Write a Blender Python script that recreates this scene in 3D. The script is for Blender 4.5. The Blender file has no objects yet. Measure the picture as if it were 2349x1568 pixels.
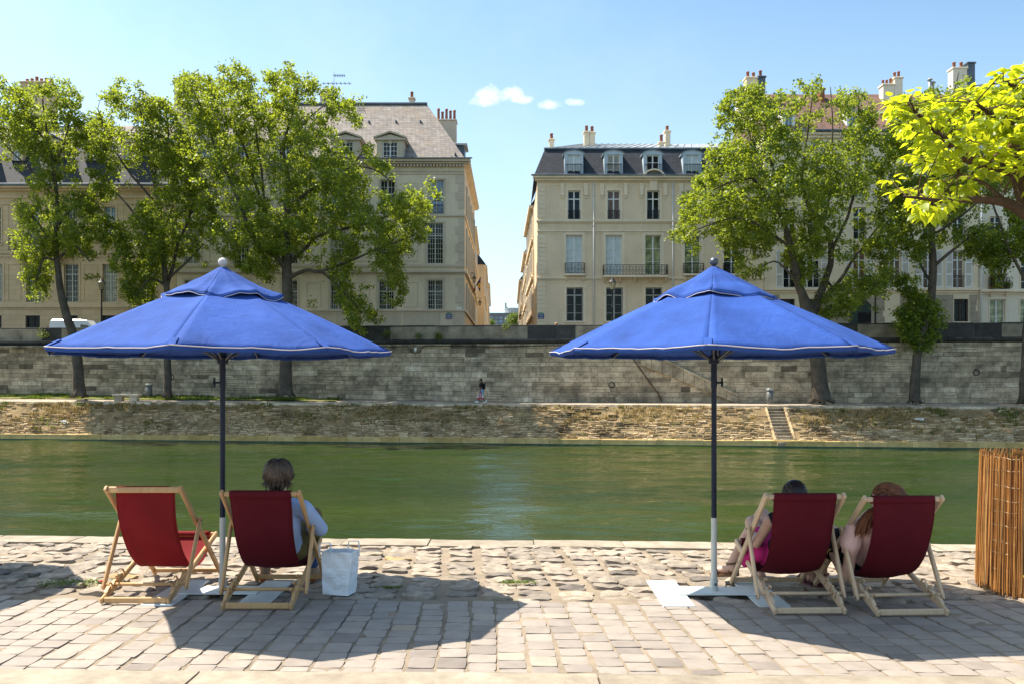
import bpy, math, random
import numpy as np
from mathutils import Vector, Matrix, noise
random.seed(11); rng = np.random.default_rng(11)
R = math.radians
S = bpy.context.scene; COL = S.collection
# ---- camera model: photo measured on a 2349 x 1568 grid, lens 30 mm, eye 1.7 m
F = 1957.0; CX = 1174.5; YH = 865.0; H = 1.7
def P(px, py, D): return Vector(((px-CX)/F*D, D, H+(YH-py)/F*D))
def gz(D): return -.03*(D-6.7)                 # near quay falls gently to the river
def DG(py): return 2933.5/(py-923.7)
def G(px, py):
    D = DG(py); return Vector(((px-CX)/F*D, D, gz(D)))
def lerp(a, b, t): return a+(b-a)*t
def U(a, b): return random.uniform(a, b)
WP = {}
class MB:
    def __init__(s): s.v=[]; s.f=[]; s.m=[]; s.t=[]; s.tone=.5; s.mi=0
    def add(s, vs, fs, mi=None):
        b=len(s.v); s.v+=[tuple(v) for v in vs]; s.f+=[tuple(b+i for i in f) for f in fs]
        s.m+=[s.mi if mi is None else mi]*len(fs); s.t+=[s.tone]*len(vs)
    def box(s, a, b, mi=None):
        x0,y0,z0=a; x1,y1,z1=b
        s.add([(x0,y0,z0),(x1,y0,z0),(x1,y1,z0),(x0,y1,z0),(x0,y0,z1),(x1,y0,z1),(x1,y1,z1),(x0,y1,z1)],
              [(0,3,2,1),(4,5,6,7),(0,1,5,4),(1,2,6,5),(2,3,7,6),(3,0,4,7)],mi)
    def bbox(s, a, b, c=.01, mi=None):          # chamfered vertical edges + top
        x0,y0,z0=a; x1,y1,z1=b
        ring=[(x0+c,y0),(x1-c,y0),(x1,y0+c),(x1,y1-c),(x1-c,y1),(x0+c,y1),(x0,y1-c),(x0,y0+c)]
        cx,cy=(x0+x1)/2,(y0+y1)/2
        ins=[(x+(c if x<cx else -c)*.7, y+(c if y<cy else -c)*.7) for x,y in ring]
        vs=[(x,y,z0) for x,y in ring]+[(x,y,z1-c) for x,y in ring]+[(x,y,z1) for x,y in ins]
        fs=[tuple(range(7,-1,-1)),tuple(range(16,24))]
        for k in (0,8):
            for i in range(8): j=(i+1)%8; fs.append((k+i,k+j,k+8+j,k+8+i))
        s.add(vs,fs,mi)
    def bar(s, p, q, w, h, up=(0,0,1), c=.004, mi=None):   # chamfered bar from p to q
        p=Vector(p); q=Vector(q); d=(q-p).normalized(); up=Vector(up)
        sd=d.cross(up).normalized(); up=sd.cross(d)
        w2,h2=w/2,h/2; c=min(c,w2*.6,h2*.6)
        sec=[(-w2+c,-h2),(w2-c,-h2),(w2,-h2+c),(w2,h2-c),(w2-c,h2),(-w2+c,h2),(-w2,h2-c),(-w2,-h2+c)]
        vs=[]; fs=[]
        for pt,k in ((p,.75),(p+d*c,1),(q-d*c,1),(q,.75)):
            sc_w=(w2-c*.8*(k<1))/w2; sc_h=(h2-c*.8*(k<1))/h2
            vs+=[pt+sd*(a*sc_w)+up*(b*sc_h) for a,b in sec]
        for r in range(3):
            for i in range(8): j=(i+1)%8; fs.append((r*8+i,r*8+j,r*8+8+j,r*8+8+i))
        fs+=[tuple(range(7,-1,-1)),tuple(range(24,32))]
        s.add(vs,fs,mi)
    def tube(s, path, rad, n=8, mi=None, cap=True, flat=None):
        path=[Vector(p) for p in path]
        if not hasattr(rad,'__len__'): rad=[rad]*len(path)
        vs=[]; fs=[]; ref=None
        for i,p in enumerate(path):
            d=(path[min(i+1,len(path)-1)]-path[max(i-1,0)])
            d=d.normalized() if d.length>1e-9 else Vector((0,0,1))
            if ref is None:
                ref=Vector((0,0,1)) if abs(d.z)<.9 else Vector((1,0,0))
            a=(ref-d*ref.dot(d)); a=a.normalized() if a.length>1e-6 else d.orthogonal().normalized()
            ref=a; b=d.cross(a)
            for k in range(n):
                t=2*math.pi*k/n; fl=flat if flat else 1
                vs.append(p+a*(math.cos(t)*rad[i])+b*(math.sin(t)*rad[i]*fl))
        for i in range(len(path)-1):
            for k in range(n): j=(k+1)%n; fs.append((i*n+k,i*n+j,(i+1)*n+j,(i+1)*n+k))
        if cap: fs+=[tuple(range(n-1,-1,-1)),tuple(range((len(path)-1)*n,len(path)*n))]
        s.add(vs,fs,mi)
    def ball(s, c, r, n=12, m=8, mi=None, rot=None):
        if not hasattr(r,'__len__'): r=(r,r,r)
        c=Vector(c); vs=[]; fs=[]
        pts=[Vector((0,0,-r[2]))]
        for i in range(1,m):
            a=-math.pi/2+math.pi*i/m
            for k in range(n):
                t=2*math.pi*k/n; pts.append(Vector((r[0]*math.cos(a)*math.cos(t),r[1]*math.cos(a)*math.sin(t),r[2]*math.sin(a))))
        pts.append(Vector((0,0,r[2])))
        if rot is not None: pts=[rot@p for p in pts]
        for k in range(n): fs.append((0,1+(k+1)%n,1+k))
        for i in range(m-2):
            for k in range(n): j=(k+1)%n; a=1+i*n; fs.append((a+k,a+j,a+n+j,a+n+k))
        L=len(pts)-1; a=1+(m-2)*n
        for k in range(n): fs.append((a+k,a+(k+1)%n,L))
        s.add([c+p for p in pts],fs,mi)
    def cap(s, p, q, r1, r2, n=12):             # tapered capsule, closed pieces (for voxel remesh)
        s.ball(p,r1,n,8); s.ball(q,r2,n,8)
        p=Vector(p); q=Vector(q)
        if (q-p).length>1e-4: s.tube([p,q],[r1,r2],n)
    def chain(s, pts, rad, n=12):
        for i in range(len(pts)-1): s.cap(pts[i],pts[i+1],rad[i],rad[i+1],n)
    def lathe(s, prof, c=(0,0,0), n=16, mi=None):
        c=Vector(c); vs=[]; fs=[]
        for r,z in prof:
            for k in range(n):
                t=2*math.pi*k/n; vs.append(c+Vector((r*math.cos(t),r*math.sin(t),z)))
        for i in range(len(prof)-1):
            for k in range(n): j=(k+1)%n; fs.append((i*n+k,i*n+j,(i+1)*n+j,(i+1)*n+k))
        fs+=[tuple(range(n-1,-1,-1)),tuple(range((len(prof)-1)*n,len(prof)*n))]
        s.add(vs,fs,mi)
    def torus(s, c, Rr, r, nrm=(0,1,0), n=18, m=6, mi=None, arc=1.0, start=0):
        c=Vector(c); nr=Vector(nrm).normalized(); a=nr.orthogonal().normalized()
        if abs(nr.y)>.9: a=Vector((1,0,0))
        b=nr.cross(a)
        k=n if arc>=1 else n+1
        path=[c+a*(Rr*math.cos(start+2*math.pi*arc*i/n))+b*(Rr*math.sin(start+2*math.pi*arc*i/n)) for i in range(k)]
        if arc>=1: path.append(path[0])
        s.tube(path,r,m,mi,cap=arc<1)
    def prism(s, poly, f0, f1, mi=None):        # poly 2-D -> two caps through f0,f1 (2-D -> 3-D)
        n=len(poly); s.add([f0(*p) for p in poly]+[f1(*p) for p in poly],
            [tuple(range(n-1,-1,-1)),tuple(range(n,2*n))]+[(i,(i+1)%n,n+(i+1)%n,n+i) for i in range(n)],mi)
    def grid(s, fn, nu, nv, mi=None):
        vs=[fn(i/nu,j/nv) for j in range(nv+1) for i in range(nu+1)]
        s.add(vs,[(j*(nu+1)+i,j*(nu+1)+i+1,(j+1)*(nu+1)+i+1,(j+1)*(nu+1)+i) for j in range(nv) for i in range(nu)],mi)
    def mesh(s, name, mats, org=(0,0,0), smooth=False):
        me=bpy.data.meshes.new(name); o=Vector(org)
        me.from_pydata([(v[0]-o.x,v[1]-o.y,v[2]-o.z) for v in s.v],[],s.f)
        for m in (mats if isinstance(mats,(list,tuple)) else [mats]): me.materials.append(m)
        me.polygons.foreach_set('material_index',s.m)
        if smooth: me.polygons.foreach_set('use_smooth',[True]*len(s.f))
        a=me.attributes.new('tone','FLOAT','POINT'); a.data.foreach_set('value',s.t)
        me.update(); return me
    def build(s, name, mats, parent=None, smooth=False, loc=None, local=False):
        # world coordinates by default; the object's origin sits on its parent (or on loc)
        if local: org=Vector((0,0,0))
        elif loc is not None: org=Vector(loc)
        elif parent is not None: org=WP[parent.name]
        else:
            a=np.array(s.v); org=Vector((float(a[:,0].mean()),float(a[:,1].mean()),float(a[:,2].min())))
        me=s.mesh(name,mats,org,smooth); o=bpy.data.objects.new(name,me); COL.objects.link(o)
        pw=WP[parent.name] if parent is not None and not local else Vector((0,0,0))
        if parent is not None: o.parent=parent
        o.location=(org-pw) if not local else (0,0,0)
        WP[o.name]=org if not local else (WP[parent.name] if parent is not None else Vector((0,0,0)))
        return o
def put(name, me, parent, loc, rz=0):           # shared mesh placed at a world point under parent
    o=bpy.data.objects.new(name,me); COL.objects.link(o); o.parent=parent
    w=Vector(loc); o.location=w-WP[parent.name]; o.rotation_euler=(0,0,rz); WP[o.name]=w; return o
def sub(name, me, parent):                      # sub-part sharing its part's origin
    o=bpy.data.objects.new(name,me); COL.objects.link(o); o.parent=parent; WP[o.name]=WP[parent.name]; return o
def tag(o, label, cat, group=None):
    o['label']=label; o['category']=cat
    if group: o['group']=group
    return o
def E(name, loc, label, cat, group=None, rot=(0,0,0)):
    o=bpy.data.objects.new(name,None); COL.objects.link(o); o.empty_display_size=.2
    o.location=loc; o.rotation_euler=rot; WP[o.name]=Vector(loc); return tag(o,label,cat,group)
def structure(o, kind='structure'): o['kind']=kind; return o
def np_mesh(name, V, Fq, mat, tone=None, smooth=False):   # fast quad mesh from arrays
    me=bpy.data.meshes.new(name); n=len(V); k=Fq.shape[1]; m=len(Fq)
    me.vertices.add(n); me.vertices.foreach_set('co',np.asarray(V,dtype=np.float32).ravel())
    me.loops.add(m*k); me.loops.foreach_set('vertex_index',Fq.astype(np.int32).ravel())
    me.polygons.add(m); me.polygons.foreach_set('loop_start',np.arange(0,m*k,k,dtype=np.int32))
    me.materials.append(mat)
    if tone is not None:
        a=me.attributes.new('tone','FLOAT','POINT'); a.data.foreach_set('value',np.asarray(tone,dtype=np.float32))
    if smooth: me.polygons.foreach_set('use_smooth',np.ones(m,dtype=bool))
    me.update(calc_edges=True); me.validate(); return me
def remesh(o, voxel=.008, it=6, fac=.5):
    m=o.modifiers.new('r','REMESH'); m.mode='VOXEL'; m.voxel_size=voxel; m.use_smooth_shade=True
    k=o.modifiers.new('s','SMOOTH'); k.iterations=it; k.factor=fac
    dg=bpy.context.evaluated_depsgraph_get(); dg.update()
    me=bpy.data.meshes.new_from_object(o.evaluated_get(dg))
    old=o.data; mats=list(old.materials); o.modifiers.clear(); o.data=me; me.name=old.name
    if not me.materials:
        for x in mats: me.materials.append(x)
    me.polygons.foreach_set('use_smooth',[True]*len(me.polygons)); return o
# ---------------------------------------------------------------- materials
class NT:
    def __init__(s, name):
        s.m=bpy.data.materials.new(name); s.m.use_nodes=True; s.t=s.m.node_tree; s.t.nodes.clear()
        s.out=s.n('ShaderNodeOutputMaterial')
    def n(s, typ, ins=None, **kw):
        x=s.t.nodes.new(typ)
        for k,v in kw.items(): setattr(x,k,v)
        for k,v in (ins or {}).items(): s.set(x.inputs[k],v)
        return x
    def set(s, sock, v):
        if hasattr(v,'is_output') or isinstance(v,bpy.types.NodeSocket): s.t.links.new(v,sock)
        else:
            if hasattr(sock.default_value,'__len__') and hasattr(v,'__len__') and len(v)==3 and len(sock.default_value)==4: v=(*v,1)
            sock.default_value=v
    def coord(s, scale=(1,1,1), rot=(0,0,0), which='Object'):
        tc=s.n('ShaderNodeTexCoord'); mp=s.n('ShaderNodeMapping',{'Vector':tc.outputs[which],'Scale':scale,'Rotation':rot}); return mp.outputs[0]
    def noise(s, vec, scale, detail=4, rough=.55, dist=0):
        return s.n('ShaderNodeTexNoise',{'Vector':vec,'Scale':scale,'Detail':detail,'Roughness':rough,'Distortion':dist}).outputs['Fac']
    def ramp(s, fac, pts, interp='LINEAR'):
        r=s.n('ShaderNodeValToRGB'); cr=r.color_ramp; cr.interpolation=interp
        while len(cr.elements)<len(pts): cr.elements.new(.5)
        for e,(p,c) in zip(cr.elements,pts): e.position=p; e.color=(*c,1) if len(c)==3 else c
        s.set(r.inputs[0],fac); return r.outputs[0]
    def g(s, fac, a, b, lo=0., hi=1.):
        return s.n('ShaderNodeMapRange',{'Value':fac,'From Min':a,'From Max':b,'To Min':lo,'To Max':hi}).outputs[0]
    def mix(s, f, a, b, blend='MIX'):
        x=s.n('ShaderNodeMix',data_type='RGBA',blend_type=blend)
        s.set(x.inputs[0],f); s.set(x.inputs[6],a); s.set(x.inputs[7],b); return x.outputs[2]
    def math(s, op, a, b=0.):
        x=s.n('ShaderNodeMath',operation=op); s.set(x.inputs[0],a); s.set(x.inputs[1],b); return x.outputs[0]
    def attr(s, name='tone'): return s.n('ShaderNodeAttribute',attribute_name=name).outputs['Fac']
    def bump(s, h, strength=.3, dist=.02, normal=None):
        b=s.n('ShaderNodeBump',{'Height':h,'Strength':strength,'Distance':dist})
        if normal is not None: s.set(b.inputs['Normal'],normal)
        return b.outputs[0]
    def pbr(s, col, rough=.7, spec=.4, metal=0., normal=None, **kw):
        p=s.n('ShaderNodeBsdfPrincipled'); s.set(p.inputs['Base Color'],col); s.set(p.inputs['Roughness'],rough)
        s.set(p.inputs['Specular IOR Level'],spec); s.set(p.inputs['Metallic'],metal)
        if normal is not None: s.set(p.inputs['Normal'],normal)
        for k,v in kw.items(): s.set(p.inputs[k],v)
        return p.outputs[0]
    def done(s, sh): s.t.links.new(sh,s.out.inputs[0]); return s.m
def plain(name, col, rough=.6, var=.18, scale=4., bump=.0, bscale=40., spec=.4, metal=0., bdist=.004):
    t=NT(name); v=t.coord(); n=t.noise(v,scale,5)
    c=t.mix(t.g(n,.3,.7),tuple(x*(1-var) for x in col),tuple(min(1,x*(1+var)) for x in col))
    nm=t.bump(t.noise(v,bscale,4),bump,bdist) if bump else None
    return t.done(t.pbr(c,rough,spec,metal,nm))
def stone(name, ramp, rough=.85, scale=3., var=.35, stain=None, stain_scale=.35, bump=.5, bscale=14., bdist=.01, fine=60., spec=.25, tonef=True, stain_lo=.52, stain_hi=.68, vstretch=1.):
    t=NT(name); v=t.coord()
    n1=t.noise(v,scale,6,.65)
    fac=t.attr() if tonef else t.noise(v,scale*.3,3)
    c=t.ramp(fac,ramp)
    lo=1-var; hi=1+var*.5
    k=t.g(n1,.25,.75,lo,hi)
    c=t.mix(1.,c,t.n('ShaderNodeCombineColor',{0:k,1:k,2:k}).outputs[0],'MULTIPLY')
    n2=t.noise(v,fine,3,.7); k2=t.g(n2,.3,.7,.86,1.1)
    c=t.mix(1.,c,t.n('ShaderNodeCombineColor',{0:k2,1:k2,2:k2}).outputs[0],'MULTIPLY')
    if stain:
        vs=t.coord((1,1,vstretch))
        n3=t.noise(vs,stain_scale,6,.7,.4)
        c=t.mix(t.g(n3,stain_lo,stain_hi,0,.85),c,stain)
    h=t.math('ADD',t.noise(v,bscale,5,.65),t.math('MULTIPLY',n2,.35))
    return t.done(t.pbr(c,rough,spec,0.,t.bump(h,bump,bdist)))
M={}
# near paving
M['sett']=stone('sett_stone',[(0,(.215,.182,.157)),(.3,(.295,.25,.215)),(.55,(.335,.285,.24)),(.8,(.315,.27,.232)),(.96,(.37,.31,.245)),(1,(.40,.315,.22))],.66,7,.22,stain=(.26,.24,.225),stain_scale=2.5,stain_lo=.6,stain_hi=.8,bump=.35,bscale=25,bdist=.004,fine=220,spec=.35)
M['cobble']=stone('cobble_stone',[(0,(.17,.145,.125)),(.25,(.29,.245,.20)),(.55,(.38,.315,.25)),(.85,(.43,.355,.275)),(.97,(.43,.35,.26)),(1,(.44,.30,.15))],.8,9,.55,stain=(.12,.10,.085),stain_scale=4,stain_lo=.58,stain_hi=.75,bump=.8,bscale=22,bdist=.012,fine=160,spec=.2)
M['sand']=stone('sand_joint',[(0,(.25,.20,.15)),(1,(.35,.285,.21))],.95,3,.4,stain=(.22,.18,.14),stain_scale=1.4,bump=.9,bscale=70,bdist=.006,fine=260,tonef=False,spec=.1)
M['limestone']=stone('limestone_slab',[(0,(.33,.28,.215)),(1,(.43,.365,.28))],.85,5,.4,stain=(.22,.18,.135),stain_scale=2.2,stain_lo=.47,stain_hi=.72,bump=.7,bscale=45,bdist=.006,fine=180,spec=.2)
# far bank
M['wallstone']=stone('quay_wall_stone',[(0,(.18,.142,.10)),(.2,(.37,.30,.205)),(.5,(.54,.435,.295)),(.78,(.65,.53,.37)),(1,(.73,.62,.46))],.9,1.5,.7,stain=(.10,.085,.064),stain_scale=.34,stain_lo=.50,stain_hi=.70,bump=1,bscale=6,bdist=.05,fine=12,spec=.15,vstretch=1.7)
M['mortar']=plain('wall_mortar',(.26,.22,.165),.95,.4,1.2,.6,10,.1)
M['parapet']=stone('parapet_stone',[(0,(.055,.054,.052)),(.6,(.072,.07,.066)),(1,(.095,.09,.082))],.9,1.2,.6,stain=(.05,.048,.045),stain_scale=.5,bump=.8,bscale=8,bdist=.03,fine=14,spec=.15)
M['bank']=stone('bank_stone',[(0,(.30,.20,.10)),(.3,(.50,.365,.205)),(.7,(.64,.49,.30)),(1,(.72,.57,.38))],.9,2.5,.5,stain=(.07,.048,.027),stain_scale=.45,stain_lo=.50,stain_hi=.64,bump=1,bscale=9,bdist=.06,fine=16,spec=.1)
M['earth']=stone('bank_earth',[(0,(.20,.14,.07)),(1,(.38,.275,.15))],.95,1.2,.5,stain=(.07,.06,.03),stain_scale=.8,bump=1,bscale=7,bdist=.06,fine=14,tonef=False,spec=.1)
M['ledge']=stone('toe_ledge',[(0,(.46,.32,.11)),(1,(.60,.44,.19))],.8,2,.4,stain_lo=.6,stain_hi=.75,stain=(.14,.14,.03),stain_scale=.5,bump=.6,bscale=8,bdist=.02,fine=16)
M['prom']=stone('promenade_gravel',[(0,(.36,.30,.235)),(1,(.44,.37,.30))],.95,1.2,.35,stain=(.27,.22,.17),stain_scale=.5,bump=.5,bscale=20,bdist=.01,fine=30,tonef=False,spec=.1)
M['asphalt']=plain('road_asphalt',(.06,.06,.058),.9,.25,2,.3,60)
# buildings
def stucco(name, col, dark, block=None, streak=.3):
    t=NT(name); v=t.coord(); n=t.noise(v,.5,6,.6)
    c=t.mix(t.g(n,.3,.7),tuple(x*.86 for x in col),tuple(min(1,x*1.06) for x in col))
    vs=t.coord((1.2,1.2,.16)); n2=t.noise(vs,1.1,6,.65)
    c=t.mix(t.g(n2,.52,.78,0,streak),c,dark)
    if block:
        sep=t.n('ShaderNodeSeparateXYZ',{0:t.coord()}); cv=t.n('ShaderNodeCombineXYZ',{0:t.math('ADD',sep.outputs[0],sep.outputs[1]),1:sep.outputs[2]})
        b=t.n('ShaderNodeTexBrick',{'Vector':cv.outputs[0],'Color1':(1,1,1),'Color2':(.86,.85,.83),'Mortar':(.66,.63,.6),'Scale':1.,'Mortar Size':.012,'Brick Width':block[0],'Row Height':block[1],'Bias':.2})
        c=t.mix(1.,c,b.outputs[0],'MULTIPLY')
    k=t.g(t.noise(v,9,4,.7),.3,.7,.9,1.06); c=t.mix(1.,c,t.n('ShaderNodeCombineColor',{0:k,1:k,2:k}).outputs[0],'MULTIPLY')
    return t.done(t.pbr(c,.9,.15,0,t.bump(t.noise(v,12,4),.3,.02)))
M['wallA']=stucco('golden_ashlar',(.68,.51,.31),(.42,.31,.20),(1.1,.42))
M['wallB']=stucco('grey_beige_stucco',(.71,.605,.45),(.38,.33,.27))
M['wallC']=stucco('beige_stucco',(.78,.63,.435),(.46,.37,.28),None,.38)
M['wallD']=stucco('cream_stucco',(.79,.67,.47),(.52,.43,.31))
M['wallE']=stucco('pale_cream_stucco',(.78,.70,.55),(.58,.49,.36))
M['wallS']=stucco('street_cream',(.66,.54,.37),(.45,.36,.25))
M['trimA']=stucco('golden_trim',(.63,.475,.295),(.38,.29,.19))
M['trimB']=stucco('grey_stone_trim',(.57,.485,.37),(.30,.26,.21))
M['trimC']=stucco('light_stone_trim',(.81,.68,.49),(.58,.48,.36),None,.25)
M['rubble']=stucco('rough_rubble',(.42,.36,.28),(.25,.21,.16),(.8,.35))
def tiles(name, c1, c2, mort, w, h, rough=.6, moss=None, lich=None):
    t=NT(name); sep=t.n('ShaderNodeSeparateXYZ',{0:t.coord()})
    cv=t.n('ShaderNodeCombineXYZ',{0:t.math('ADD',sep.outputs[0],sep.outputs[1]),1:sep.outputs[2]})
    b=t.n('ShaderNodeTexBrick',{'Vector':cv.outputs[0],'Color1':c1,'Color2':c2,'Mortar':mort,'Scale':1.,'Mortar Size':.016,'Brick Width':w,'Row Height':h,'Bias':0.})
    c=b.outputs[0]; v=t.coord()
    k=t.g(t.noise(v,1.3,6,.7),.3,.7,.75,1.25); c=t.mix(1.,c,t.n('ShaderNodeCombineColor',{0:k,1:k,2:k}).outputs[0],'MULTIPLY')
    if moss: c=t.mix(t.g(t.noise(v,.6,6,.75),.5,.72,0,.7),c,moss)
    if lich:
        vs=t.coord((1,1,.12)); c=t.mix(t.g(t.noise(vs,.8,4,.6),.6,.8,0,.5),c,lich)
    return t.done(t.pbr(c,rough,.35,0,t.bump(b.outputs[1],-.5,.03)))
M['slateB']=tiles('old_lichen_slate',(.20,.178,.162),(.29,.255,.23),(.12,.105,.10),.36,.22,.9,moss=(.26,.195,.13),lich=(.36,.33,.30))
M['slate']=tiles('blue_slate',(.014,.019,.028),(.028,.035,.048),(.01,.012,.018),.3,.2,.7)
M['redtile']=tiles('red_clay_tile',(.125,.07,.055),(.18,.10,.078),(.07,.04,.035),.34,.26,.9,moss=(.11,.08,.065))
M['zinc']=plain('zinc_sheet',(.36,.38,.39),.5,.15,1.,0,spec=.4,metal=.3)
M['zincdark']=plain('dark_zinc',(.10,.125,.15),.5,.25,1.5,0,metal=.2)
M['lead']=plain('lead_flashing',(.13,.16,.19),.6,.3,2)
M['clay']=plain('clay_pot',(.24,.085,.045),.8,.3,6)
M['white']=plain('white_paint',(.72,.72,.69),.5,.08,3)
M['shutter']=plain('pale_grey_shutter',(.62,.60,.56),.6,.08,3)
M['dormerblue']=plain('pale_blue_zinc',(.42,.50,.56),.55,.12,2)
M['iron']=plain('black_iron',(.02,.022,.025),.5,.2,10)
M['brown']=plain('brown_wood',(.10,.05,.025),.6,.3,4)
M['door']=plain('dark_green_door',(.008,.028,.022),.4,.3,4)
M['dark']=plain('painted_interior_shade',(.008,.008,.009),.9,.1)  # near-black colour stands in for the shade inside open windows and doors
M['greypaint']=plain('grey_green_frame',(.46,.46,.40),.6,.1)
def glass(name, col, rough=.06, spec=.6, var=.5, sc=.9):
    t=NT(name); v=t.coord(); n=t.noise(v,sc,3)
    c=t.mix(t.g(n,.35,.65),tuple(x*(1-var) for x in col),tuple(min(1,x*(1+var)) for x in col))
    return t.done(t.pbr(c,rough,spec,0,t.bump(t.noise(v,1.6,2),.05,.02)))
M['glass']=glass('dark_window_glass',(.010,.012,.012),.06,.28)
M['glasssky']=glass('sky_reflection_tint',(.10,.19,.30),.05,.8,.3)  # reflected blue sky is put into the pane's base colour
M['curtain']=glass('curtained_glass',(.50,.56,.56),.15,.5,.12,2)
M['curtainwarm']=glass('warm_curtain',(.30,.27,.20),.1,.5,.4,1.2)  # beige curtain colour behind the glass
M['woodpane']=glass('inner_wood_shutter',(.13,.065,.03),.2,.5,.4,3)
M['greenpane']=glass('green_reflection_tint',(.25,.27,.14),.08,.5,.5,1.5)  # green reflection painted in as base colour
# trees
def leafmat(name, ramp, tr, trans=.45, rough=.42, spec=.5):
    t=NT(name); a=t.attr(); c=t.ramp(a,ramp); c2=t.mix(a,tuple(x*.8 for x in tr),tr)
    p=t.pbr(c,rough,spec); tl=t.n('ShaderNodeBsdfTranslucent',{'Color':c2})
    m=t.n('ShaderNodeMixShader',{0:trans,1:p,2:tl.outputs[0]}); return t.done(m.outputs[0])
M['leaf']=leafmat('poplar_leaf',[(0,(.018,.044,.012)),(.55,(.068,.116,.020)),(1,(.21,.24,.03))],(.52,.62,.04),.45,.45,.4)
M['leaf2']=leafmat('catalpa_leaf',[(0,(.08,.15,.012)),(1,(.24,.31,.02))],(.75,.80,.025),.55,.4)
M['weed']=leafmat('weed_leaf',[(0,(.05,.09,.015)),(1,(.12,.18,.02))],(.25,.32,.03),.4)
M['dry']=leafmat('dry_grass',[(0,(.10,.075,.03)),(.4,(.30,.215,.085)),(1,(.55,.42,.20))],(.42,.32,.11),.3,.8,.1)
M['bark']=stone('dark_bark',[(0,(.085,.072,.057)),(1,(.15,.125,.098))],.9,2,.55,bump=1,bscale=9,bdist=.05,fine=30,spec=.1,tonef=False)
M['bark2']=stone('catalpa_bark',[(0,(.075,.05,.032)),(1,(.13,.088,.055))],.9,6,.5,stain=(.22,.15,.03),stain_scale=5,stain_lo=.6,bump=1,bscale=25,bdist=.02,fine=90,spec=.1,tonef=False)
# furniture
def wood(name, c1, c2):
    t=NT(name); v=t.coord((14,14,14)); w=t.noise(t.coord((60,6,6)),1.,5,.6,1.5)
    n=t.noise(v,.35,3); c=t.mix(t.g(w,.3,.7),c1,c2); c=t.mix(t.g(n,.45,.75,0,.35),c,tuple(x*.55 for x in c1))
    return t.done(t.pbr(c,.42,.4,0,t.bump(w,.08,.001)))
M['wood']=wood('varnished_pine',(.50,.285,.12),(.62,.38,.18))
M['wood2']=wood('pale_beech',(.55,.385,.24),(.66,.48,.31))
def cloth(name, col, trans=.25, weave=900., rough=.8, var=.12, sheen=.0, wr=.0):
    t=NT(name); v=t.coord(); n=t.noise(v,3.,4); f=t.noise(v,weave,2,.6)
    c=t.mix(t.g(n,.3,.7),tuple(x*(1-var) for x in col),tuple(x*(1+var) for x in col))
    k=t.g(f,.3,.7,.88,1.1); c=t.mix(1.,c,t.n('ShaderNodeCombineColor',{0:k,1:k,2:k}).outputs[0],'MULTIPLY')
    h=f
    nm=t.bump(f,.12,.001)
    if wr: nm=t.bump(t.noise(t.coord((1,1,1)),7.,4,.6,1.2),wr,.02,nm)
    p=t.pbr(c,rough,.2,0,nm)
    if trans<=0: return t.done(p)
    tl=t.n('ShaderNodeBsdfTranslucent',{'Color':c,'Normal':nm})
    return t.done(t.n('ShaderNodeMixShader',{0:trans,1:p,2:tl.outputs[0]}).outputs[0])
M['red']=cloth('sunlit_red_canvas',(.27,.019,.024),.34)  # red lightened to suggest sun shining through the empty chair's canvas
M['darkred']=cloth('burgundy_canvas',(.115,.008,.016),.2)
M['blue']=cloth('blue_parasol_canvas',(.030,.084,.335),.14,260.,.85,.22,wr=.45)
M['piping']=cloth('white_piping',(.50,.47,.50),0)
M['polenavy']=plain('navy_pole_paint',(.006,.012,.035),.4,.3,8,spec=.3)
M['polegrey']=plain('grey_green_pole_paint',(.50,.52,.49),.4,.08,6,spec=.5)
M['plate']=plain('white_painted_steel',(.66,.70,.69),.35,.06,4,.1,30)
M['steel']=plain('rib_steel',(.10,.11,.13),.35,.2,10,metal=.6)
M['paper']=plain('white_paper',(.84,.85,.87),.8,.04,4,.15,14,bdist=.01)
M['reed']=stone('willow_reed',[(0,(.20,.075,.022)),(.35,(.39,.165,.042)),(.75,(.52,.25,.07)),(1,(.58,.40,.18))],.5,8,.3,bump=.3,bscale=60,bdist=.003,fine=150,spec=.35)
M['wire']=plain('wire',(.22,.18,.13),.4,.1,metal=.5)
M['finialgrey']=plain('grey_finial',(.55,.53,.50),.6,.1)
# people
def skinm(name,col):
    t=NT(name); v=t.coord(); n=t.noise(v,18,4); c=t.mix(t.g(n,.3,.7),tuple(x*.9 for x in col),tuple(x*1.08 for x in col))
    return t.done(t.pbr(c,.5,.4,**{'Subsurface Weight':.12,'Subsurface Radius':(.02,.008,.004),'Subsurface Scale':.5}))
M['skin']=skinm('fair_skin',(.60,.37,.28)); M['skindark']=skinm('brown_skin',(.20,.105,.065))
def hairm(name,c1,c2):
    t=NT(name); a=t.attr(); c=t.mix(a,c1,c2); return t.done(t.pbr(c,.38,.45))
M['hairgrey']=hairm('grey_brown_hair',(.020,.013,.009),(.145,.105,.075))
M['hairdark']=hairm('dark_brown_hair',(.010,.007,.006),(.055,.032,.022))
M['hairred']=hairm('auburn_hair',(.075,.020,.008),(.30,.095,.025))
M['hairblond']=hairm('strawberry_blond_hair',(.45,.22,.10),(.62,.36,.18))
M['shirtblue']=cloth('light_blue_cotton',(.42,.54,.80),.1,700,.85,.06,wr=.5)
M['denim']=cloth('blue_denim',(.04,.10,.26),0,600,.9,.2,wr=.3)
M['suede']=cloth('tan_suede',(.34,.235,.16),0,500,.95,.12)
M['sole']=plain('orange_sole',(.36,.11,.035),.6,.1)
M['olive']=cloth('olive_cloth',(.16,.12,.05),0,500,.9,.15,wr=.6)
M['pinkcloth']=cloth('pink_print_cotton',(.62,.03,.20),.05,500,.85,.3,wr=.4)
M['blouse']=cloth('pale_pink_blouse',(.90,.58,.52),.15,700,.85,.05,wr=.6)
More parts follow.
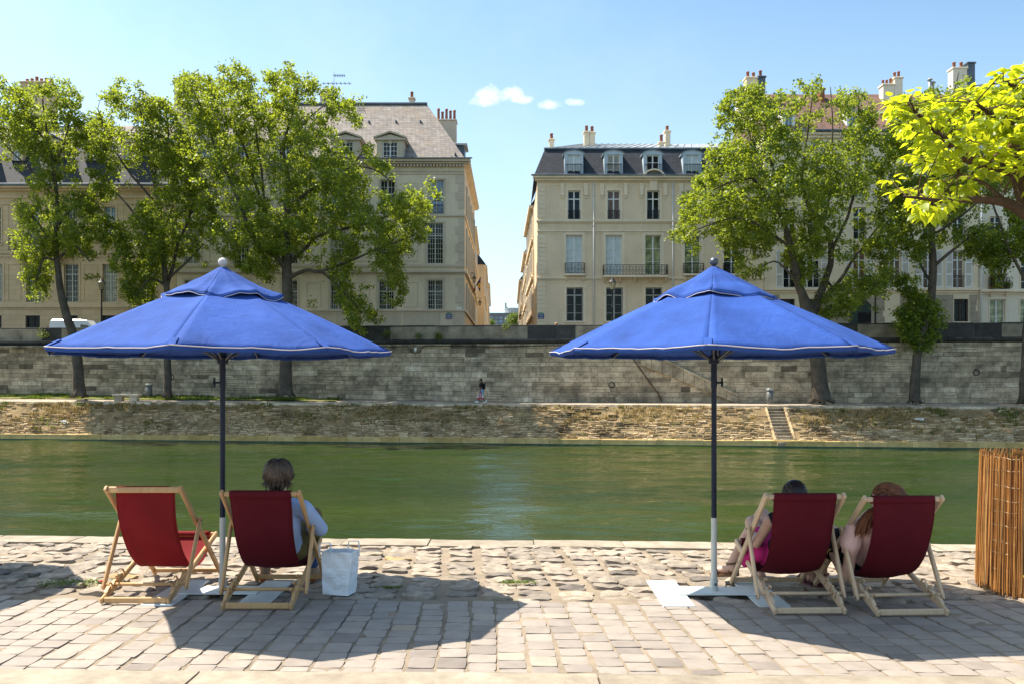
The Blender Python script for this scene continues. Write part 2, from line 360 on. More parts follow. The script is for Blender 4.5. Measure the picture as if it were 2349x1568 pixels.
M['blackcloth']=cloth('black_cotton',(.012,.012,.014),0,500,.9,.1,wr=.4)
M['sandal']=plain('brown_leather',(.20,.10,.05),.5,.2,10)
M['purple']=plain('mauve_leather',(.20,.08,.10),.5,.2,10)
M['gold']=plain('gold_metal',(.75,.52,.18),.25,.1,metal=1.)
M['whiteshoe']=plain('white_shoe',(.75,.78,.82),.6,.05)
M['shorts']=cloth('pale_blue_denim',(.22,.40,.58),0,500,.9,.15)
M['bagred']=plain('red_strap',(.42,.02,.04),.6,.1); M['bagwhite']=plain('cream_bag',(.62,.62,.56),.7,.1)
M['bagpink']=plain('pinkish_panel',(.40,.24,.27),.7,.2,20)
M['bluesign']=plain('blue_enamel',(.010,.03,.16),.3,.1); M['greensign']=plain('green_enamel',(.03,.17,.14),.35,.1)
M['lettering']=plain('white_lettering',(.75,.78,.8),.5,.03)
M['carwhite']=plain('white_car_paint',(.72,.74,.76),.25,.03,spec=.6); M['cargrey']=plain('grey_car_paint',(.20,.22,.24),.25,.1,spec=.6)
M['carglass']=plain('car_glass',(.02,.025,.03),.08,.1,spec=.7); M['tyre']=plain('rubber',(.012,.012,.012),.8,.1)
M['lampglass']=plain('lantern_glass',(.42,.36,.22),.15,.15,spec=.6)
M['taillight']=plain('red_lens',(.4,.01,.01),.2,.1)
M['yellow']=plain('yellow_paint',(.75,.45,.03),.5,.1)
M['flagblue']=plain('flag_blue',(.015,.03,.16),.8,.1); M['flagred']=plain('flag_red',(.5,.02,.03),.8,.1)
# ---------------------------------------------------------------- camera, sky, sun
cam=bpy.data.cameras.new('camera'); co=bpy.data.objects.new('camera',cam); COL.objects.link(co)
co.location=(0,0,H); co.rotation_euler=(R(90),0,0)
cam.sensor_width=36; cam.lens=36*F/2349; cam.shift_y=(YH-784)/2349; cam.clip_end=2000; cam.clip_start=.1
S.camera=co
SUN=Vector((-.57,.245,1)).normalized()
sl=bpy.data.lights.new('sun','SUN'); sl.energy=5.0; sl.angle=R(.53); sl.color=(1,.915,.78)
so=bpy.data.objects.new('sun',sl); COL.objects.link(so); so.rotation_euler=SUN.to_track_quat('Z','Y').to_euler(); so.location=(-20,10,40)
w=bpy.data.worlds.new('World'); S.world=w; w.use_nodes=True; nt=w.node_tree; nt.nodes.clear()
def wn(typ,ins=None,**kw):
    x=nt.nodes.new(typ)
    for k,v in kw.items(): setattr(x,k,v)
    for k,v in (ins or {}).items():
        if isinstance(v,bpy.types.NodeSocket): nt.links.new(v,x.inputs[k])
        else: x.inputs[k].default_value=v
    return x
def wm(op,a,b=0.,c=0.): return wn('ShaderNodeMath',{0:a,1:b,2:c},operation=op).outputs[0]
sky=wn('ShaderNodeTexSky',sky_type='NISHITA',sun_disc=False)
sky.sun_elevation=math.asin(SUN.z); sky.sun_rotation=math.atan2(SUN.x,SUN.y); sky.altitude=50; sky.air_density=1.0; sky.dust_density=1.6; sky.ozone_density=.9
tc=wn('ShaderNodeTexCoord'); sp=wn('ShaderNodeSeparateXYZ',{0:tc.outputs['Generated']})
yy=wm('MAXIMUM',sp.outputs[1],.02); uu=wm('DIVIDE',sp.outputs[0],yy); vv=wm('DIVIDE',sp.outputs[2],yy)
cv=wn('ShaderNodeCombineXYZ',{0:uu,1:vv}); 
nz=wn('ShaderNodeTexNoise',{'Vector':cv.outputs[0],'Scale':26.,'Detail':7.,'Roughness':.62}).outputs['Fac']
nw=wn('ShaderNodeTexNoise',{'Vector':cv.outputs[0],'Scale':3.,'Detail':5.,'Roughness':.6}).outputs['Fac']
def puff(px,py,rx,ry,soft):
    a=wm('DIVIDE',wm('SUBTRACT',uu,(px-CX)/F),rx/F); b=wm('SUBTRACT',vv,(YH-py)/F)
    up=wm('DIVIDE',wm('MAXIMUM',b,0.),ry/F); dn=wm('DIVIDE',wm('MINIMUM',b,0.),ry*.9/F)
    d=wm('ADD',wm('MULTIPLY',a,a),wm('ADD',wm('MULTIPLY',up,up),wm('MULTIPLY',dn,dn)))
    val=wm('SUBTRACT',wm('ADD',1.,wm('MULTIPLY',wm('SUBTRACT',nz,.5),3.8)),d)
    return wn('ShaderNodeMapRange',{'Value':val,'From Min':-.1,'From Max':soft}).outputs[0]
m=None
for p in ((1150,220,66,28,1.0),(1118,233,40,17,1.3),(1182,226,40,17,1.2),(1264,241,32,13,1.7),(1316,236,28,10,2.0)):
    q=puff(*p); m=q if m is None else wm('MAXIMUM',m,q)
veil=wn('ShaderNodeMapRange',{'Value':wm('ADD',nw,wm('MULTIPLY',wm('ADD',uu,0.),-.22)),'From Min':.48,'From Max':.95,'To Min':0.,'To Max':.55}).outputs[0]
m=wm('MULTIPLY',m,.95); hz=wn('ShaderNodeMapRange',{'Value':vv,'From Min':0.,'From Max':.45,'To Min':.30,'To Max':.0}).outputs[0]; m=wm('MAXIMUM',m,wm('ADD',hz,wm('MULTIPLY',veil,.40)))
tn=wn('ShaderNodeMix',data_type='RGBA',blend_type='MULTIPLY'); tn.inputs[0].default_value=1.; nt.links.new(sky.outputs[0],tn.inputs[6]); tn.inputs[7].default_value=(.88,1.04,1.03,1)
mx=wn('ShaderNodeMix',data_type='RGBA'); nt.links.new(m,mx.inputs[0]); nt.links.new(tn.outputs[2],mx.inputs[6]); mx.inputs[7].default_value=(6.0,6.2,6.4,1)
bg=wn('ShaderNodeBackground',{'Color':mx.outputs[2],'Strength':.110}); wo=wn('ShaderNodeOutputWorld',{0:bg.outputs[0]})
S.view_settings.view_transform='Standard'; S.view_settings.look='None'; S.view_settings.exposure=1.08; S.view_settings.gamma=1
# ---------------------------------------------------------------- near quay
def stones(mb, c0, u, v, x0, x1, y0, y1, pw, sw, ln, gap, h, n, rough, tilt, wob, sq):
    """columns of paving stones running away from the water's edge"""
    nx=int((x1-x0)/pw)
    for i in range(nx):
        xc=x0+(i+.5)*pw; y=y0-U(0,ln[0]*.8); ph=U(0,99)
        while y<y1:
            L=U(*ln); yc=y+L/2; ww=sw*U(.93,1.06)
            cx=xc+wob*(noise.noise((xc*1.3,yc*.9,3.1)))+U(-.006,.006); 
            if yc>y0-.02 and y+L<y1+.08:
                mb.tone=min(1. if U(0,1)<.25 else .95,max(0,random.gauss(.5,.24))); hz=U(-h,h)+(0 if U(0,1)>.08 else -h)
                tx=U(-tilt,tilt); ty=U(-tilt,tilt); rot=U(-.03,.03)*(1+rough*3); sx=U(0,99)
                vs=[]; fs=[]
                for b in range(n+1):
                    for a in range(n+1):
                        s=(a/n*2-1); t=(b/n*2-1)
                        # squircle outline, rounded shoulders
                        k=1-(1-sq)*(s*s*t*t)
                        ex=s*k*ww/2; ey=t*k*L/2*.99
                        e=max(abs(s),abs(t)); 
                        ir=rough*noise.noise((ex*9+sx,ey*9,sx))*.16
                        ex*=1+ir; ey*=1+ir*.8
                        zz=-.0013*e**11*(1+3.*rough) + hz + tx*s*.5*ww+ty*t*.5*L + rough*.02*noise.noise((ex*11+sx,ey*15,sx))
                        X=cx+ex*math.cos(rot)-ey*math.sin(rot); Y=yc+ex*math.sin(rot)+ey*math.cos(rot)
                        w_=c0+u*X+v*Y; vs.append((w_.x,w_.y,gz(w_.y)+zz))
                N=n+1; fs=[(b*N+a,b*N+a+1,(b+1)*N+a+1,(b+1)*N+a) for b in range(n) for a in range(n)]
                per=[a for a in range(n)]+[b*N+n for b in range(n)]+[n*N+a for a in range(n,0,-1)]+[b*N for b in range(n,0,-1)]
                k0=len(vs); m_=len(per); vs+=[vs[p] for p in per]; vs+=[(vs[p][0],vs[p][1],vs[p][2]-.05) for p in per]
                fs+=[(k0+q,k0+m_+q,k0+m_+(q+1)%m_,k0+(q+1)%m_) for q in range(m_)]
                mb.add(vs,fs)
            y+=L+U(*gap)
mb=MB(); c0=Vector((0,0,0))
u=Vector((1,-.02,0)); v=Vector((-.032,1,0))
stones(mb,c0,u,v,-9,9,4.715,6.50,.178,.160,(.135,.205),(.003,.008),.0018,8,.10,.007,.035,.945)
o=mb.build('sett_paving',M['sett'],smooth=True,loc=(0,5.6,0)); structure(o)
mb=MB(); u=Vector((1,-.05,0)); v=Vector((-.07,1,0))
stones(mb,c0,u,v,-11,11,6.60,9.0,.295,.250,(.14,.21),(.012,.045),.010,9,1.0,.07,.09,.84)
o=mb.build('cobble_paving',M['cobble'],smooth=True,loc=(0,7.7,0)); structure(o)
def EDGE(x): return 9.33-.0588*x
mb=MB()
def sandf(a,b):
    x=lerp(-13,13,a); y=lerp(3.9,EDGE(x)-.3,b)
    z=gz(y)-(.011 if y<6.55 else .026)+.010*noise.noise((x*3,y*3,0))+.006*noise.noise((x*11,y*11,5))+(.006 if y>6.55 else 0.004)
    return (x,y,z)
mb.grid(sandf,300,110); o=mb.build('sand_bed',M['sand'],smooth=True,loc=(0,6,-.02)); structure(o)
def slabs(name, x0,x1,f0,f1,top,dep,ln,mat):
    mb=MB(); x=x0
    while x<x1:
        L=U(*ln); mb.tone=U(0,1); a=x+.006; b=x+L-.006; nn=14
        hz=U(-.004,.004)
        def fn(s,t):
            X=lerp(a,b,s); Y=lerp(f0(X),f1(X),t); e=max(abs(s*2-1),abs(t*2-1))
            return (X,Y+.006*noise.noise((X*5,Y*5,2)),top(Y)+hz-.008*e**10+.006*noise.noise((X*6,Y*6,9)))
        mb.grid(fn,nn,6)
        q=[(a,f0(a)),(b,f0(b)),(b,f1(b)),(a,f1(a))]
        vs=[(X,Y,top(Y)+hz-.008) for X,Y in q]+[(X,Y,top(Y)-dep) for X,Y in q]
        mb.add(vs,[(0,4,5,1),(1,5,6,2),(2,6,7,3),(3,7,4,0)])
        x+=L
    o=mb.build(name,mat,smooth=False,loc=(0,f0(0),0)); structure(o); return o
slabs('quay_edge',-16,16,lambda x:EDGE(x)-.42,lambda x:EDGE(x),lambda y:gz(y)+.012,.4,(.9,1.15),M['limestone'])
slabs('kerb',-8,8,lambda x:4.15-.02*x,lambda x:4.685-.02*x,lambda y:gz(y)+.025,.3,(1.3,2.2),M['limestone'])
mb=MB(); mb.add([(-90,-60,.08),(90,-60,.08),(90,4.2,.06),(-90,4.2,.06)],[(0,1,2,3)])
for s in (-1,1):
    a,b=(13,90) if s>0 else (-90,-13)
    mb.add([(a,4.2,.06),(b,4.2,.06),(b,EDGE(b)-.3,-.1),(a,EDGE(a)-.3,-.1)],[(0,1,2,3)])
o=mb.build('ground',M['sand'],loc=(0,0,0)); structure(o)
mb=MB(); mb.box((-95,8.2,-4),(-16,9.2,-.02)); 
mb.add([(-95,EDGE(-95)-.3,-.1),(95,EDGE(95)-.3,-.1),(95,EDGE(95)-.3,-4),(-95,EDGE(-95)-.3,-4)],[(0,1,2,3)])
mb.v=mb.v[8:]; mb.f=[(0,1,2,3)]; mb.m=[0]; mb.t=mb.t[8:]
o=mb.build('quay_face',M['limestone'],loc=(0,9,-4)); structure(o)
# ---------------------------------------------------------------- water
WZ=-2.62
t=NT('river_water')
n2=t.noise(t.coord((.8,3.0,1)),2.2,3,.6,.4)
nm=t.bump(n2,1.,.030)
big=t.noise(t.coord((.3,1,1)),.12,4)
col=t.mix(t.g(big,.35,.65),(.014,.030,.007),(.032,.047,.008))
M['water']=t.done(t.pbr(col,.02,.5,0,nm,**{'IOR':1.333}))
def water_mesh():
    g=np.random.default_rng(4); xs=np.arange(-58,58.01,.30); ys=np.arange(10.,61.01,.135); X,Y=np.meshgrid(xs,ys); Z=np.zeros_like(X); N=70
    lam=np.exp(g.uniform(np.log(.42),np.log(4.5),N)); th=g.normal(0,.30,N); ph=g.uniform(0,6.28,N); sl_=.088*np.sqrt(2/N)*np.clip((1.6/lam)**.15,.7,1.2)
    gust=np.ones_like(X)
    for k in range(9): 
        kx,ky=g.normal(0,.10),g.normal(0,.32); gust+=.12*np.sin(kx*X+ky*Y+g.uniform(0,6.28))
    gust=np.clip(gust,.25,1.7)
    for l,a_,p_,s_ in zip(lam,th,ph,sl_):
        k=2*np.pi/l; Z+=s_/k*np.sin(k*(X*np.sin(a_)+Y*np.cos(a_))+p_+.6*np.sin(X*.21*(.6+a_)+p_*3))
    Z*=gust; ny,nx=X.shape; V=np.stack([X.ravel(),Y.ravel()-30,Z.ravel()],1); i=np.arange(nx*ny).reshape(ny,nx)
    Q=np.stack([i[:-1,:-1].ravel(),i[:-1,1:].ravel(),i[1:,1:].ravel(),i[1:,:-1].ravel()],1)
    n0=len(V); ext=np.array([(-130,-24,0),(-58,-24,0),(-58,40,0),(-130,40,0),(58,-24,0),(130,-24,0),(130,40,0),(58,40,0),(-58,-24,0),(58,-24,0),(58,-20,0),(-58,-20,0)],dtype=float)
    V=np.vstack([V,ext]); Q=np.vstack([Q,n0+np.arange(12).reshape(3,4)])
    return np_mesh('water',V,Q,M['water'],None,True)
o=bpy.data.objects.new('water',water_mesh()); COL.objects.link(o); o.location=(0,30,WZ); structure(o)
# ---------------------------------------------------------------- far bank lines (all as functions of world x)
def DW(x): return 62.2-.1*x            # foot of the quay wall
def DE(x): return 57.9-.115*x          # promenade edge
def DT(x): return 55.0-.125*x          # toe of the stone slope
def zW(x): return lerp(.5,-.10,min(1,max(0,(x+40)/40)))
def zE(x): return lerp(-.07,-.2,(x+37)/72)
XL,XR=-75,75
mb=MB()
def prf(a,b):
    x=lerp(XL,XR,a); s=b; y=lerp(DE(x),DW(x)+.2,s); return (x,y,lerp(zE(x),zW(x),s**1.5)+.02*noise.noise((x,y,0)))
mb.grid(prf,200,8); o=mb.build('promenade',M['prom'],smooth=True,loc=(0,60,0)); structure(o)
def PZ(x,y):
    s=min(1,max(0,(y-DE(x))/(DW(x)+.2-DE(x)))); return lerp(zE(x),zW(x),s**1.5)
# kerb stones of the promenade edge
mb=MB(); x=XL
while x<XR:
    L=U(1.1,1.8); mb.tone=U(.3,1); z=(zE(x)+zE(x+L))/2+.03
    a=x+.01;b=x+L-.01
    vs=[(a,DE(a)-.12,z-.20),(b,DE(b)-.12,z-.20),(b,DE(b)+.45,z-.20),(a,DE(a)+.45,z-.20),(a,DE(a)-.05,z),(b,DE(b)-.05,z),(b,DE(b)+.45,z),(a,DE(a)+.45,z)]
    mb.add(vs,[(4,5,6,7),(0,1,5,4),(1,2,6,5),(3,0,4,7)]); x+=L
o=mb.build('promenade_kerb',M['wallstone'],loc=(0,58,-.5)); structure(o)
# stone slope: earth backing + courses of individual stones, gap for the steps
STX0=P(1758,931,55.9).x; STX1=P(1788,931,55.9).x
TZ=WZ+.36
def slope(x,s,out=0.):
    y0,z0=DE(x)-.08,zE(x)-.10; y1,z1=DT(x)+.12,TZ
    y=lerp(y0,y1,s); z=lerp(z0,z1,s); n=Vector((0,-(z0-z1),(y0-y1))).normalized(); return Vector((x,y,z))+n*out
mb=MB()
for xa_,xb_,n_ in ((XL,STX0-.05,330),(STX1+.2,XR,200)): mb.grid(lambda a,b:slope(lerp(xa_,xb_,a),b,.05*noise.noise((lerp(xa_,xb_,a)*1.1,b*6,2))+.03*noise.noise((lerp(xa_,xb_,a)*4,b*20,2))),n_,26)
o=mb.build('riverbank',M['earth'],smooth=True,loc=(0,56,-2)); structure(o)
mb=MB(); rows=16
for r in range(rows):
    s0=r/rows; x=XL+U(0,.5)
    while x<XR:
        L=U(.22,.8); s1=(r+1)/rows
        if not (STX0-.25<x+L/2<STX1+.35):
            cover=noise.noise((x*.35,r*.25,7.7))+.55*noise.noise((x*1.3,r*.9,1.7))
            vis = cover < lerp(-.18,.70,(r/(rows-1))**.9)
            if vis or U(0,1)<.12:
                mb.tone=min(1,max(0,random.gauss(.35+.35*r/rows,.22))); out=U(.02,.13)
                g=.012; a=x+g;b=x+L-g; sa=s0+.006+U(0,.012); sb=s1-.006-U(0,.012)
                q=[(a,sb),(b,sb),(b,sa),(a,sa)]
                vs=[slope(X+U(-.02,.02),s_,-.05) for X,s_ in q]; i_=.03
                vs+=[slope(X+(i_ if k in(0,3) else -i_)+U(-.035,.035),s_+(-.012 if k<2 else .012)+U(-.008,.008),out+U(-.035,.035)) for k,(X,s_) in enumerate(q)]
                mb.add(vs,[(4,5,6,7),(0,1,5,4),(1,2,6,5),(2,3,7,6),(3,0,4,7)])
        x+=L
o=mb.build('slope_stones',M['bank'],loc=(0,56,-2)); structure(o)
# toe ledge, capstones just above the water
mb=MB(); x=XL
while x<XR:
    L=U(1.2,2.3); mb.tone=U(0,1); a=x+.008;b=x+L-.008; dz=U(-.02,.02); dy=U(-.04,.04)
    vs=[(a,DT(a)-.1+dy,WZ+.05),(b,DT(b)-.1+dy,WZ+.05),(b,DT(b)+.35,WZ+.05),(a,DT(a)+.35,WZ+.05),(a,DT(a)-.04+dy,TZ+.03+dz),(b,DT(b)-.04+dy,TZ+.03+dz),(b,DT(b)+.35,TZ+.08+dz),(a,DT(a)+.35,TZ+.08+dz)]
    mb.add(vs,[(4,5,6,7),(0,1,5,4),(1,2,6,5),(3,0,4,7)])
    x+=L
o=mb.build('bank_ledge',M['ledge'],loc=(0,55,-2.6)); structure(o)
M['algae']=plain('wet_algae',(.05,.085,.045),.3,.4,3)
mb=MB(); mb.grid(lambda a,b:(lerp(XL,XR,a),DT(lerp(XL,XR,a))-.16-.03*b*noise.noise((a*300,0,0)),lerp(WZ+.09,WZ-1.5,b)),300,1)
mb.add([(XL,DT(XL)-.16,WZ+.09),(XR,DT(XR)-.16,WZ+.09),(XR,DT(XR)+.2,WZ+.1),(XL,DT(XL)+.2,WZ+.1)],[(0,1,2,3)])
o=mb.build('wet_footing',M['algae'],loc=(0,55,-3)); structure(o)
# vegetation on the slope: dry and green tufts (uncountable)
def tufts(name, mat, pts, n, h, sp, tone):
    V=[];Fq=[];T=[]
    for p in pts:
        base=Vector(p)
        for k in range(random.randint(*n)):
            a=U(0,6.28); l=U(*h); d=Vector((math.cos(a),math.sin(a),0)); b=base+Vector((U(-sp,sp),U(-sp,sp)*.4,0))
            lean=U(.1,.8); w_=U(.012,.03)*max(1,l*2); s_=d.cross(Vector((0,0,1)))*w_
            m_=b+Vector((0,0,l*.6))+d*lean*l*.3; t_=b+Vector((0,0,l*.95))+d*lean*l*.8
            i=len(V); V+=[b-s_,b+s_,m_+s_*.8,m_-s_*.8,t_+s_*.15,t_-s_*.15]; Fq+=[(i,i+1,i+2,i+3),(i+3,i+2,i+4,i+5)]
            tt=min(1,max(0,random.gauss(tone,.25))); T+=[tt]*6
    me=np_mesh(name,np.array([tuple(v) for v in V]),np.array(Fq),mat,T); o=bpy.data.objects.new(name,me); COL.objects.link(o); o['kind']='stuff'; return o
pd=[];pg=[]
for k in range(6500):
    x=U(XL*.62,XR*.62); s=abs(random.gauss(0,.44))
    if s>1 or STX0-.1<x<STX1+.2: continue
    c=noise.noise((x*.3,s*3,7.7))+.5*noise.noise((x*1.2,s*9,2.2))
    if c<-.15+s*.5: continue
    (pg if noise.noise((x*.5+40,s*2,0))+U(-.3,.3)>.34 else pd).append(slope(x,s,.03))
tufts('dry_grass',M['dry'],pd,(4,9),(.05,.22),.16,.55)
tufts('bank_weeds',M['weed'],pg,(4,9),(.06,.24),.14,.45)
# lawn strip on the left of the promenade
mb=MB(); xa,xb=P(-120,0,66).x,P(780,0,63).x
def lawn(a,b):
    x=lerp(xa,xb,a); e=.5+.25*noise.noise((x*.4,1,1)); y=lerp(DW(x)-1.9+.5*noise.noise((x*.25,4,4)),DW(x)+.1,b); return (x,y,PZ(x,y)+.05+.03*noise.noise((x*2,y*2,0)))
mb.grid(lawn,160,10); M['lawn']=stone('lawn_soil',[(0,(.10,.13,.025)),(1,(.20,.20,.05))],.95,1.2,.4,stain=(.25,.19,.10),stain_scale=.5,bump=1,bscale=9,bdist=.03,tonef=False)
o=mb.build('lawn_strip',M['lawn'],smooth=True,loc=(-20,64,0)); o['kind']='stuff'
pts=[]
for k in range(2600):
    x=U(xa,xb); y=DW(x)-U(.05,1.9)
    if noise.noise((x*.4,y*.8,3))>.0: pts.append((x,y,PZ(x,y)+.04))
tufts('grass',M['weed'],pts,(5,9),(.05,.2),.2,.6)
# upper quay road, pavement strip and the side street (island street level)
RZ=4.0; FD=72.0
mb=MB(); mb.add([(XL*1.3,DW(XL*1.3)+.6,RZ),(XR*1.3,DW(XR*1.3)+.6,RZ),(XR*1.3,71.0,RZ),(XL*1.3,71.0,RZ)],[(0,1,2,3)])
o=mb.build('road',M['asphalt'],loc=(0,68,RZ)); structure(o)
mb=MB(); mb.box((XL*1.3,69.6,RZ-.3),(XR*1.3,72.05,RZ+.13)); o=mb.build('pavement',M['prom'],loc=(0,71,RZ)); structure(o)
mb=MB(); mb.add([(-9,72.05,RZ+.02),(6,72.05,RZ+.02),(6,300,RZ+.5),(-12,300,RZ+.5)],[(0,1,2,3)]); o=mb.build('street',M['asphalt'],loc=(0,72,RZ)); structure(o)
mb=MB(); mb.add([(-400,72.5,RZ-.1),(400,72.5,RZ-.1),(700,1500,RZ-.1),(-700,1500,RZ-.1)],[(0,1,2,3)]); o=mb.build('island_ground',M['prom'],loc=(0,100,RZ)); structure(o)
# ---------------------------------------------------------------- the quay wall across the river
def zTop(x):   # top of the parapet
    px=x/DW(x)*F+CX; return H+(YH-(752-13*px/2349))/F*DW(x)
wall=E('quay_wall',(0,62.2,0),'long high river wall of weathered grey stone blocks with a dark parapet along its top','wall')
mb=MB()   # mortar backing
mb.add([(XL,DW(XL),-.5),(XR,DW(XR),-.5),(XR,DW(XR),zTop(XR)-.1),(XL,DW(XL),zTop(XL)-.1)],[(0,1,2,3)])
mb.build('backing',M['mortar'],wall)
mb=MB(); x0=XL; r=0; tot=13
hs=[]; 
for k in range(tot): hs.append(U(.8,1.2))
cum=[0]; 
for h_ in hs: cum.append(cum[-1]+h_)
cum=[c/cum[-1] for c in cum]
def zl(x): return zTop(x)-1.36
for r in range(tot):
    x=XL-U(0,1)
    while x<XR:
        L=U(.7,2.1) if U(0,1)>.2 else U(.35,.7)
        a=x+.007;b=x+L-.007
        def zz(X,c): return lerp(zW(X)-.35,zl(X),c)
        nz_=noise.noise((x*.09,cum[r]*3,5.))+.4*noise.noise((x*.5,r*.7,8))
        mb.tone=min(1,max(0,.52+nz_*.42+random.gauss(0,.20)))
        out=U(.0,.03); g=.007
        # a stone may be split in two thinner ones
        parts=[(cum[r],cum[r+1])] if U(0,1)>.22 else [(cum[r],(cum[r]+cum[r+1])/2),((cum[r]+cum[r+1])/2,cum[r+1])]
        for ca,cb in parts:
            za0,zb0=zz(a,ca)+g,zz(b,ca)+g; za1,zb1=zz(a,cb)-g,zz(b,cb)-g
            j=lambda: U(-.012,.012)
            f=[(a+j(),za0+j()),(b+j(),zb0+j()),(b+j(),zb1+j()),(a+j(),za1+j())]
            k=.012; o_=.018+out*.8+U(0,.010)
            ins=[(f[0][0]+k,f[0][1]+k),(f[1][0]-k,f[1][1]+k),(f[2][0]-k,f[2][1]-k),(f[3][0]+k,f[3][1]-k)]
            vs=[(X,DW(X)-.001,Z) for X,Z in f]+[(X,DW(X)-o_+U(-.008,.008),Z) for X,Z in ins]
            mb.add(vs,[(4,5,6,7),(0,1,5,4),(1,2,6,5),(2,3,7,6),(3,0,4,7)])
        x+=L
mb.build('masonry',M['wallstone'],wall)
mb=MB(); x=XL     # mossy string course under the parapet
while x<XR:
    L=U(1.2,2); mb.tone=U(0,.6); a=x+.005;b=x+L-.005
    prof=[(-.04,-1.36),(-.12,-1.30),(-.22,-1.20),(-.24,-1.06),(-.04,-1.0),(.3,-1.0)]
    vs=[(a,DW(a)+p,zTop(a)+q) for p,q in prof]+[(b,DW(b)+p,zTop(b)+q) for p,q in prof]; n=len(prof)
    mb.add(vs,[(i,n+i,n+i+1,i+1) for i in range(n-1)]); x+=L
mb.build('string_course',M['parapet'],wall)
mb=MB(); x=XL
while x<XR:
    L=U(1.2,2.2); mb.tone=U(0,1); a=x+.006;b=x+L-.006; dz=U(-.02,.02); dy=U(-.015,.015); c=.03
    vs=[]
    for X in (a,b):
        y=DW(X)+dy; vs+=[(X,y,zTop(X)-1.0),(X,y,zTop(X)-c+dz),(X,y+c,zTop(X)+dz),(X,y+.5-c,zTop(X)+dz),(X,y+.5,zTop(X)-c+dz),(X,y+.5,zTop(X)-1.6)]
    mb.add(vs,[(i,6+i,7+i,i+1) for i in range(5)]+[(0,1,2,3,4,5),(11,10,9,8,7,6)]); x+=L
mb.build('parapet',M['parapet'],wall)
def wp(px,py,out=.05):   # a point on the wall face seen at px,py
    q=(px-CX)/F; D=62.2/(1+.1*q)-out; return P(px,py,D)
# stair ramp against the wall
st=E('stone_staircase',wp(1600,930),'stone staircase with a sloping parapet descending along the river wall beside the right parasol pole','staircase')
a=wp(1470,802,.30); b=wp(1692,908,.30)
mb=MB(); d=Vector((0,.40,0)); n=9
lo_a=Vector((a.x,a.y,a.z-1.05)); lo_b=Vector((b.x,b.y,b.z-.50))
for k in range(n):
    t0,t1=k/n+.002,(k+1)/n-.002; mb.tone=U(.25,.7)
    q=[a.lerp(b,t0),a.lerp(b,t1),lo_a.lerp(lo_b,t1),lo_a.lerp(lo_b,t0)]; vs=q+[v+d for v in q]
    mb.add(vs,[(0,3,2,1),(4,5,6,7),(0,1,5,4),(1,2,6,5),(2,3,7,6),(3,0,4,7)])
mb.build('parapet',M['wallstone'],st)
mb=MB()
for k in range(n):
    t0,t1=k/n+.001,(k+1)/n-.001; mb.tone=U(.5,.95); q0,q1=a.lerp(b,t0),a.lerp(b,t1)
    c0_=[q0+Vector((0,-.06,.004)),q1+Vector((0,-.06,.004)),q1+Vector((0,.42,.004)),q0+Vector((0,.42,.004))]; vs=c0_+[p+Vector((0,0,.15)) for p in c0_]
    mb.add(vs,[(0,3,2,1),(4,5,6,7),(0,1,5,4),(1,2,6,5),(2,3,7,6),(3,0,4,7)])
mb.build('coping',M['wallstone'],st)
# steps cut in the bank
sb=E('bank_steps',(STX0,55,-2.6),'narrow flight of stone steps cut into the sloping bank down to the water','steps')
mb=MB(); n=12; xm0,xm1=STX0,STX1
for k in range(n):
    y0=lerp(DE(xm0)+.1,DT(xm0)-.1,k/n); y1=lerp(DE(xm0)+.1,DT(xm0)-.1,(k+1)/n); zt=lerp(zE(xm0)+.0,TZ-.1,(k+.2)/n)
    sh=-.25*(k/n); mb.tone=U(.0,.3)  # low tone colours the steps darker, for the shade of their recess
    mb.bbox((xm0+sh,y1-.02,zt-.6),(xm1+sh+.25,y0,zt-.10),.02)
mb.build('treads',M['wallstone'],sb)
mb=MB()
for s in (0,1):
    mb.tone=.5; x=(xm0-.10 if s==0 else xm1+.25)
    q=[slope(x,0,.05),slope(x,.97,.05),slope(x,.97,-.3),slope(x,0,-.3)]
    q=[Vector((v.x-.25*i_,v.y,v.z)) for v,i_ in zip(q,(0,1,1,0))]
    vs=q+[v+Vector((.13,0,0)) for v in q]; mb.add(vs,[(0,3,2,1),(4,5,6,7),(0,1,5,4),(1,2,6,5),(2,3,7,6),(3,0,4,7)])
mb.build('side_stones',M['bank'],sb)
# mooring rings, cable, rusty pipe on the wall
for px,py,lab in ((1403,882,'rusty iron mooring ring on the river wall to the left of the staircase'),(2240,853,'dark iron mooring ring high on the river wall at the right'),(393,864,'dark iron ring on the river wall beside the thin middle left tree trunk'),(1867,857,'small iron ring on the river wall beside the thick forked tree trunk')):
    mb=MB(); c=wp(px,py,.14); mb.torus(c,.20,.035,(0,1,.15),20,6); mb.tube([c+Vector((0,.02,.2)),c+Vector((0,.14,.22))],.05,8)
    tag(mb.build('mooring_ring',M['iron'],smooth=True),lab,'ring','iron rings fixed to the river wall')
mb=MB(); pts=[(855,793),(900,795),(935,793),(941,800),(946,806),(954,808),(962,805),(966,797),(978,791),(1050,792),(1120,795),(1180,794),(1260,791),(1400,789),(1500,788)]
mb.tube([wp(x,y+1,.09) for x,y in pts],.025,5); tag(mb.build('wall_cable',M['iron']),'black cable looping along the river wall just below the parapet','cable')
mb=MB(); c=wp(953,800,.12); mb.bbox((c.x-.09,c.y-.05,c.z-.12),(c.x+.09,c.y+.12,c.z+.12),.02); mb.tube([c+Vector((0,0,-.1)),c+Vector((0,0,-.22))],.02,6)
tag(mb.build('junction_box',M['white']),'small white box above the cable loop on the river wall','box')
M['rust']=plain('rusty_iron',(.13,.075,.045),.85,.3,5)
mb=MB(); mb.tube([wp(1452,822,.09),wp(1487,871,.09),wp(1512,905,.09),wp(1518,920,.09)],.045,6)
tag(mb.build('drain_pipe',M['rust'],smooth=True),'thin rusty pipe running diagonally down the river wall left of the staircase','pipe')
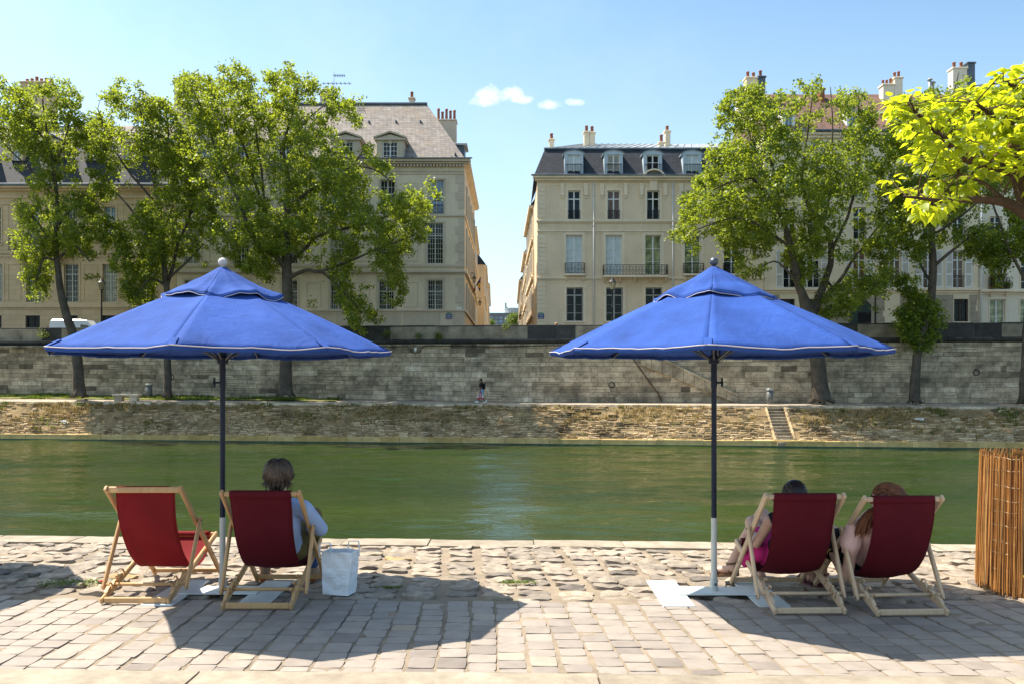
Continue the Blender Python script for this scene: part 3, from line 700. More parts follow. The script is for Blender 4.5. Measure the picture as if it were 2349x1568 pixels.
# ---------------------------------------------------------------- buildings on the island quay
def FX(px): return (px-CX)*FD/F
def FZ(py): return H+(YH-py)*FD/F
CACHE={}
def win_mesh(w,h,cols,rows,mat,trans=0.,arch=False):
    k=('w',round(w,2),round(h,2),cols,rows,mat,trans)
    if k in CACHE: return CACHE[k]
    mb=MB(); t=.07
    mb.box((-w/2,0,0),(-w/2+t,.1,h)); mb.box((w/2-t,0,0),(w/2,.1,h)); mb.box((-w/2+t,0.001,0),(w/2-t,.099,t)); mb.box((-w/2+t,.001,h-t),(w/2-t,.099,h))
    mb.box((-.055,-.012,t),(.055,.088,h-t))
    if trans: mb.box((-w/2+t,-.008,h*trans-.05),(w/2-t,.09,h*trans+.05))
    for i in range(1,rows):
        z=h*i/rows
        if trans and abs(z-h*trans)<.15: continue
        mb.box((-w/2+t,.012,z-.018),(-.055,.06,z+.018)); mb.box((.055,.012,z-.018),(w/2-t,.06,z+.018))
    for sgn in (-1,1):
        for i in range(1,cols):
            x=sgn*(.055+(w/2-t-.055)*i/cols); mb.box((x-.016,.014,t),(x+.016,.058,h-t))
    CACHE[k]=mb.mesh('window',M[mat]); return CACHE[k]
def pane_mesh(w,h,mat):
    k=('p',round(w,2),round(h,2),mat)
    if k in CACHE: return CACHE[k]
    mb=MB(); mb.box((-w/2+.03,.045,.03),(w/2-.03,.052,h-.03)); CACHE[k]=mb.mesh('pane',M[mat]); return CACHE[k]
def rail_mesh(w,h,style,dep=.0):
    k=('r',round(w,2),round(h,2),style,dep)
    if k in CACHE: return CACHE[k]
    mb=MB()
    def panel(f,L):
        def hb(z,r): a=f(0,z);b=f(L,z); mb.bar(a,b,r,r,(0,0,1),.003)
        hb(h,.05); hb(.06,.035)
        if style=='scroll':
            hb(h*.82,.025); n=max(1,round(L/.55)); s=L/n
            for i in range(n+1): mb.bar(f(i*s,0),f(i*s,h),.03,.03,(0,1,0) ,.003)
            for i in range(n):
                c=(i+.5)*s; d=f(1,0)-f(0,0); nn=Vector((-d.y,d.x,0))
                rr=min(s*.22,h*.2)
                mb.torus(f(c-rr*.9,h*.45),rr*.8,.016,nn,12,4); mb.torus(f(c+rr*.9,h*.45),rr*.8,.016,nn,12,4)
                mb.torus(f(c,h*.2),rr*.5,.014,nn,10,4); mb.torus(f(c,h*.68),rr*.5,.014,nn,10,4)
                for q in (-.42,.42): mb.bar(f(c+q*s*.92,.06),f(c+q*s*.92,h*.82),.014,.014,(0,1,0),.002)
        else:
            n=max(2,round(L/.13))
            for i in range(n+1): mb.bar(f(i*L/n,0.0),f(i*L/n,h),.022,.022,(0,1,0),.002)
    panel(lambda u,z:Vector((-w/2+u,-dep,z)),w)
    if dep:
        panel(lambda u,z:Vector((-w/2,-dep+u,z)),dep); panel(lambda u,z:Vector((w/2,-dep+u,z)),dep)
    CACHE[k]=mb.mesh('railing',M['iron']); return CACHE[k]
def bars_mesh(w,h):
    k=('b',round(w,2),round(h,2))
    if k in CACHE: return CACHE[k]
    mb=MB(); n=max(4,round(w/.14))
    for i in range(n+1): x=-w/2+w*i/n; mb.bar((x,0,-.02),(x,0,h),.026,.026,(0,1,0),.003)
    for z in (.25,h*.5,h*.82): mb.bar((-w/2-.06,0.001,z),(w/2+.06,.001,z),.02,.035,(0,0,1),.003)
    CACHE[k]=mb.mesh('window_bars',M['iron']); return CACHE[k]
def shutter_mesh(w,h):
    k=('s',round(w,2),round(h,2))
    if k in CACHE: return CACHE[k]
    mb=MB(); t=.075
    mb.mi=0; mb.box((-w/2,0,0),(-w/2+t,.045,h)); mb.box((w/2-t,0,0),(w/2,.045,h))
    for z in (0,h*.34,h*.66,h-t*1.3): mb.box((-w/2+t,.001,z),(w/2-t,.044,z+t*1.3))
    mb.mi=1; n=int(h/.075)
    for i in range(n):
        z=h*i/n+.01; mb.add([(-w/2+t,.036,z),(w/2-t,.036,z),(w/2-t,.012,z+.07),(-w/2+t,.012,z+.07)],[(0,1,2,3)])
    CACHE[k]=mb.mesh('shutter',[M['white'],M['shutter']]); return CACHE[k]
class Bld:
    def __init__(s,name,label,x0,x1,top,dep,wallmat,trim,cat='building',base=RZ,fy=None):
        s.x0,s.x1=FX(x0),FX(x1); s.zt=FZ(top); s.dep=dep; s.wm=wallmat; s.tm=trim; s.base=base; s.y=FD
        s.root=E(name,((s.x0+s.x1)/2,FD,base),label,cat); s.op=[]; s.tr=MB(); s.eps=0; s.parts=[]
    def trim(s,x0,x1,z0,z1,proj,inset=0.):
        s.eps+=1; e=(s.eps%17)*.0007; c=min(.02,proj*.5)
        y1=s.y+inset; y0=s.y-proj-e
        s.tr.add([(x0,y0+c,z0),(x1,y0+c,z0),(x1,y0,z0+c),(x0,y0,z0+c),(x1,y0,z1-c),(x0,y0,z1-c),(x1,y0+c,z1),(x0,y0+c,z1),(x0,y1,z0),(x1,y1,z0),(x1,y1,z1),(x0,y1,z1)],
            [(0,1,2,3),(3,2,4,5),(5,4,6,7),(7,6,10,11),(8,9,1,0),(8,0,3,5,7,11),(1,9,10,6,4,2)])
    def course(s,py0,py1,proj,ext=0.):
        s.trim(s.x0-ext,s.x1+ext,FZ(py1),FZ(py0),proj)
    def window(s,cx,w,py0,py1,cols=2,rows=4,mat='greypaint',pane='glass',trans=0.,surround=.16,sill=True,recess=.22,open_=True,rail=None,bars=False,key=False,off=0):
        x=FX(cx); W=w*FD/F; z0,z1=FZ(py1),FZ(py0); h=z1-z0
        s.op.append((x-W/2,x+W/2,z0,z1))
        wd=put('window',win_mesh(W,h,cols,rows,mat,trans),s.root,(x,s.y+recess,z0))
        sub('pane',pane_mesh(W,h,pane),wd)
        if surround:
            t=surround; s.trim(x-W/2-t,x-W/2,z0,z1+t,.035); s.trim(x+W/2,x+W/2+t,z0,z1+t,.035); s.trim(x-W/2,x+W/2,z1,z1+t,.036)
            if key: s.trim(x-.16,x+.16,z1+.02,z1+t+.14,.07)
        if sill: s.trim(x-W/2-.12,x+W/2+.12,z0-.12,z0,.10)
        if rail: 
            hh,dep,st=rail; put('balcony_railing',rail_mesh(W+(.25 if dep else -.02),hh,st,dep),s.root,(x,s.y-(.02 if dep else -.04),z0+.02))
        if bars: put('window_bars',bars_mesh(W-.04,h),s.root,(x,s.y+.03,z0))
        return wd
    def wall(s,extra_back=True):
        mb=MB(); X=sorted({s.x0,s.x1,*[a for o in s.op for a in o[:2]]}); Z=sorted({s.base-.3,s.zt,*[a for o in s.op for a in o[2:]]})
        for i in range(len(X)-1):
            run=None
            for j in range(len(Z)-1):
                cx,cz=(X[i]+X[i+1])/2,(Z[j]+Z[j+1])/2
                if any(o[0]<cx<o[1] and o[2]<cz<o[3] for o in s.op):
                    if run is not None: mb.add([(X[i],s.y,run),(X[i+1],s.y,run),(X[i+1],s.y,Z[j]),(X[i],s.y,Z[j])],[(0,1,2,3)]); run=None
                elif run is None: run=Z[j]
            if run is not None: mb.add([(X[i],s.y,run),(X[i+1],s.y,run),(X[i+1],s.y,Z[-1]),(X[i],s.y,Z[-1])],[(0,1,2,3)])
        for a,b,c,d in s.op:
            y0,y1=s.y,s.y+.36; vs=[(a,y0,c),(b,y0,c),(b,y0,d),(a,y0,d),(a,y1,c),(b,y1,c),(b,y1,d),(a,y1,d)]
            mb.add(vs,[(0,4,5,1),(1,5,6,2),(2,6,7,3),(3,7,4,0)])
        a,b,y0,y1,c,d=s.x0,s.x1,s.y,s.y+s.dep,s.base-.3,s.zt
        yb=s.y+.36
        mb.add([(a,y0,c),(a,y1,c),(a,y1,d),(a,y0,d)],[(0,1,2,3)]); mb.add([(b,y0,c),(b,y1,c),(b,y1,d),(b,y0,d)],[(0,3,2,1)])
        mb.add([(a,y1,c),(b,y1,c),(b,y1,d),(a,y1,d)],[(0,3,2,1)]); mb.add([(a,y0,d),(b,y0,d),(b,y1,d),(a,y1,d)],[(0,1,2,3)])
        s.wallo=mb.build('wall',M[s.wm],s.root)
        if s.tr.v: s.tr.build('stone_trim',M[s.tm],s.root)
    def chimney(s,px0,px1,py0,py1,D,pots=2,mat='trimC',dep=.9,cap=True,ph=.55,side=None):
        x0,x1=(px0-CX)/F*D,(px1-CX)/F*D; zt=H+(YH-py0)/F*D; zb=H+(YH-py1)/F*D-1.2
        mb=MB(); mb.bbox((x0,D,zb),(x1,D+dep,zt),.02); 
        if cap: mb.bbox((x0-.08,D-.08,zt+.003),(x1+.08,D+dep+.08,zt+.14),.03)
        c=mb.build('chimney',M[mat],s.root)
        for i in range(pots):
            x=lerp(x0,x1,(i+.5)/pots); m2=MB(); hh=ph*U(.8,1.25); rr=min(.15,(x1-x0)/pots*.36)
            m2.lathe([(rr*1.15,zt+.12),(rr,zt+.2),(rr*.85,zt+.12+hh*.8),(rr*1.05,zt+.12+hh*.86),(rr*.95,zt+.12+hh)],(x,D+dep*.5,0),10)
            m2.build('chimney_pot',M['clay'],c,smooth=True)
        return c
# ============ A : long golden ashlar mansion at the far left
A=Bld('mansion','long golden ashlar mansion with dark slate mansard at the far left behind the trees',-330,404,428,14,'wallA','trimA')
for i,cx in enumerate((-275,-187,-99,-11,77,163.5,252,340)):
    A.window(cx,33.5,606,693.5,3,7,'greypaint','glass' if i%3 else 'curtainwarm',.74,key=True)
    A.window(cx,27,474,561,2,6,'greypaint',('glasssky','glass')[i%2],.66,.12)
    A.window(cx-2,33,724,757,1,2,'iron','glass',0,0.,False,bars=True)
    A.trim(FX(cx-2)-.72,FX(cx-2)+.72,FZ(724),FZ(720.5),.03)
    x=FX(cx+44); 
    for z0,z1 in ((606,690),(470,548)):
        for q in ((x-.55,x-.50),(x+.50,x+.55)): A.trim(q[0],q[1],FZ(z1),FZ(z0),.02)
        A.trim(x-.50,x+.50,FZ(z0)-.05,FZ(z0),.02); A.trim(x-.50,x+.50,FZ(z1),FZ(z1)+.05,.02)
A.course(695,706,.14); A.course(706.5,709,.08); A.course(578,583,.16); A.course(584,590,.07); A.course(553,556,.05)
A.course(449,455,.10); A.course(466,469,.05); A.course(429,434,.5,.2); A.course(434.5,439,.28)
A.wall()
bx0,bx1=FX(34),FX(168); mb=MB(); mb.bbox((bx0,FD-1.0,FZ(583)),(bx1,FD-.17,FZ(579)),.04)
for px in (62,100,140): 
    x=FX(px); mb.prism([(0,0),(0,-1.0),(-.35,-.75),(-.8,-.15),(-.8,0)],lambda y,z:(x-.14,FD-.18+y,FZ(583.2)+z),lambda y,z:(x+.14,FD-.18+y,FZ(583.2)+z))
mb.build('balcony_slab',M['trimA'],A.root)
put('balcony_railing',rail_mesh(bx1-bx0-.1,1.25,'scroll',.75),A.root,((bx0+bx1)/2,FD-.2,FZ(579)))
def mansard(b,zt,z1,y1,z2,y2,mat,mat2,hipL=0,hipR=0,ov=.25,hip2=0):
    x0,x1=b.x0,b.x1; y0=FD-ov; yb=FD+b.dep
    mb=MB()
    def ring(z,ins,hl,hr): return [(x0-(ov if hl else 0)+hl,y0+ins,z),(x1+(ov if hr else 0)-hr,y0+ins,z),(x1+(ov if hr else 0)-hr,yb-ins*.2,z),(x0-(ov if hl else 0)+hl,yb-ins*.2,z)]
    r0=ring(zt,0,1e-6*hipL,1e-6*hipR); r1=ring(z1,y1,hipL,hipR); r2=ring(z2,y2,hipL+hip2*(hipL>0),hipR+hip2*(hipR>0))
    mb.mi=0; mb.add(r0+r1,[(0,1,5,4),(1,2,6,5),(3,0,4,7)]); mb.mi=1; mb.add(r1+r2,[(0,1,5,4),(1,2,6,5),(3,0,4,7),(4,5,6,7)])
    return mb.build('roof',[M[mat],M[mat2]],b.root)
def Zat(py,D): return H+(YH-py)/F*D
mansard(A,FZ(428)+.02,Zat(322,74.2),2.6,Zat(291,79),7,'slate','slateB')
mb=MB(); mb.bbox((A.x0,FD-.62,FZ(429)+.02),(A.x1,FD-.2,FZ(423.5)),.05); mb.build('gutter',M['lead'],A.root)
def dormer(b,cx,w,py0,py1,D,mat,head='ped',wcols=2,wrows=3,pane='glass',frame='white',roofmat='lead',sw=.3,inner=None,depth=2.2,rail=None):
    x=(cx-CX)/F*D; W=w/F*D; z0,z1=Zat(py1,D),Zat(py0,D); h=z1-z0
    mb=MB(); y=D; hh=h*.72 if head=='ped' else h*.86
    mb.mi=0
    mb.bbox((x-W/2,y,z0),(x-W/2+sw,y+depth,z0+hh),.015); mb.bbox((x+W/2-sw,y,z0),(x+W/2,y+depth,z0+hh),.015)
    iw=W-2*sw; wh=hh-.1
    mb.box((x-iw/2,y+.02,z0+wh),(x+iw/2,y+depth,z0+hh-.004))
    if head=='ped':
        e=.18; mb.bbox((x-W/2-e,y-e,z0+hh+.003),(x+W/2+e,y+depth,z0+hh+.16),.03)
        mb.bbox((x-.14,y-.06,z0+hh-.3),(x+.14,y+.1,z0+hh+.0),.02)
        zt=z0+hh+.163; zr=z0+h
        mb.prism([(-W/2-e*.6,0),(W/2+e*.6,0),(0,zr-zt-.14)],lambda a,c:(x+a,y-.04,zt+c),lambda a,c:(x+a,y+depth,zt+c))
        mb.mi=1
        for sg in (-1,1):
            p=[(sg*(W/2+e*1.4),-.02),(0,zr-zt),(0,zr-zt+.13),(sg*(W/2+e*1.4),.12)]
            mb.prism(p if sg<0 else p[::-1],lambda a,c:(x+a,y-e-.02,zt+c),lambda a,c:(x+a,y+depth,zt+c))
    elif head=='arch':
        n=10; e=.14; top=[]; 
        for i in range(n+1):
            a=math.pi*(.18+.64*i/n); top.append((-(W/2+e)*math.cos(a)/math.cos(math.pi*.18),(h-hh)*(math.sin(a)-math.sin(math.pi*.18))/(1-math.sin(math.pi*.18))))
        poly=[(-W/2-e,-.06)]+top+[(W/2+e,-.06)]
        mb.prism(poly[::-1],lambda a,c:(x+a,y-.03,z0+hh+c),lambda a,c:(x+a,y+depth,z0+hh+c))
        mb.mi=1; poly2=[(p[0]*1.03,p[1]+.05) for p in top]; pl=top[::-1]
        mb.prism((poly2[::-1]+top),lambda a,c:(x+a,y-.12,z0+hh+c),lambda a,c:(x+a,y+depth,z0+hh+c))
    else:
        mb.mi=1; mb.add([(x-W/2-.1,y-.12,z0+hh),(x+W/2+.1,y-.12,z0+hh),(x+W/2+.1,y+depth,z0+h+.25),(x-W/2-.1,y+depth,z0+h+.25),(x-W/2-.1,y-.12,z0+hh+.1),(x+W/2+.1,y-.12,z0+hh+.1),(x+W/2+.1,y+depth,z0+h+.35),(x-W/2-.1,y+depth,z0+h+.35)],
            [(0,3,2,1),(4,5,6,7),(0,1,5,4),(1,2,6,5),(2,3,7,6),(3,0,4,7)])
    d=mb.build('dormer',[M[mat],M[roofmat]],b.root,loc=(x,y,z0))
    f=bpy.data.objects.new('window_frame',win_mesh(iw,wh,wcols,wrows,frame)); COL.objects.link(f); f.parent=d; f.location=(0,.12,0)
    p=bpy.data.objects.new('pane',pane_mesh(iw,wh,pane)); COL.objects.link(p); p.parent=d; p.location=(0,.12,0)
    if rail:
        r_=bpy.data.objects.new('railing',rail_mesh(iw+.3,rail,'bars')); COL.objects.link(r_); r_.parent=d; r_.location=(0,-.10,.05)
    return d
for cx in (-230,-140,-50,38,122,207,292,372): dormer(A,cx,30,312,368,72.9,'trimA','ped',2,3,'glasssky','white','lead',.28)
A.chimney(46,112,190,300,78,6,'trimA',1.6); A.chimney(399,443,182,300,75,4,'trimB',3.0)
# ============ B : grey stone corner building with steep slate roof
B=Bld('corner_house','grey stone corner house with steep old slate roof, left of the side street',405,1065,372,20,'wallB','trimB')
for i,cx in enumerate((441,552,664,775,886,998)):
    B.window(cx,37,512,605,3,8,'greypaint',('curtainwarm','glass','glass','curtainwarm','glass','glass')[i],.70,.2,key=False)
    B.window(cx,35,642.6,710,3,6,'greypaint','glass',.62,.2)
    B.window(cx+3,34,413,491,2,5,'greypaint','glasssky' if i%2 else 'glass',.6,.16,rail=(.75,.0,'bars'))
    x=FX(cx+56)
    for z0,z1 in ((648,705),(520,600),(420,486)):
        if i<5:
            for q in ((x-.62,x-.56),(x+.56,x+.62)): B.trim(q[0],q[1],FZ(z1),FZ(z0),.02)
            B.trim(x-.56,x+.56,FZ(z0)-.06,FZ(z0),.02); B.trim(x-.56,x+.56,FZ(z1),FZ(z1)+.06,.02)
B.course(493,497.5,.12,.05); B.course(607,613,.10,.04); B.course(621,626.5,.26,.05); B.course(627,629.5,.12,.02); B.course(711,715,.16,.05)
B.course(368,374,.6,.55); B.course(374.6,378,.42,.38); B.course(392,395,.08); B.course(398,401,.05)
n=88
for i in range(n): x=lerp(B.x0+.2,B.x1+.15,i/n); B.trim(x,x+.16,FZ(384),FZ(378.5),.32)
for k in range(16):
    z=lerp(FZ(716),FZ(402),k/16); h_=(FZ(402)-FZ(716))/16
    if abs((FZ(624)-z-h_/2))<.5 or abs(FZ(495)-z-h_/2)<.3: continue
    B.trim(B.x1-(.75 if k%2 else .5),B.x1+.03,z+.02,z+h_-.02,.03)
for p0,p1 in ((700,765),(770,832),(838,920),(925,1010),(1040,1064)): B.trim(FX(p0),FX(p1),FZ(747),FZ(718),.025)
# windows on the street side of B
B.wall()
mb=MB(); xs=B.x1
for z0,z1,pr in ((FZ(374),FZ(368),.5),(FZ(378),FZ(374.6),.36),(FZ(497.5),FZ(493),.12),(FZ(626.5),FZ(621),.24),(FZ(715),FZ(711),.15)): mb.box((xs+.002,FD+.02,z0),(xs+pr,FD+19.9,z1-.003))
mb.build('side_trim',M['trimC'],B.root)
for j,y in enumerate((75,79,83,87,90.5)):
    for py0,py1,w in ((413,491,1.2),(512,605,1.3),(642,710,1.3)):
        z0,z1=FZ(py1),FZ(py0); wd=put('window',win_mesh(w,z1-z0,2,5,'greypaint'),B.root,(xs+.10,y,z0),R(90)); sub('pane',pane_mesh(w,z1-z0,'glass'),wd)
mb=MB(); zr=Zat(240,78.5); yr=78.5; xl=FX(405); xrr=(979-CX)/F*78.5; e=.45
v=[(xl,FD-e,FZ(367.5)),(B.x1+e,FD-e,FZ(367.5)),(B.x1+e,FD+20,FZ(367.5)),(xl,FD+20,FZ(367.5)),(xl,yr,zr),(xrr,yr,zr),(xrr-1,yr+7,zr),(xl,yr+7,zr)]
# bell-cast foot
k=.10
def mixv(a,b,t,dz=0): return tuple(a[i]*(1-t)+b[i]*t+(dz if i==2 else 0) for i in range(3))
f0,f1=mixv(v[0],v[4],k,-.45),mixv(v[1],v[5],k,-.45); f2=mixv(v[2],v[6],k,-.45)
mb.add(v+[f0,f1,f2],[(0,1,9,8),(8,9,5,4),(1,2,10,9),(9,10,6,5),(4,5,6,7),(2,3,7,6)])
rf=mb.build('roof',M['slateB'],B.root)
mb=MB(); mb.tube([(xl,yr-.05,zr+.05),(xrr+.05,yr-.05,zr+.05)],.14,6); mb.bbox((xl,FD-.75,FZ(368)+.01),(B.x1+.7,FD-.46,FZ(366)),.03); mb.build('ridge_flashing',M['zincdark'],B.root)
for cx,pn in ((464,'glasssky'),(560,'glass'),(655,'glass'),(793,'glass'),(895,'glass')):
    d=dormer(B,cx,62,305,367,71.95,'trimB','ped',2,4,pn,'white','trimB',.52,depth=3.2)
mb=MB(); x0=(1036-CX)/F*76; x1=(1066-CX)/F*76
mb.mi=0; mb.bbox((x0,75.5,Zat(368,76)),(x1,77.6,Zat(338,76)),.03); mb.mi=1; mb.bbox((x0-.1,75.3,Zat(338,76)+.004),(x1+.25,77.8,Zat(333,76)),.04); mb.build('dormer',[M['zincdark'],M['zinc']],B.root)
B.chimney(1000,1046,277,360,86,5,'trimB',1.4,ph=1.1); B.chimney(938,950,227,240,79,1,'trimB',.6); B.chimney(734,756,217,240,79,2,'trimB',1.0)
for px,py in ((847,281),(909,280),(965,280),(1045,355),(1037,364)):
    mb=MB(); D=lerp(FD-.4,78.5,(367-py)/127.); c=P(px,py,D); mb.prism([(-.1,0),(.1,0),(0,.22)],lambda a,b_:(c.x+a,c.y-.2,c.z+b_-.05),lambda a,b_:(c.x+a,c.y+.3,c.z+b_)); mb.build('roof_vent',M['zincdark'],B.root)
# ============ C : beige house with blue slate mansard, right of the street
Cb=Bld('mansard_house','beige stuccoed house with dark blue slate mansard and arched dormers right of the side street',1233,1752,409,13,'wallC','trimC')
cols=(1317,1408,1498.5,1589,1679)
for i,cx in enumerate(cols):
    Cb.window(cx,29,437.7,503.7,1,3,'white',('glass','woodpane','glass','glass','glass')[i],.72,.2,rail=(.75,0,'scroll'))
    Cb.window(cx,37,539.5,630,1,3,'white',('curtain','curtain','greenpane','greenpane','glass')[i],0,.24,sill=False)
    Cb.window(cx+1.5,38,660,737,1,4,'white','glass',.78,.25,bars=True,key=False)
    for q in (-27,27):
        x=FX(cx+q); 
        if q>-99: Cb.trim(x-.16,x+.16,FZ(450),FZ(421),.16); Cb.trim(x-.12,x+.12,FZ(455),FZ(450.4),.10)
    # shallow stucco panels between the bays
    xm=FX(cx+45)
    if i<4:
        for z0,z1 in ((425,498),(538,634),(648,745)):
            for q in ((xm-.78,xm-.74),(xm+.74,xm+.78)): Cb.trim(q[0],q[1],FZ(z1),FZ(z0),.018)
            Cb.trim(xm-.74,xm+.74,FZ(z0)-.04,FZ(z0),.018)
for z0,z1 in ((425,498),(538,634),(648,745)):
    Cb.trim(FX(1257),FX(1290),FZ(z0)-.04,FZ(z0),.018); Cb.trim(FX(1255.8),FX(1257),FZ(z1),FZ(z0),.018)
Cb.course(506,510,.16,.1); Cb.course(510.4,513,.08,.05); Cb.course(529,532,.10,.05); Cb.course(532.3,535,.05); Cb.course(636,640.5,.14,.08); Cb.course(641,643,.06)
Cb.course(406,411,.5,.4); Cb.course(411.5,416,.3,.22); Cb.course(417,419,.12,.05)
for i in range(24): x=FX(lerp(1262,1745,i/23)); Cb.trim(x-.02,x+.02,FZ(529),FZ(513.3),.05)
for k in range(33):
    z=lerp(FZ(748),FZ(420),k/33); h_=(FZ(420)-FZ(748))/33
    if any(abs(FZ(p)-z-h_/2)<.35 for p in (509,532,639)): continue
    Cb.trim(FX(1233)-.03,FX(1251),z+.02,z+h_-.02,.03)
Cb.wall()
# curved pediment over the third bay
mb=MB(); x=FX(1498.5); n=12; pts=[]
for i in range(n+1): a=math.pi*i/n; pts.append((-math.cos(a)*.95,math.sin(a)*.75))
inn=[(p[0]*.84,p[1]*.82) for p in pts]
mb.prism(pts[::-1]+inn,lambda a,c:(x+a,FD-.56,FZ(411)+c),lambda a,c:(x+a,FD-.01,FZ(411)+c))
mb.prism([(p[0]*.84,p[1]*.82) for p in pts[::-1]],lambda a,c:(x+a,FD-.16,FZ(411)+c),lambda a,c:(x+a,FD-.012,FZ(411)+c))
mb.prism([(-.3,-1.0),(.3,-1.0),(.36,.45),(-.36,.45)][::1],lambda a,c:(x+a,FD-.2,FZ(411)+c),lambda a,c:(x+a,FD-.013,FZ(411)+c))
mb.build('arched_pediment',M['trimC'],Cb.root)
def balc(b,px0,px1,py0,py1,dep,mat):
    x0,x1=FX(px0),FX(px1); mb=MB(); mb.bbox((x0-.06,FD-dep-.08,FZ(py1)-.16),(x1+.06,FD-.02,FZ(py1)),.03)
    n=max(2,int((x1-x0)/1.1)+1)
    for i in range(n):
        x=lerp(x0+.12,x1-.12,i/(n-1)); mb.prism([(0,0),(0,-.45),(-.15,-.38),(-dep*.8,-.06),(-dep*.8,0)],lambda y,z:(x-.05,FD-.03+y,FZ(py1)-.165+z),lambda y,z:(x+.05,FD-.03+y,FZ(py1)-.165+z))
    mb.build('balcony_slab',M[mat],b.root)
    put('balcony_railing',rail_mesh(x1-x0,FZ(py0)-FZ(py1),'scroll',dep),b.root,((x0+x1)/2,FD-.02,FZ(py1)))
balc(Cb,1296,1340,605,629,.35,'trimC'); balc(Cb,1383,1528,611,634,.8,'trimC'); balc(Cb,1567,1612,606,629,.35,'trimC'); balc(Cb,1658,1702,606,629,.35,'trimC')
mb=MB(); ov=.3
x0,x1=Cb.x0,Cb.x1
r0=[(x0-ov,FD-ov,FZ(404)),(x1,FD-ov,FZ(404)),(x1,FD+12,FZ(404)),(x0-ov,FD+12,FZ(404))]
D1=73.3; z1=Zat(342,D1); xa=(1250-CX)/F*D1
r1=[(xa,D1,z1),(x1,D1,z1),(x1,FD+12,z1),(xa,FD+12,z1)]
D2=79.; z2=Zat(331,D2); xb=(1340-CX)/F*D2
r2=[(xb,D2,z2),(x1,D2,z2),(x1,D2+1,z2),(xb,D2+1,z2)]
mb.mi=0; mb.add(r0+r1,[(0,1,5,4),(3,0,4,7)]); mb.mi=1; mb.add(r1+r2,[(0,1,5,4),(3,0,4,7),(4,5,6,7),(2,3,7,6)])
for i in range(26):     # standing seams
    t=i/25; a=Vector(r1[0]).lerp(Vector(r1[1]),t); b_=Vector(r2[0]).lerp(Vector(r2[1]),t); mb.bar(a+Vector((0,0,.03)),b_+Vector((0,0,.03)),.05,.06,(0,0,1),.004)
mb.build('roof',[M['slate'],M['zinc']],Cb.root)
mb=MB(); mb.bbox((xa-.08,D1-.14,z1-.06),(x1,D1+.1,z1+.1),.04); mb.bbox((x0-ov-.25,FD-.62,FZ(406)+.01),(x1,FD-ov-.02,FZ(403)),.04); mb.build('gutter',M['lead'],Cb.root)
for i,cx in enumerate((1316.5,1407.5,1497.5,1588,1679)):
    dormer(Cb,cx,43,345,406,71.78,'dormerblue','arch',1,3,('curtain','curtainwarm','dark','curtain','glass')[i],'white','lead',.26,depth=1.6,rail=.98)
mb=MB()
for px in (1361.5,1543): 
    x=FX(px); mb.tube([(x,FD-.09,FZ(420)),(x,FD-.09,RZ)],.065,8)
    for py in (450,520,600,680): mb.lathe([(.085,-.05),(.085,.05)],(x,FD-.09,FZ(py)),8)
    mb.build('downpipe',M['shutter'],Cb.root,smooth=True); mb=MB()
Cb.chimney(1340,1352,305,334,76.5,1,'trimC',.6); Cb.chimney(1352.5,1365,306,334,76.5,1,'trimC',.6); Cb.chimney(1526,1538,303,332,76.5,1,'trimC',.7); Cb.chimney(1512,1524,329,336,76.,1,'trimC',.5); Cb.chimney(1260,1271,322,341,76,1,'trimC',.6)
# ============ D : tall cream house with red tiled roof
Db=Bld('tall_house','tall cream house with red tile roof and pale shutters behind right trees',1753,2244,303,14,'wallD','trimC')
wc=(1812,1867,1972,2054,2131,2199)
for i,cx in enumerate(wc):
    wd=Db.window(cx,29 if i<3 else 26,574,660,1,4,'white',('glass','glass','woodpane','woodpane','woodpane','woodpane')[i],.74,0,rail=(1.0,0,'bars'))
    W=29 if i<3 else 26; sw_=17*FD/F; hh=FZ(575)-FZ(660)
    for sg in (-1,1):
        x=FX(cx)+sg*(W/2*FD/F+sw_/2+.03); put('shutter',shutter_mesh(sw_-.02,hh),Db.root,(x,FD-.06,FZ(660)))
    Db.window(cx,29,476,549,1,4,'white','glass',.7,.10,rail=(.9,0,'bars'))
    Db.window(cx,27,395,452,1,3,'white',('glasssky','glass')[i%2],.7,.10)
    Db.window(cx+(0),14,321,342,1,1,'dormerblue','glasssky',0,.05)
for a,b_ in ((2205,33),(2115,33),(1858,34),(1806,34),): Db.window(a,b_,686,738,1,2,'brown','glass',0,0,bars=True)
Db.course(550,554,.10); Db.course(661,667,.22,.0); Db.course(667.5,672,.12); Db.course(462,466,.08); Db.course(306,312,.42,.1); Db.course(312.6,318,.25)
# arched carriage door
xd=FX(1973); wd_=50*FD/F; zsp=FZ(706); zto=FZ(687)
Db.op.append((xd-wd_/2,xd+wd_/2,RZ-.1,zsp+.05))
Db.wall()
mb=MB(); n=14; arc=[(xd-wd_/2*math.cos(math.pi*i/n),zsp+(zto-zsp)*math.sin(math.pi*i/n)) for i in range(n+1)]
mb.prism(([(xd-wd_/2,RZ)]+arc+[(xd+wd_/2,RZ)])[::-1],lambda a,c:(a,FD-.012,c),lambda a,c:(a,FD+.34,c))
dr=mb.build('carriage_door',M['door'],Db.root)
m2=MB(); m2.box((xd-.2,FD-.02,RZ),(xd+.9,FD-.013,FZ(717))); m2.build('wicket_shade_sheet',M['dark'],dr)  # thin dark sheet on the door, painted shade of an open wicket
mb=MB(); outer=[(xd-(wd_/2+.5)*math.cos(math.pi*i/n),zsp+(zto-zsp+.5)*math.sin(math.pi*i/n)) for i in range(n+1)]
for i in range(n):
    q=[arc[i],arc[i+1],outer[i+1],outer[i]]; pr=.05+.012*(i%2); mb.prism(q[::-1],lambda a,c:(a,FD-pr,c),lambda a,c:(a,FD+.02,c))
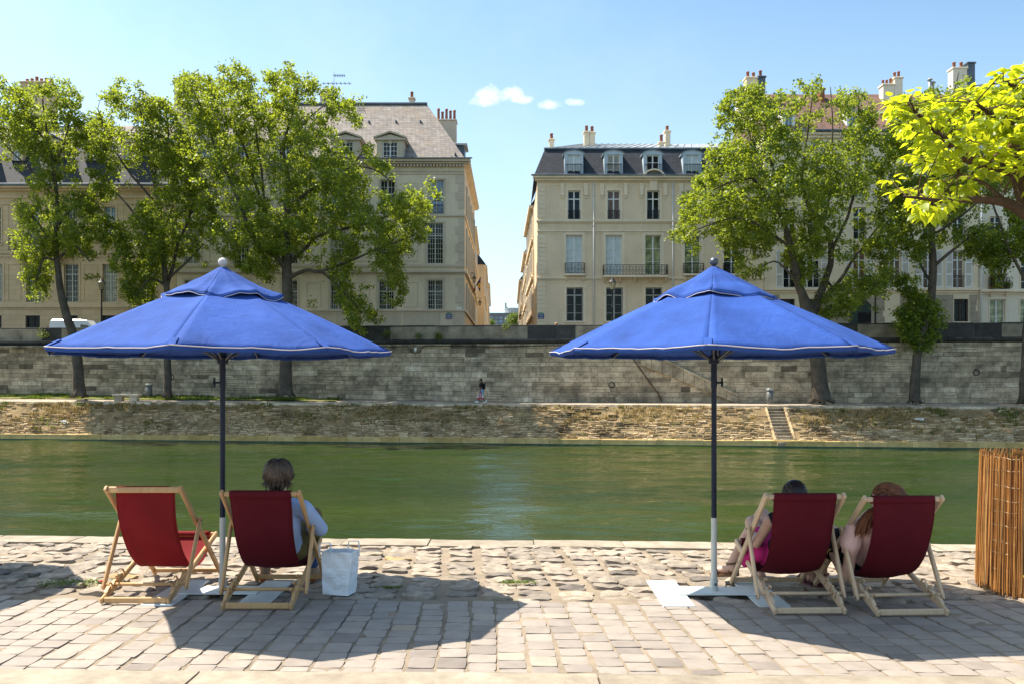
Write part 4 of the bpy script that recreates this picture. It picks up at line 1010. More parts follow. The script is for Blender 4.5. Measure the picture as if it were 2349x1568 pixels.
for sg in (-1,1):
    for k in range(7):
        z0=lerp(RZ,zsp,k/7); z1=lerp(RZ,zsp,(k+1)/7)-.02; w_=.5+(.15 if k%2 else 0); a,b_=sorted((xd+sg*wd_/2,xd+sg*(wd_/2+w_))); mb.box((a,FD-.05-.004*k,z0),(b_,FD+.01,z1))
mb.build('arch_stones',M['rubble'],Db.root)
for x0_,x1_ in ((FX(2003),FX(2030)),(FX(2065),FX(2095)),(FX(2135),FX(2187)),(FX(2224),FX(2243)),(FX(1876),FX(1940)),(FX(1754),FX(1788))):
    mb=MB()
    for k in range(10):
        z0=lerp(RZ,FZ(676),k/10); z1=lerp(RZ,FZ(676),(k+1)/10)-.02
        m_=x0_
        while m_<x1_-.2:
            L=min(U(.5,1.1),x1_-m_); mb.box((m_,FD-.03-U(0,.02),z0),(m_+L-.02,FD+.005,z1)); m_+=L
    mb.build('stone_pier',M['rubble'],Db.root)
mb=MB(); x0,x1=Db.x0,Db.x1; D2=78.; z2=Zat(217,D2)
mb.add([(x0,FD-.4,FZ(304)),(x1,FD-.4,FZ(304)),(x1,D2,z2),(x0,D2,z2),(x0,FD+14,FZ(304)),(x1,FD+14,FZ(304))],[(0,1,2,3),(3,2,5,4),(0,3,4),(1,5,2)]); mb.build('roof',M['redtile'],Db.root)
mb=MB(); mb.bbox((x0,FD-.65,FZ(305)),(x1,FD-.41,FZ(301)),.04); mb.build('gutter',M['zincdark'],Db.root)
for cx in (1810,1957,2058,2150): dormer(Db,cx,29,249,293,72.4,'white','shed',1,2,'glasssky','dormerblue','zinc',.22,depth=2.6)
for a,b_,c,d_,n_,mt in ((1712,1738,180,230,2,'trimC'),(1739,1756,178,230,1,'zincdark'),(1693,1708,214,240,2,'trimC'),(2026,2052,196,250,3,'wallE'),(2052.5,2071,180,250,2,'wallE'),(2186,2219,158,240,2,'wallE'),(2220,2237,146,240,0,'zincdark'),(1882,1892,206,220,1,'clay')):
    Db.chimney(a,b_,c,d_,76.5,n_,mt,.9)
for px,py0 in ((2133,186),(2140.5,193)):
    mb=MB(); c=P(px,222,77); mb.tube([c,P(px,py0,77)],.13,8); mb.lathe([(.22,0),(.26,.06),(.1,.18)],P(px,py0,77)+Vector((0,0,.05)),8); mb.build('flue_pipe',M['zinc'],Db.root,smooth=True)
# ============ E : pale house at the right edge
Eb=Bld('pale_house','pale cream house with flower balcony at the far right edge of the quay',2245,2760,300,14,'wallE','trimC')
for i,cx in enumerate((2288,2358,2428,2498,2568,2638)):
    Eb.window(cx,33,590,664,1,4,'white','glass',.72,.10,sill=False,rail=None)
    Eb.window(cx-3,28,497,549,1,4,'white','glasssky' if i%2 else 'glass',0,.08); Eb.window(cx-3,28,395,452,1,3,'white','glasssky',0,.08)
    Eb.window(cx,36,687,745,1,3,'white','greenpane',0,.1,False)
Eb.course(664.5,671,.4); Eb.course(671.5,675,.2); Eb.course(304,311,.4); Eb.wall()
balc(Eb,2268,2309,639,665,.4,'trimC')
mb=MB(); mb.tube([(FX(2249),FD-.12,FZ(310)),(FX(2249),FD-.12,RZ)],.09,8); mb.build('downpipe',M['white'],Eb.root,smooth=True)
mansard(Eb,FZ(300),Zat(235,73.5),1.8,Zat(215,78),5,'redtile','zinc')
pl=E('balcony_plants',(FX(2288),FD-.3,FZ(664)),'row of potted plants with red flowers on the balcony at the far right','plants')
mb=MB()
for k in range(4): x=FX(2271+k*11); mb.lathe([(.10,0),(.14,.22),(.15,.24),(.12,.24)],(x,FD-.25,FZ(664)+.02),10)
mb.build('flower_pot',M['clay'],pl)
V=[];Q=[];T=[];V2=[];Q2=[]
for k in range(900):
    p=Vector((FX(U(2268,2316)),FD-.3+U(-.25,.2),FZ(U(628,662)) )); 
    if noise.noise((p.x*1.5,p.z*1.5,1))<-.1: continue
    a=Vector((U(-1,1),U(-1,1),U(-1,1))).normalized()*.08; b=a.orthogonal().normalized()*.07; red=U(0,1)<.08
    tv,tq=(V2,Q2) if red else (V,Q); i=len(tv); tv+=[p-a,p+b,p+a,p-b]; tq.append((i,i+1,i+2,i+3))
    if not red: T+=[U(0,.8)]*4
def qmesh(name,V,Q,mat,T,parent,smooth=False):
    org=WP[parent.name]; me=np_mesh(name,np.array([tuple(v-org) for v in V]),np.array(Q),mat,T); return sub(name,me,parent)
qmesh('foliage',V,Q,M['leaf'],T,pl); qmesh('flowers',V2,Q2,M['flagred'],[.5]*len(V2),pl)
# ============ the narrow street behind: side houses, far block
def sidehouse(name,label,side,x0,y0,x1,y1,zt,roofh,mat,roofm,fl,jut=4.):
    """house along the street; visible wall runs from (x0,y0) to (x1,y1)"""
    r=E(name,(x0,y0,RZ),label,'building'); s=-1 if side=='L' else 1; mb=MB(); wd=9*s
    mb.add([(x0,y0,RZ-.3),(x1,y1,RZ-.3),(x1+wd,y1,RZ-.3),(x0+wd,y0,RZ-.3),(x0,y0,zt),(x1,y1,zt),(x1+wd,y1,zt),(x0+wd,y0,zt)],[(0,1,5,4),(1,2,6,5),(2,3,7,6),(3,0,4,7),(4,5,6,7)])
    mb.build('wall',M[mat],r)
    mb=MB(); ins=2.0*s; mb.add([(x0-.2*s,y0-.15,zt+.02),(x1-.2*s,y1,zt+.02),(x1+wd,y1,zt+.02),(x0+wd,y0-.15,zt+.02),(x0+ins,y0+.5,zt+roofh),(x1+ins,y1,zt+roofh),(x1+wd,y1,zt+roofh),(x0+wd,y0+.5,zt+roofh)],[(0,1,5,4),(1,2,6,5),(3,0,4,7),(4,5,6,7)]); mb.build('roof',M[roofm],r)
    mb=MB()
    for z in [RZ+(zt-RZ)*k/fl for k in range(1,fl)]+[zt-.35]:
        pr=.18 if z<zt-.4 else .4
        mb.add([(x0-pr*s,y0-.05,z),(x1-pr*s,y1,z),(x1,y1,z),(x0+.1*s,y0-.05,z),(x0-pr*s,y0-.05,z+.28),(x1-pr*s,y1,z+.28),(x1,y1,z+.28),(x0+.1*s,y0-.05,z+.28)],[(0,1,5,4),(0,3,2,1),(4,5,6,7),(3,0,4,7)])
    mb.build('stone_trim',M['trimC'],r)
    n=max(2,int((y1-y0)/3.2)); hh=(zt-RZ)/fl; ang=R(90) if side=='L' else R(-90)
    for i in range(n):
        t=(i+.5)/n
        for k in range(fl):
            x=lerp(x0,x1,t)-s*.09; y=lerp(y0,y1,t); wo=put('window',win_mesh(1.15,hh*.62,1,3,'white'),r,(x,y,RZ+hh*k+hh*.22),ang); sub('pane',pane_mesh(1.15,hh*.62,'glass' if (i+k)%3 else 'curtain'),wo)
    return r
def SX(px,D): return (px-CX)/F*D
s1=sidehouse('side_house','cream house on the left of the side street right behind the corner house','L',-4.2,92.2,-4.6,112,Zat(528,95),2.5,'wallS','zincdark',4)
s2=sidehouse('side_house','pale yellow house with blank front wall jutting out on the left of the street','L',SX(1111,114),114,SX(1115,140),140,Zat(607,114),3.0,'wallS','slate',3)
s3=sidehouse('side_house','farthest low house on the left side of the narrow side street','L',SX(1119,142),142,SX(1122,185),185,Zat(650,142),2.2,'wallD','zinc',3)
s4=sidehouse('side_house','sunlit house on the right of the side street directly behind the mansard house','R',SX(1222,86),86,SX(1208,104),104,Zat(470,86),3.,'wallS','slate',4)
s5=sidehouse('side_house','sunlit narrow house with small dormer in the middle of the right side of the street','R',SX(1208,105),105,SX(1200,124),124,Zat(576,105),3.2,'wallD','slate',4)
s6=sidehouse('side_house','farthest house at the right end of the side street with stepped balconies','R',SX(1196,126),126,SX(1190,165),165,Zat(640,126),3.,'wallS','slate',3)
M['bluewall']=glass('blue_grey_cladding',(.16,.22,.26),.3,.5,.25,.3)
ob=E('office_block',(0,270,RZ),'distant modern glass block with drum shaped roof tower closing the side street','building')
D=270.; mb=MB(); mb.mi=0; z1=Zat(724,D); mb.box((SX(1100,D),D,RZ),(SX(1210,D),D+15,z1))
mb.build('glass_front',M['bluewall'],ob)
mb=MB()
for k in range(9): x=SX(1122+k*11,D); mb.box((x-.12,D-.25,RZ),(x+.12,D-.002,z1))
for py in (742,733): z=Zat(py,D); mb.box((SX(1100,D),D-.18,z-.1),(SX(1210,D),D-.004,z+.1))
mb.box((SX(1098,D),D-.4,z1+.003),(SX(1212,D),D+15,z1+.8)); mb.build('mullions',M['zincdark'],ob)
mb=MB()
for k in range(5):
    x=SX(1126.5+k*11,D)
    if k%2==0: mb.box((x-.5,D-.06,Zat(741,D)),(x+.5,D-.01,Zat(729,D)))
mb.build('green_glass',M['glasssky'],ob)
mb=MB(); c=(SX(1178,D+6),D+6,0); rr=21/F*D; mb.lathe([(rr,z1+.9),(rr,Zat(707,D)),(rr*1.03,Zat(707,D)+.05),(rr*1.03,Zat(707,D)+.35),(rr*.2,Zat(707,D)+.4)],c,28); mb.build('roof_tower',M['zinc'],ob)
mb=MB(); mb.tube([(SX(1160,D),D+5,z1),(SX(1160,D),D+5,Zat(692,D))],.22,6); mb.tube([(SX(1163,D),D+4.5,z1+.5),(SX(1163,D),D+4.5,z1+3)],.2,6); mb.build('flue_pipe',M['zincdark'],ob)
# ============ street name plates (enamel, letters as raised type)
def text_mesh(txt,size,name,mat,parent,loc,rz=0):
    c=bpy.data.curves.new(name,'FONT'); c.body=txt; c.size=size; c.align_x='CENTER'; c.align_y='CENTER'; c.extrude=.004; c.resolution_u=2
    o=bpy.data.objects.new(name,c); COL.objects.link(o); dg=bpy.context.evaluated_depsgraph_get(); me=bpy.data.meshes.new_from_object(o.evaluated_get(dg))
    bpy.data.objects.remove(o); bpy.data.curves.remove(c); me.materials.clear(); me.materials.append(M[mat]); me.transform(Matrix.Rotation(R(90),4,'X')); me.name=name
    o=bpy.data.objects.new(name,me); COL.objects.link(o); o.parent=parent; o.location=Vector(loc)-WP[parent.name]; o.rotation_euler=(0,0,rz); WP[o.name]=Vector(loc); return o
for px,lab in ((1030,'blue enamel street name plate on the corner of the grey stone house'),(1241,'blue enamel street name plate on the corner of the beige mansard house')):
    x=FX(px); z=FZ(726.5); y=FD-.07
    s=E('street_sign',(x,y,z),lab,'street sign','street name plates at the street corner'); mb=MB(); mb.bbox((x-.26,y-.015,z-.19),(x+.26,y+.02,z+.15),.012); mb.build('blue_plate',M['bluesign'],s)
    mb=MB(); n=12; arc=[(-.27*math.cos(math.pi*i/n),.16+.17*math.sin(math.pi*i/n)) for i in range(n+1)]
    mb.prism(arc[::-1],lambda a,c:(x+a,y-.02,z+c),lambda a,c:(x+a,y+.02,z+c)); mb.build('green_top',M['greensign'],s)
    text_mesh('QUAI',.14,'lettering','lettering',s,(x,y-.022,z+.07)); text_mesh("D'ANJOU",.115,'lettering','lettering',s,(x,y-.022,z-.09)); text_mesh('4e Arrt',.09,'lettering','lettering',s,(x,y-.027,z+.225))
hn=E('house_number',(FX(1970.5),FD-.23,FZ(680.5)),'small dark plate with house number 23 above the arched green door','house number'); x,y,z=WP[hn.name]
mb=MB(); mb.bbox((x-.2,y-.01,z-.13),(x+.2,y+.22,z+.13),.01); mb.build('plate',M['bluesign'],hn); text_mesh('23',.2,'lettering','lettering',hn,(x,y-.016,z))
ns=E('notice_sign',(FX(1053),FD-.05,FZ(710)),'small white notice with yellow mark at the street corner above the left street plate','sign'); x,y,z=WP[ns.name]
mb=MB(); mb.bbox((x-.2,y-.01,z-.2),(x+.2,y+.02,z+.2),.01); mb.build('board',M['white'],ns)
mb=MB()
for a,b_ in ((.05,.02),(.0,-.05),(.1,-.05)): mb.prism([(a-.06,b_-.045),(a+.06,b_-.045),(a,b_+.07)],lambda p,q:(x+p,y-.016,z+q),lambda p,q:(x+p,y-.009,z+q))
mb.build('yellow_mark',M['yellow'],ns)
# ---------------------------------------------------------------- deck chairs
def interp(pts,t):
    # arc-length Catmull-Rom through 2-D points
    n=len(pts)-1; d=[0]
    for i in range(n): d.append(d[-1]+math.dist(pts[i],pts[i+1]))
    s=t*d[-1]; i=0
    while i<n-1 and s>d[i+1]: i+=1
    u=(s-d[i])/(d[i+1]-d[i]); p0=pts[max(i-1,0)];p1=pts[i];p2=pts[i+1];p3=pts[min(i+2,n)]
    return tuple(.5*((2*p1[k])+(-p0[k]+p2[k])*u+(2*p0[k]-5*p1[k]+4*p2[k]-p3[k])*u*u+(-p0[k]+3*p1[k]-3*p2[k]+p3[k])*u**3) for k in range(len(p1)))
def deckchair(x,y,rz,label,wm,fab,prof,wrap,depth=1.04,topz=.87,topy=.10,cup=.02,cupx=0.):
    c=E('deck_chair',(x,y,gz(y)+.004),label,'deck chair','deck chairs set out on the quay',(R(-1.7),0,R(rz)))
    Wd=M[wm]; xa,xb,xc=.283,.247,.316; w,h=.027,.048
    def part(name,fn,mat=Wd,smooth=False):
        mb=MB(); fn(mb); return mb.build(name,mat,c,local=True,smooth=smooth)
    At=Vector((0,topy,topz)); Ab=Vector((0,depth,.015))
    def A(t,xx): v=At.lerp(Ab,t); return Vector((xx,v.y,v.z))
    Bb=Vector((0,-.015,.022)); Bt=Vector((0,depth-.02,.365))
    def B(t,xx): v=Bb.lerp(Bt,t); return Vector((xx,v.y,v.z))
    for s in (-1,1):
        part('back_rail',lambda mb:(mb.bar(A(-.012,s*xa),A(1,s*xa),w,h,(0,.7,.7),.008)))
        part('seat_rail',lambda mb:(mb.bar(B(0,s*xb),B(1,s*xb),w,h,(0,0,1),.008)))
        C0=A(.345,s*xc); C1=Vector((s*xc,.165,.075))
        part('prop',lambda mb:(mb.bar(C0+(C0-C1).normalized()*.03,C1,w*.85,.043,(0,1,0),.008)))
        def hooks(mb):
            for t in (.10,.19,.285):
                p=B(t,s*xb); d=(Bt-Bb).normalized(); n=Vector((0,-d.z,d.y)); o=Vector((0,0,0))
                # saw-tooth block on the rail
                q=[p+n*.024-d*.035,p+n*.024+d*.045,p+n*.046+d*.040,p+n*.046+d*.005,p+n*.03-d*.03]
                hw=Vector((w/2-.001,0,0)); vs=[v-hw for v in q]+[v+hw for v in q]; k=len(q)
                mb.add(vs,[tuple(range(k)),tuple(range(2*k-1,k-1,-1))]+[(i,k+i,k+(i+1)%k,(i+1)%k) for i in range(k)])
                ii=Vector((-s*(w*.5+.006),0,0))
                mb.tube([p+ii+n*.012+d*.055,p+ii+n*.04+d*.052,p+ii+n*.072+d*.035,p+ii+n*.088+d*.006,p+ii+n*.080-d*.010],[.008,.0085,.008,.0065,.004],8,flat=.8)
        part('notch_hooks',hooks,smooth=False)
        def bolts(mb):
            for p in (A(.345,s*(xc+.012)),A(.735,s*(xa+.0135)),Vector((s*(xc+.012),.165,.095))): mb.tube([p,p+Vector((s*.004,0,0))],.008,8)
        part('bolts',bolts,M['steel'])
    part('top_bar',lambda mb:mb.bar(A(.012,-xa+w/2),A(.012,xa-w/2),.028,.046 if not wrap else .036,(0,.3,1),.006))
    part('front_foot_bar',lambda mb:mb.bar(A(.955,-xa+w/2),A(.955,xa-w/2),.024,.036,(0,0,1),.006))
    part('rear_foot_bar',lambda mb:mb.bar(B(.022,-xb+w/2),B(.022,xb-w/2),.026,.042,(0,0,1),.006))
    part('seat_bar',lambda mb:mb.bar(B(.985,-xb+w/2),B(.985,xb-w/2),.026,.036,(0,0,1),.006))
    part('dowel',lambda mb:mb.tube([(-xc+.01,.185,.110),(xc-.01,.185,.110)],.0135,10),smooth=True)
    # canvas sling: hung between top bar and seat bar
    top=A(.012,0); fr=B(.985,0); hw0=.222
    pts=[(top.y+(.02 if not wrap else -.022),top.z-.0)]+prof+[(fr.y+.02,fr.z+.01)]
    mb=MB(); nu,nv=14,44
    def fn(a,b):
        yz=interp(pts,b); s=a*2-1; k=math.sin(math.pi*min(1,max(0,b)))
        cu=cup*k*(1-s*s); hw=hw0*(1-.05*k)
        wr=.004*noise.noise((s*3,b*5,x*7))*k
        e=1-.9*max(0,abs(s-cupx)-.75)
        nyz=(-.35,-1) 
        return Vector((s*hw,yz[0]+cu*nyz[0]+wr,yz[1]+cu*nyz[1]*.8+wr))
    mb.grid(fn,nu,nv)
    if wrap:   # sleeve over the bars
        for bc,ww in ((top,.221),(fr,.205)):
            prof_=[(-.024,-.03),(-.024,.018),(-.012,.026),(.012,.026),(.022,.018),(.022,-.03)]
            vs=[];
            for k in range(13):
                xx=lerp(-ww-.004,ww+.004,k/12); wv=.0025*noise.noise((xx*9,0,x))
                vs+=[Vector((xx,bc.y+p+wv,bc.z+q+wv)) for p,q in prof_]
            n=len(prof_); mb.add(vs,[(k*n+i,k*n+i+1,(k+1)*n+i+1,(k+1)*n+i) for k in range(12) for i in range(n-1)])
    else:
        bc=top; mb.grid(lambda a,b:Vector((lerp(-.21,.19,a),bc.y+lerp(-.012,.03,b),bc.z+.0255)),8,2)
        bc=fr; mb.grid(lambda a,b:Vector((lerp(-.2,.2,a),bc.y+.025*math.cos(math.pi*(b*1.2-.1))*-1,bc.z+.028*math.sin(math.pi*(b*1.2-.1)))),8,8)
    sl_=mb.build('canvas_sling',M[fab],c,local=True,smooth=True); so_=sl_.modifiers.new('t','SOLIDIFY'); so_.thickness=.0018; so_.offset=0
    mb=MB()
    for s in (0,1): mb.tube([fn(s,b/nv)+Vector(((.0015 if s else -.0015),0,0)) for b in range(nv+1)],.0042,6,flat=.6)
    mb.build('edge_hem',M[fab],c,local=True,smooth=True); return c
light=[(.20,.60),(.31,.40),(.45,.25),(.62,.165),(.80,.175),(.94,.26)]
loaded=[(.105,.68),(.155,.53),(.235,.39),(.35,.275),(.49,.215),(.64,.20),(.80,.24),(.93,.30)]
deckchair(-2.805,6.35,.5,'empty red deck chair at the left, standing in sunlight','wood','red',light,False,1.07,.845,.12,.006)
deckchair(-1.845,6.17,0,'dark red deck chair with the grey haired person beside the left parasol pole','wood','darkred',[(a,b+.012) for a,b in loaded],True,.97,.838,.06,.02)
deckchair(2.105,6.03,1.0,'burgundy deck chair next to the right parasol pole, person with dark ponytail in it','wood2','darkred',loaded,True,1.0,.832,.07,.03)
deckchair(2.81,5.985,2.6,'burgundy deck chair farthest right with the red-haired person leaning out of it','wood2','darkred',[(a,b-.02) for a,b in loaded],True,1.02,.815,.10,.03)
# ---------------------------------------------------------------- parasols
def parasol(x,y,a0,label,finial):
    z0=gz(y); g=E('parasol',(x,y,z0),label,'parasol','blue canvas parasols on the quay')
    def part(name,fn,mat,parent=g,smooth=False):
        mb=MB(); fn(mb); return mb.build(name,M[mat] if isinstance(mat,str) else mat,parent,local=(parent is g),smooth=smooth) if parent is g else None
    Rr=1.32; zr=1.905-z0; SL=.456; AP=zr+SL*Rr
    part('base_bar',lambda mb:mb.bbox((-.30,-.115,.022),(.30,.115,.034),.004),'plate')
    part('base_plate',lambda mb:mb.bbox((-.47,-.41,.008),(-.235,.38,.020),.003),'plate')
    part('base_plate',lambda mb:mb.bbox((.235,-.41,.008),(.47,.38,.020),.003),'plate')
    part('lower_pole',lambda mb:(mb.lathe([(.033,.034),(.030,.05),(.030,.12),(.0235,.122),(.0225,.60),(.0235,.602)],(0,0,0),20),mb.lathe([(.012,-.0),(.012,.012),(.006,.02)],(0.0,0,0),8) if 0 else None),'polegrey',smooth=False)
    part('upper_pole',lambda mb:mb.lathe([(.0205,.602),(.0205,1.62),(.0235,1.621),(.0235,1.80),(.0205,1.801),(.0205,AP+.02)],(0,0,0),20),'polenavy',smooth=False)
    part('collar_bolt',lambda mb:mb.ball((.004,-.032,.085),.011,8,6),'steel',smooth=True)
    part('hub',lambda mb:mb.lathe([(.034,zr-.10),(.042,zr-.085),(.042,zr-.045),(.034,zr-.035)],(0,0,0),18),'polenavy')
    sg=-1 if finial=='finialgrey' else 1
    part('locking_knob',lambda mb:(mb.tube([(sg*.02,-.01,1.66),(sg*.055,-.012,1.66)],.008,8),mb.tube([(sg*.055,-.012,1.66),(sg*.066,-.012,1.66)],.018,10),mb.bbox((sg*.06-.007,-.02,1.625),(sg*.06+.007,-.004,1.70),.003)),'polenavy')
    part('finial',lambda mb:(mb.ball((0,0,2.60-z0+.005),.034,16,10),mb.tube([(0,0,AP+.0),(0,0,2.585-z0)],.014,8)),finial,smooth=True)
    def cor(k,r,z): a=a0+k*math.pi/4; return Vector((r*math.sin(a),-r*math.cos(a),z))
    for k in range(8):
        part('rib',lambda mb:mb.bar(cor(k,.035,AP-.03),cor(k,Rr-.015,zr-.014),.014,.022,(0,0,1),.003),'steel')
        part('strut',lambda mb:mb.bar(cor(k,.038,zr-.065),cor(k,.62,zr+SL*(Rr-.62)-.035),.012,.018,(0,0,1),.003),'steel')
    # canopy
    mb=MB(); nu,nv=16,18; pip=[]
    for k in range(8):
        A_=cor(k,Rr,zr); B_=cor(k+1,Rr,zr)
        def fn(s,t):
            rr=lerp(.06,1,t); e=A_.lerp(B_,s); c4=4*s*(1-s)
            p=Vector((e.x*rr,e.y*rr,zr+SL*Rr*(1-rr)))
            p.z-=.020*c4*t*(1-t)*3.2+.016*c4*t**6 - .012*math.sin(math.pi*t)
            p.x*=1-.012*c4*t**5; p.y*=1-.012*c4*t**5
            wv=.014*noise.noise((p.x*4+x*5,p.y*4,p.z*3))*t*(min(1,c4*3)) + .006*noise.noise((p.x*14+x,p.y*14,2))*t*min(1,c4*2)
            p.z+=wv; return p
        mb.grid(fn,nu,nv)
        # small drop of the hem below the edge
        def hem(s,t): q=fn(s,1.); return Vector((q.x*(1-.006*t),q.y*(1-.006*t),q.z-.028*t))
        mb.grid(hem,nu,1); pip.append([hem(i/nu,.0)+Vector((0,0,-.001)) for i in range(nu+1)])
    cp=mb.build('canopy',M['blue'],g,local=True,smooth=True); so_=cp.modifiers.new('t','SOLIDIFY'); so_.thickness=.0016; so_.offset=0
    # merge panel seams so shading is smooth only inside panels is not wanted: panels stay separate = visible seams
    mb=MB()
    for q in pip: mb.tube([v*1.0015 for v in q],.0038,6)
    me=mb.mesh('hem_piping',M['piping'],smooth=True); sub('hem_piping',me,cp)
    mb=MB()
    for k in range(8):   # corner pockets
        p=cor(k,Rr-.01,zr+.004); q=cor(k,Rr-.10,zr+SL*.10+.004); mb.bar(p,q,.05,.006,(0,0,1),.002)
    sub('corner_pockets',mb.mesh('corner_pockets',M['blue']),cp)
    # vent cap draped over the top
    mb=MB(); rc=.47; zc=zr+SL*(Rr-rc); edge=[]
    def capf(s,t):
        a=a0+s*2*math.pi; kk=s*8; c=math.cos(math.pi/8)/math.cos(((kk%1)-.5)*math.pi/4)
        r=lerp(.03,rc*c,t); z=AP+.055-(AP+.055-(zc+.028))*(t**.93)
        wave=.016*math.sin(s*2*math.pi*6+x)*t**5+.014*noise.noise((math.cos(a)*3,math.sin(a)*3,x))*t**3
        z+=wave+.012*noise.noise((s*34+x,t*2.2,3))*t+.026*noise.noise((math.cos(a)*2.2*t+x,math.sin(a)*2.2*t,t*2))*t - .010*math.cos(kk*2*math.pi)*t*(1-t)*2
        ridge=.012*max(0,math.cos(kk*2*math.pi))**3*t; z+=ridge
        return Vector((r*math.sin(a),-r*math.cos(a),z))
    mb.grid(capf,96,16); mb.grid(lambda s,t:capf(s,1)*1.0+Vector((0,0,-.022*t)),96,1)
    vc=mb.build('vent_cap',M['blue'],g,local=True,smooth=True); so_=vc.modifiers.new('t','SOLIDIFY'); so_.thickness=.0016; so_.offset=0
    mb=MB(); mb.tube([capf(i/96,1)+Vector((0,0,-.020)) for i in range(97)],.0036,6); sub('hem_piping',mb.mesh('hem_piping',M['piping'],smooth=True),vc)
    return g
parasol(-2.28,6.72,R(5),'left blue canvas parasol with a pale grey ball on top, empty red deck chair below','finialgrey')
parasol(1.585,6.694,R(-15),'right blue canvas parasol with a dark ball on top, over the two burgundy deck chairs','steel')
parasol(-5.92,7.27,R(14),'blue canvas parasol at the left edge that throws the leftmost shadow','finialgrey')
# ---------------------------------------------------------------- paper bag
bp=G(778,1362); bag=E('paper_bag',(bp.x,bp.y,gz(bp.y)+.012),'white paper carrier bag standing on the paving beside an occupied deck chair','paper bag'); bag.rotation_euler=(0,0,R(-14))
mb=MB(); w2,d2,hh=.108,.075,.335
def bagf(s,t):
    # perimeter s, height t ; side gussets folded in
    k=s*4%4; i=int(k); f=k-i; W=w2*(1+.20*t); Dd=d2*(1-.12*t)
    if i==0: p=(lerp(-W,W,f),-Dd)
    elif i==1: p=(W-.022*math.sin(math.pi*f)*t,lerp(-Dd,Dd,f))
    elif i==2: p=(lerp(W,-W,f),Dd)
    else: p=(-W+.022*math.sin(math.pi*f)*t,lerp(Dd,-Dd,f))
    cr=.012*noise.noise((p[0]*13,p[1]*13,t*5))+.008*abs(noise.noise((p[0]*30+4,p[1]*30,t*11)))
    crs=1 if t>.02 else 0
    lean=.012*t
    return Vector((p[0]+cr*crs+lean,p[1]-cr*crs,hh*t+(.010*noise.noise((p[0]*9,p[1]*9,3)) if t>.95 else 0)))
mb.grid(bagf,64,24); mb.add([(-w2,-d2,.001),(w2,-d2,.001),(w2,d2,.001),(-w2,d2,.001)],[(0,1,2,3)])
o=mb.build('bag_body',M['paper'],bag,local=True); so_=o.modifiers.new('t','SOLIDIFY'); so_.thickness=.0008
for s in (-1,1):
    mb=MB(); yy_=s*.062; xx_=.055*s*.4
    pts=[(-.045,yy_,hh-.05),(-.045,yy_,hh+.045),(-.038,yy_,hh+.058),(.035,yy_,hh+.062),(.043,yy_,hh+.05),(.045,yy_,hh-.05)]
    P_=[Vector(p)+Vector((xx_+(-.07 if s<0 else .07),0,0)) for p in pts]
    vs=[];
    for p in P_: vs+=[p+Vector((0,-.0,0)),p+Vector((0,.018,.0))]
    mb.add(vs,[(2*i,2*i+1,2*i+3,2*i+2) for i in range(len(P_)-1)])
    o=mb.build('handle',M['paper'],bag,local=True); so_=o.modifiers.new('t','SOLIDIFY'); so_.thickness=.003
# ---------------------------------------------------------------- willow screen
sc=E('reed_screen',(4.29,6.86,gz(6.86)),'round screen of orange willow reeds bound with wire at the right edge','reed screen')
mb=MB(); n=640
for i in range(n):
    a=2*math.pi*i/n; rr=.475+U(-.012,.012); tilt=U(-.03,.03); h_=1.085+U(-.035,.03); r_=U(.0024,.0046)
    mb.tone=min(1,max(0,random.gauss(.5,.25))); zb=U(.0,.05)
    b0=Vector((math.cos(a)*rr*1.02,math.sin(a)*rr*1.02,zb)); a2=a+tilt; t0=Vector((math.cos(a2)*rr*.955,math.sin(a2)*rr*.955,h_))
    m_=b0.lerp(t0,.5)+Vector((U(-.008,.008),U(-.008,.008),0)); mb.tube([b0,b0.lerp(m_,.5)+Vector((U(-.004,.004),U(-.004,.004),0)),m_,t0],[r_*1.15,r_*1.1,r_,r_*.75],5)
for i in range(380):
    a=2*math.pi*U(0,1); rr=.462+U(-.006,.006); r_=U(.003,.005); mb.tone=U(0,.5); mb.tube([(math.cos(a)*rr*1.02,math.sin(a)*rr*1.02,U(0,.05)),(math.cos(a+U(-.03,.03))*rr*.955,math.sin(a)*rr*.955,1.06+U(-.05,.03))],r_,4)
mb.build('reeds',M['reed'],sc,local=True)
mb=MB()
for k in range(10):
    z=.10+k*.108; rr=lerp(.485,.455,z/1.1)+.003; ph=U(0,6)
    for off in (0,): mb.tube([(rr*math.cos(2*math.pi*i/90),rr*math.sin(2*math.pi*i/90),z+.012*math.sin(2*math.pi*i/90*2+ph)+.004*math.sin(i*1.9)) for i in range(91)],.0011,4)
mb.build('wires',M['wire'],sc,local=True)
mb=MB(); a=R(222); c=Vector((math.cos(a)*.487,math.sin(a)*.487,.17)); tdir=Vector((-math.sin(a),math.cos(a),0)); mb.add([c-tdir*.028+Vector((0,0,.02)),c+tdir*.03+Vector((0,0,.022)),c+tdir*.02+Vector((0,0,-.02))],[(0,1,2)]); mb.build('yellow_tag',M['yellow'],sc,local=True)
# ---------------------------------------------------------------- weeds between the stones
def weed(px,py,n,rad,label):
    c=G(px,py); V=[];Q=[];T=[]
    for k in range(n):
        b=Vector((random.gauss(0,rad),random.gauss(0,rad*.35),.0)); a=U(0,6.28); l=U(.010,.026); d=Vector((math.cos(a),math.sin(a),U(.3,1.2))).normalized(); s_=d.cross(Vector((0,0,1))).normalized()*l*.4
        i=len(V); V+=[b,b+d*l*.5+s_,b+d*l,b+d*l*.5-s_]; Q.append((i,i+1,i+2,i+3)); T+=[U(.3,1)]*4
    me=np_mesh('weed',np.array([tuple(v) for v in V]),np.array(Q),M['weed'],T); o=bpy.data.objects.new('weed',me); COL.objects.link(o); o.location=(c.x,c.y,c.z+.008); tag(o,label,'weed','weeds growing between the paving stones')
weed(1190,1337,260,.07,'small bright green weed between the stones in the middle of the quay')
weed(895,1349,150,.05,'small green weed in the shadow right of the paper bag')
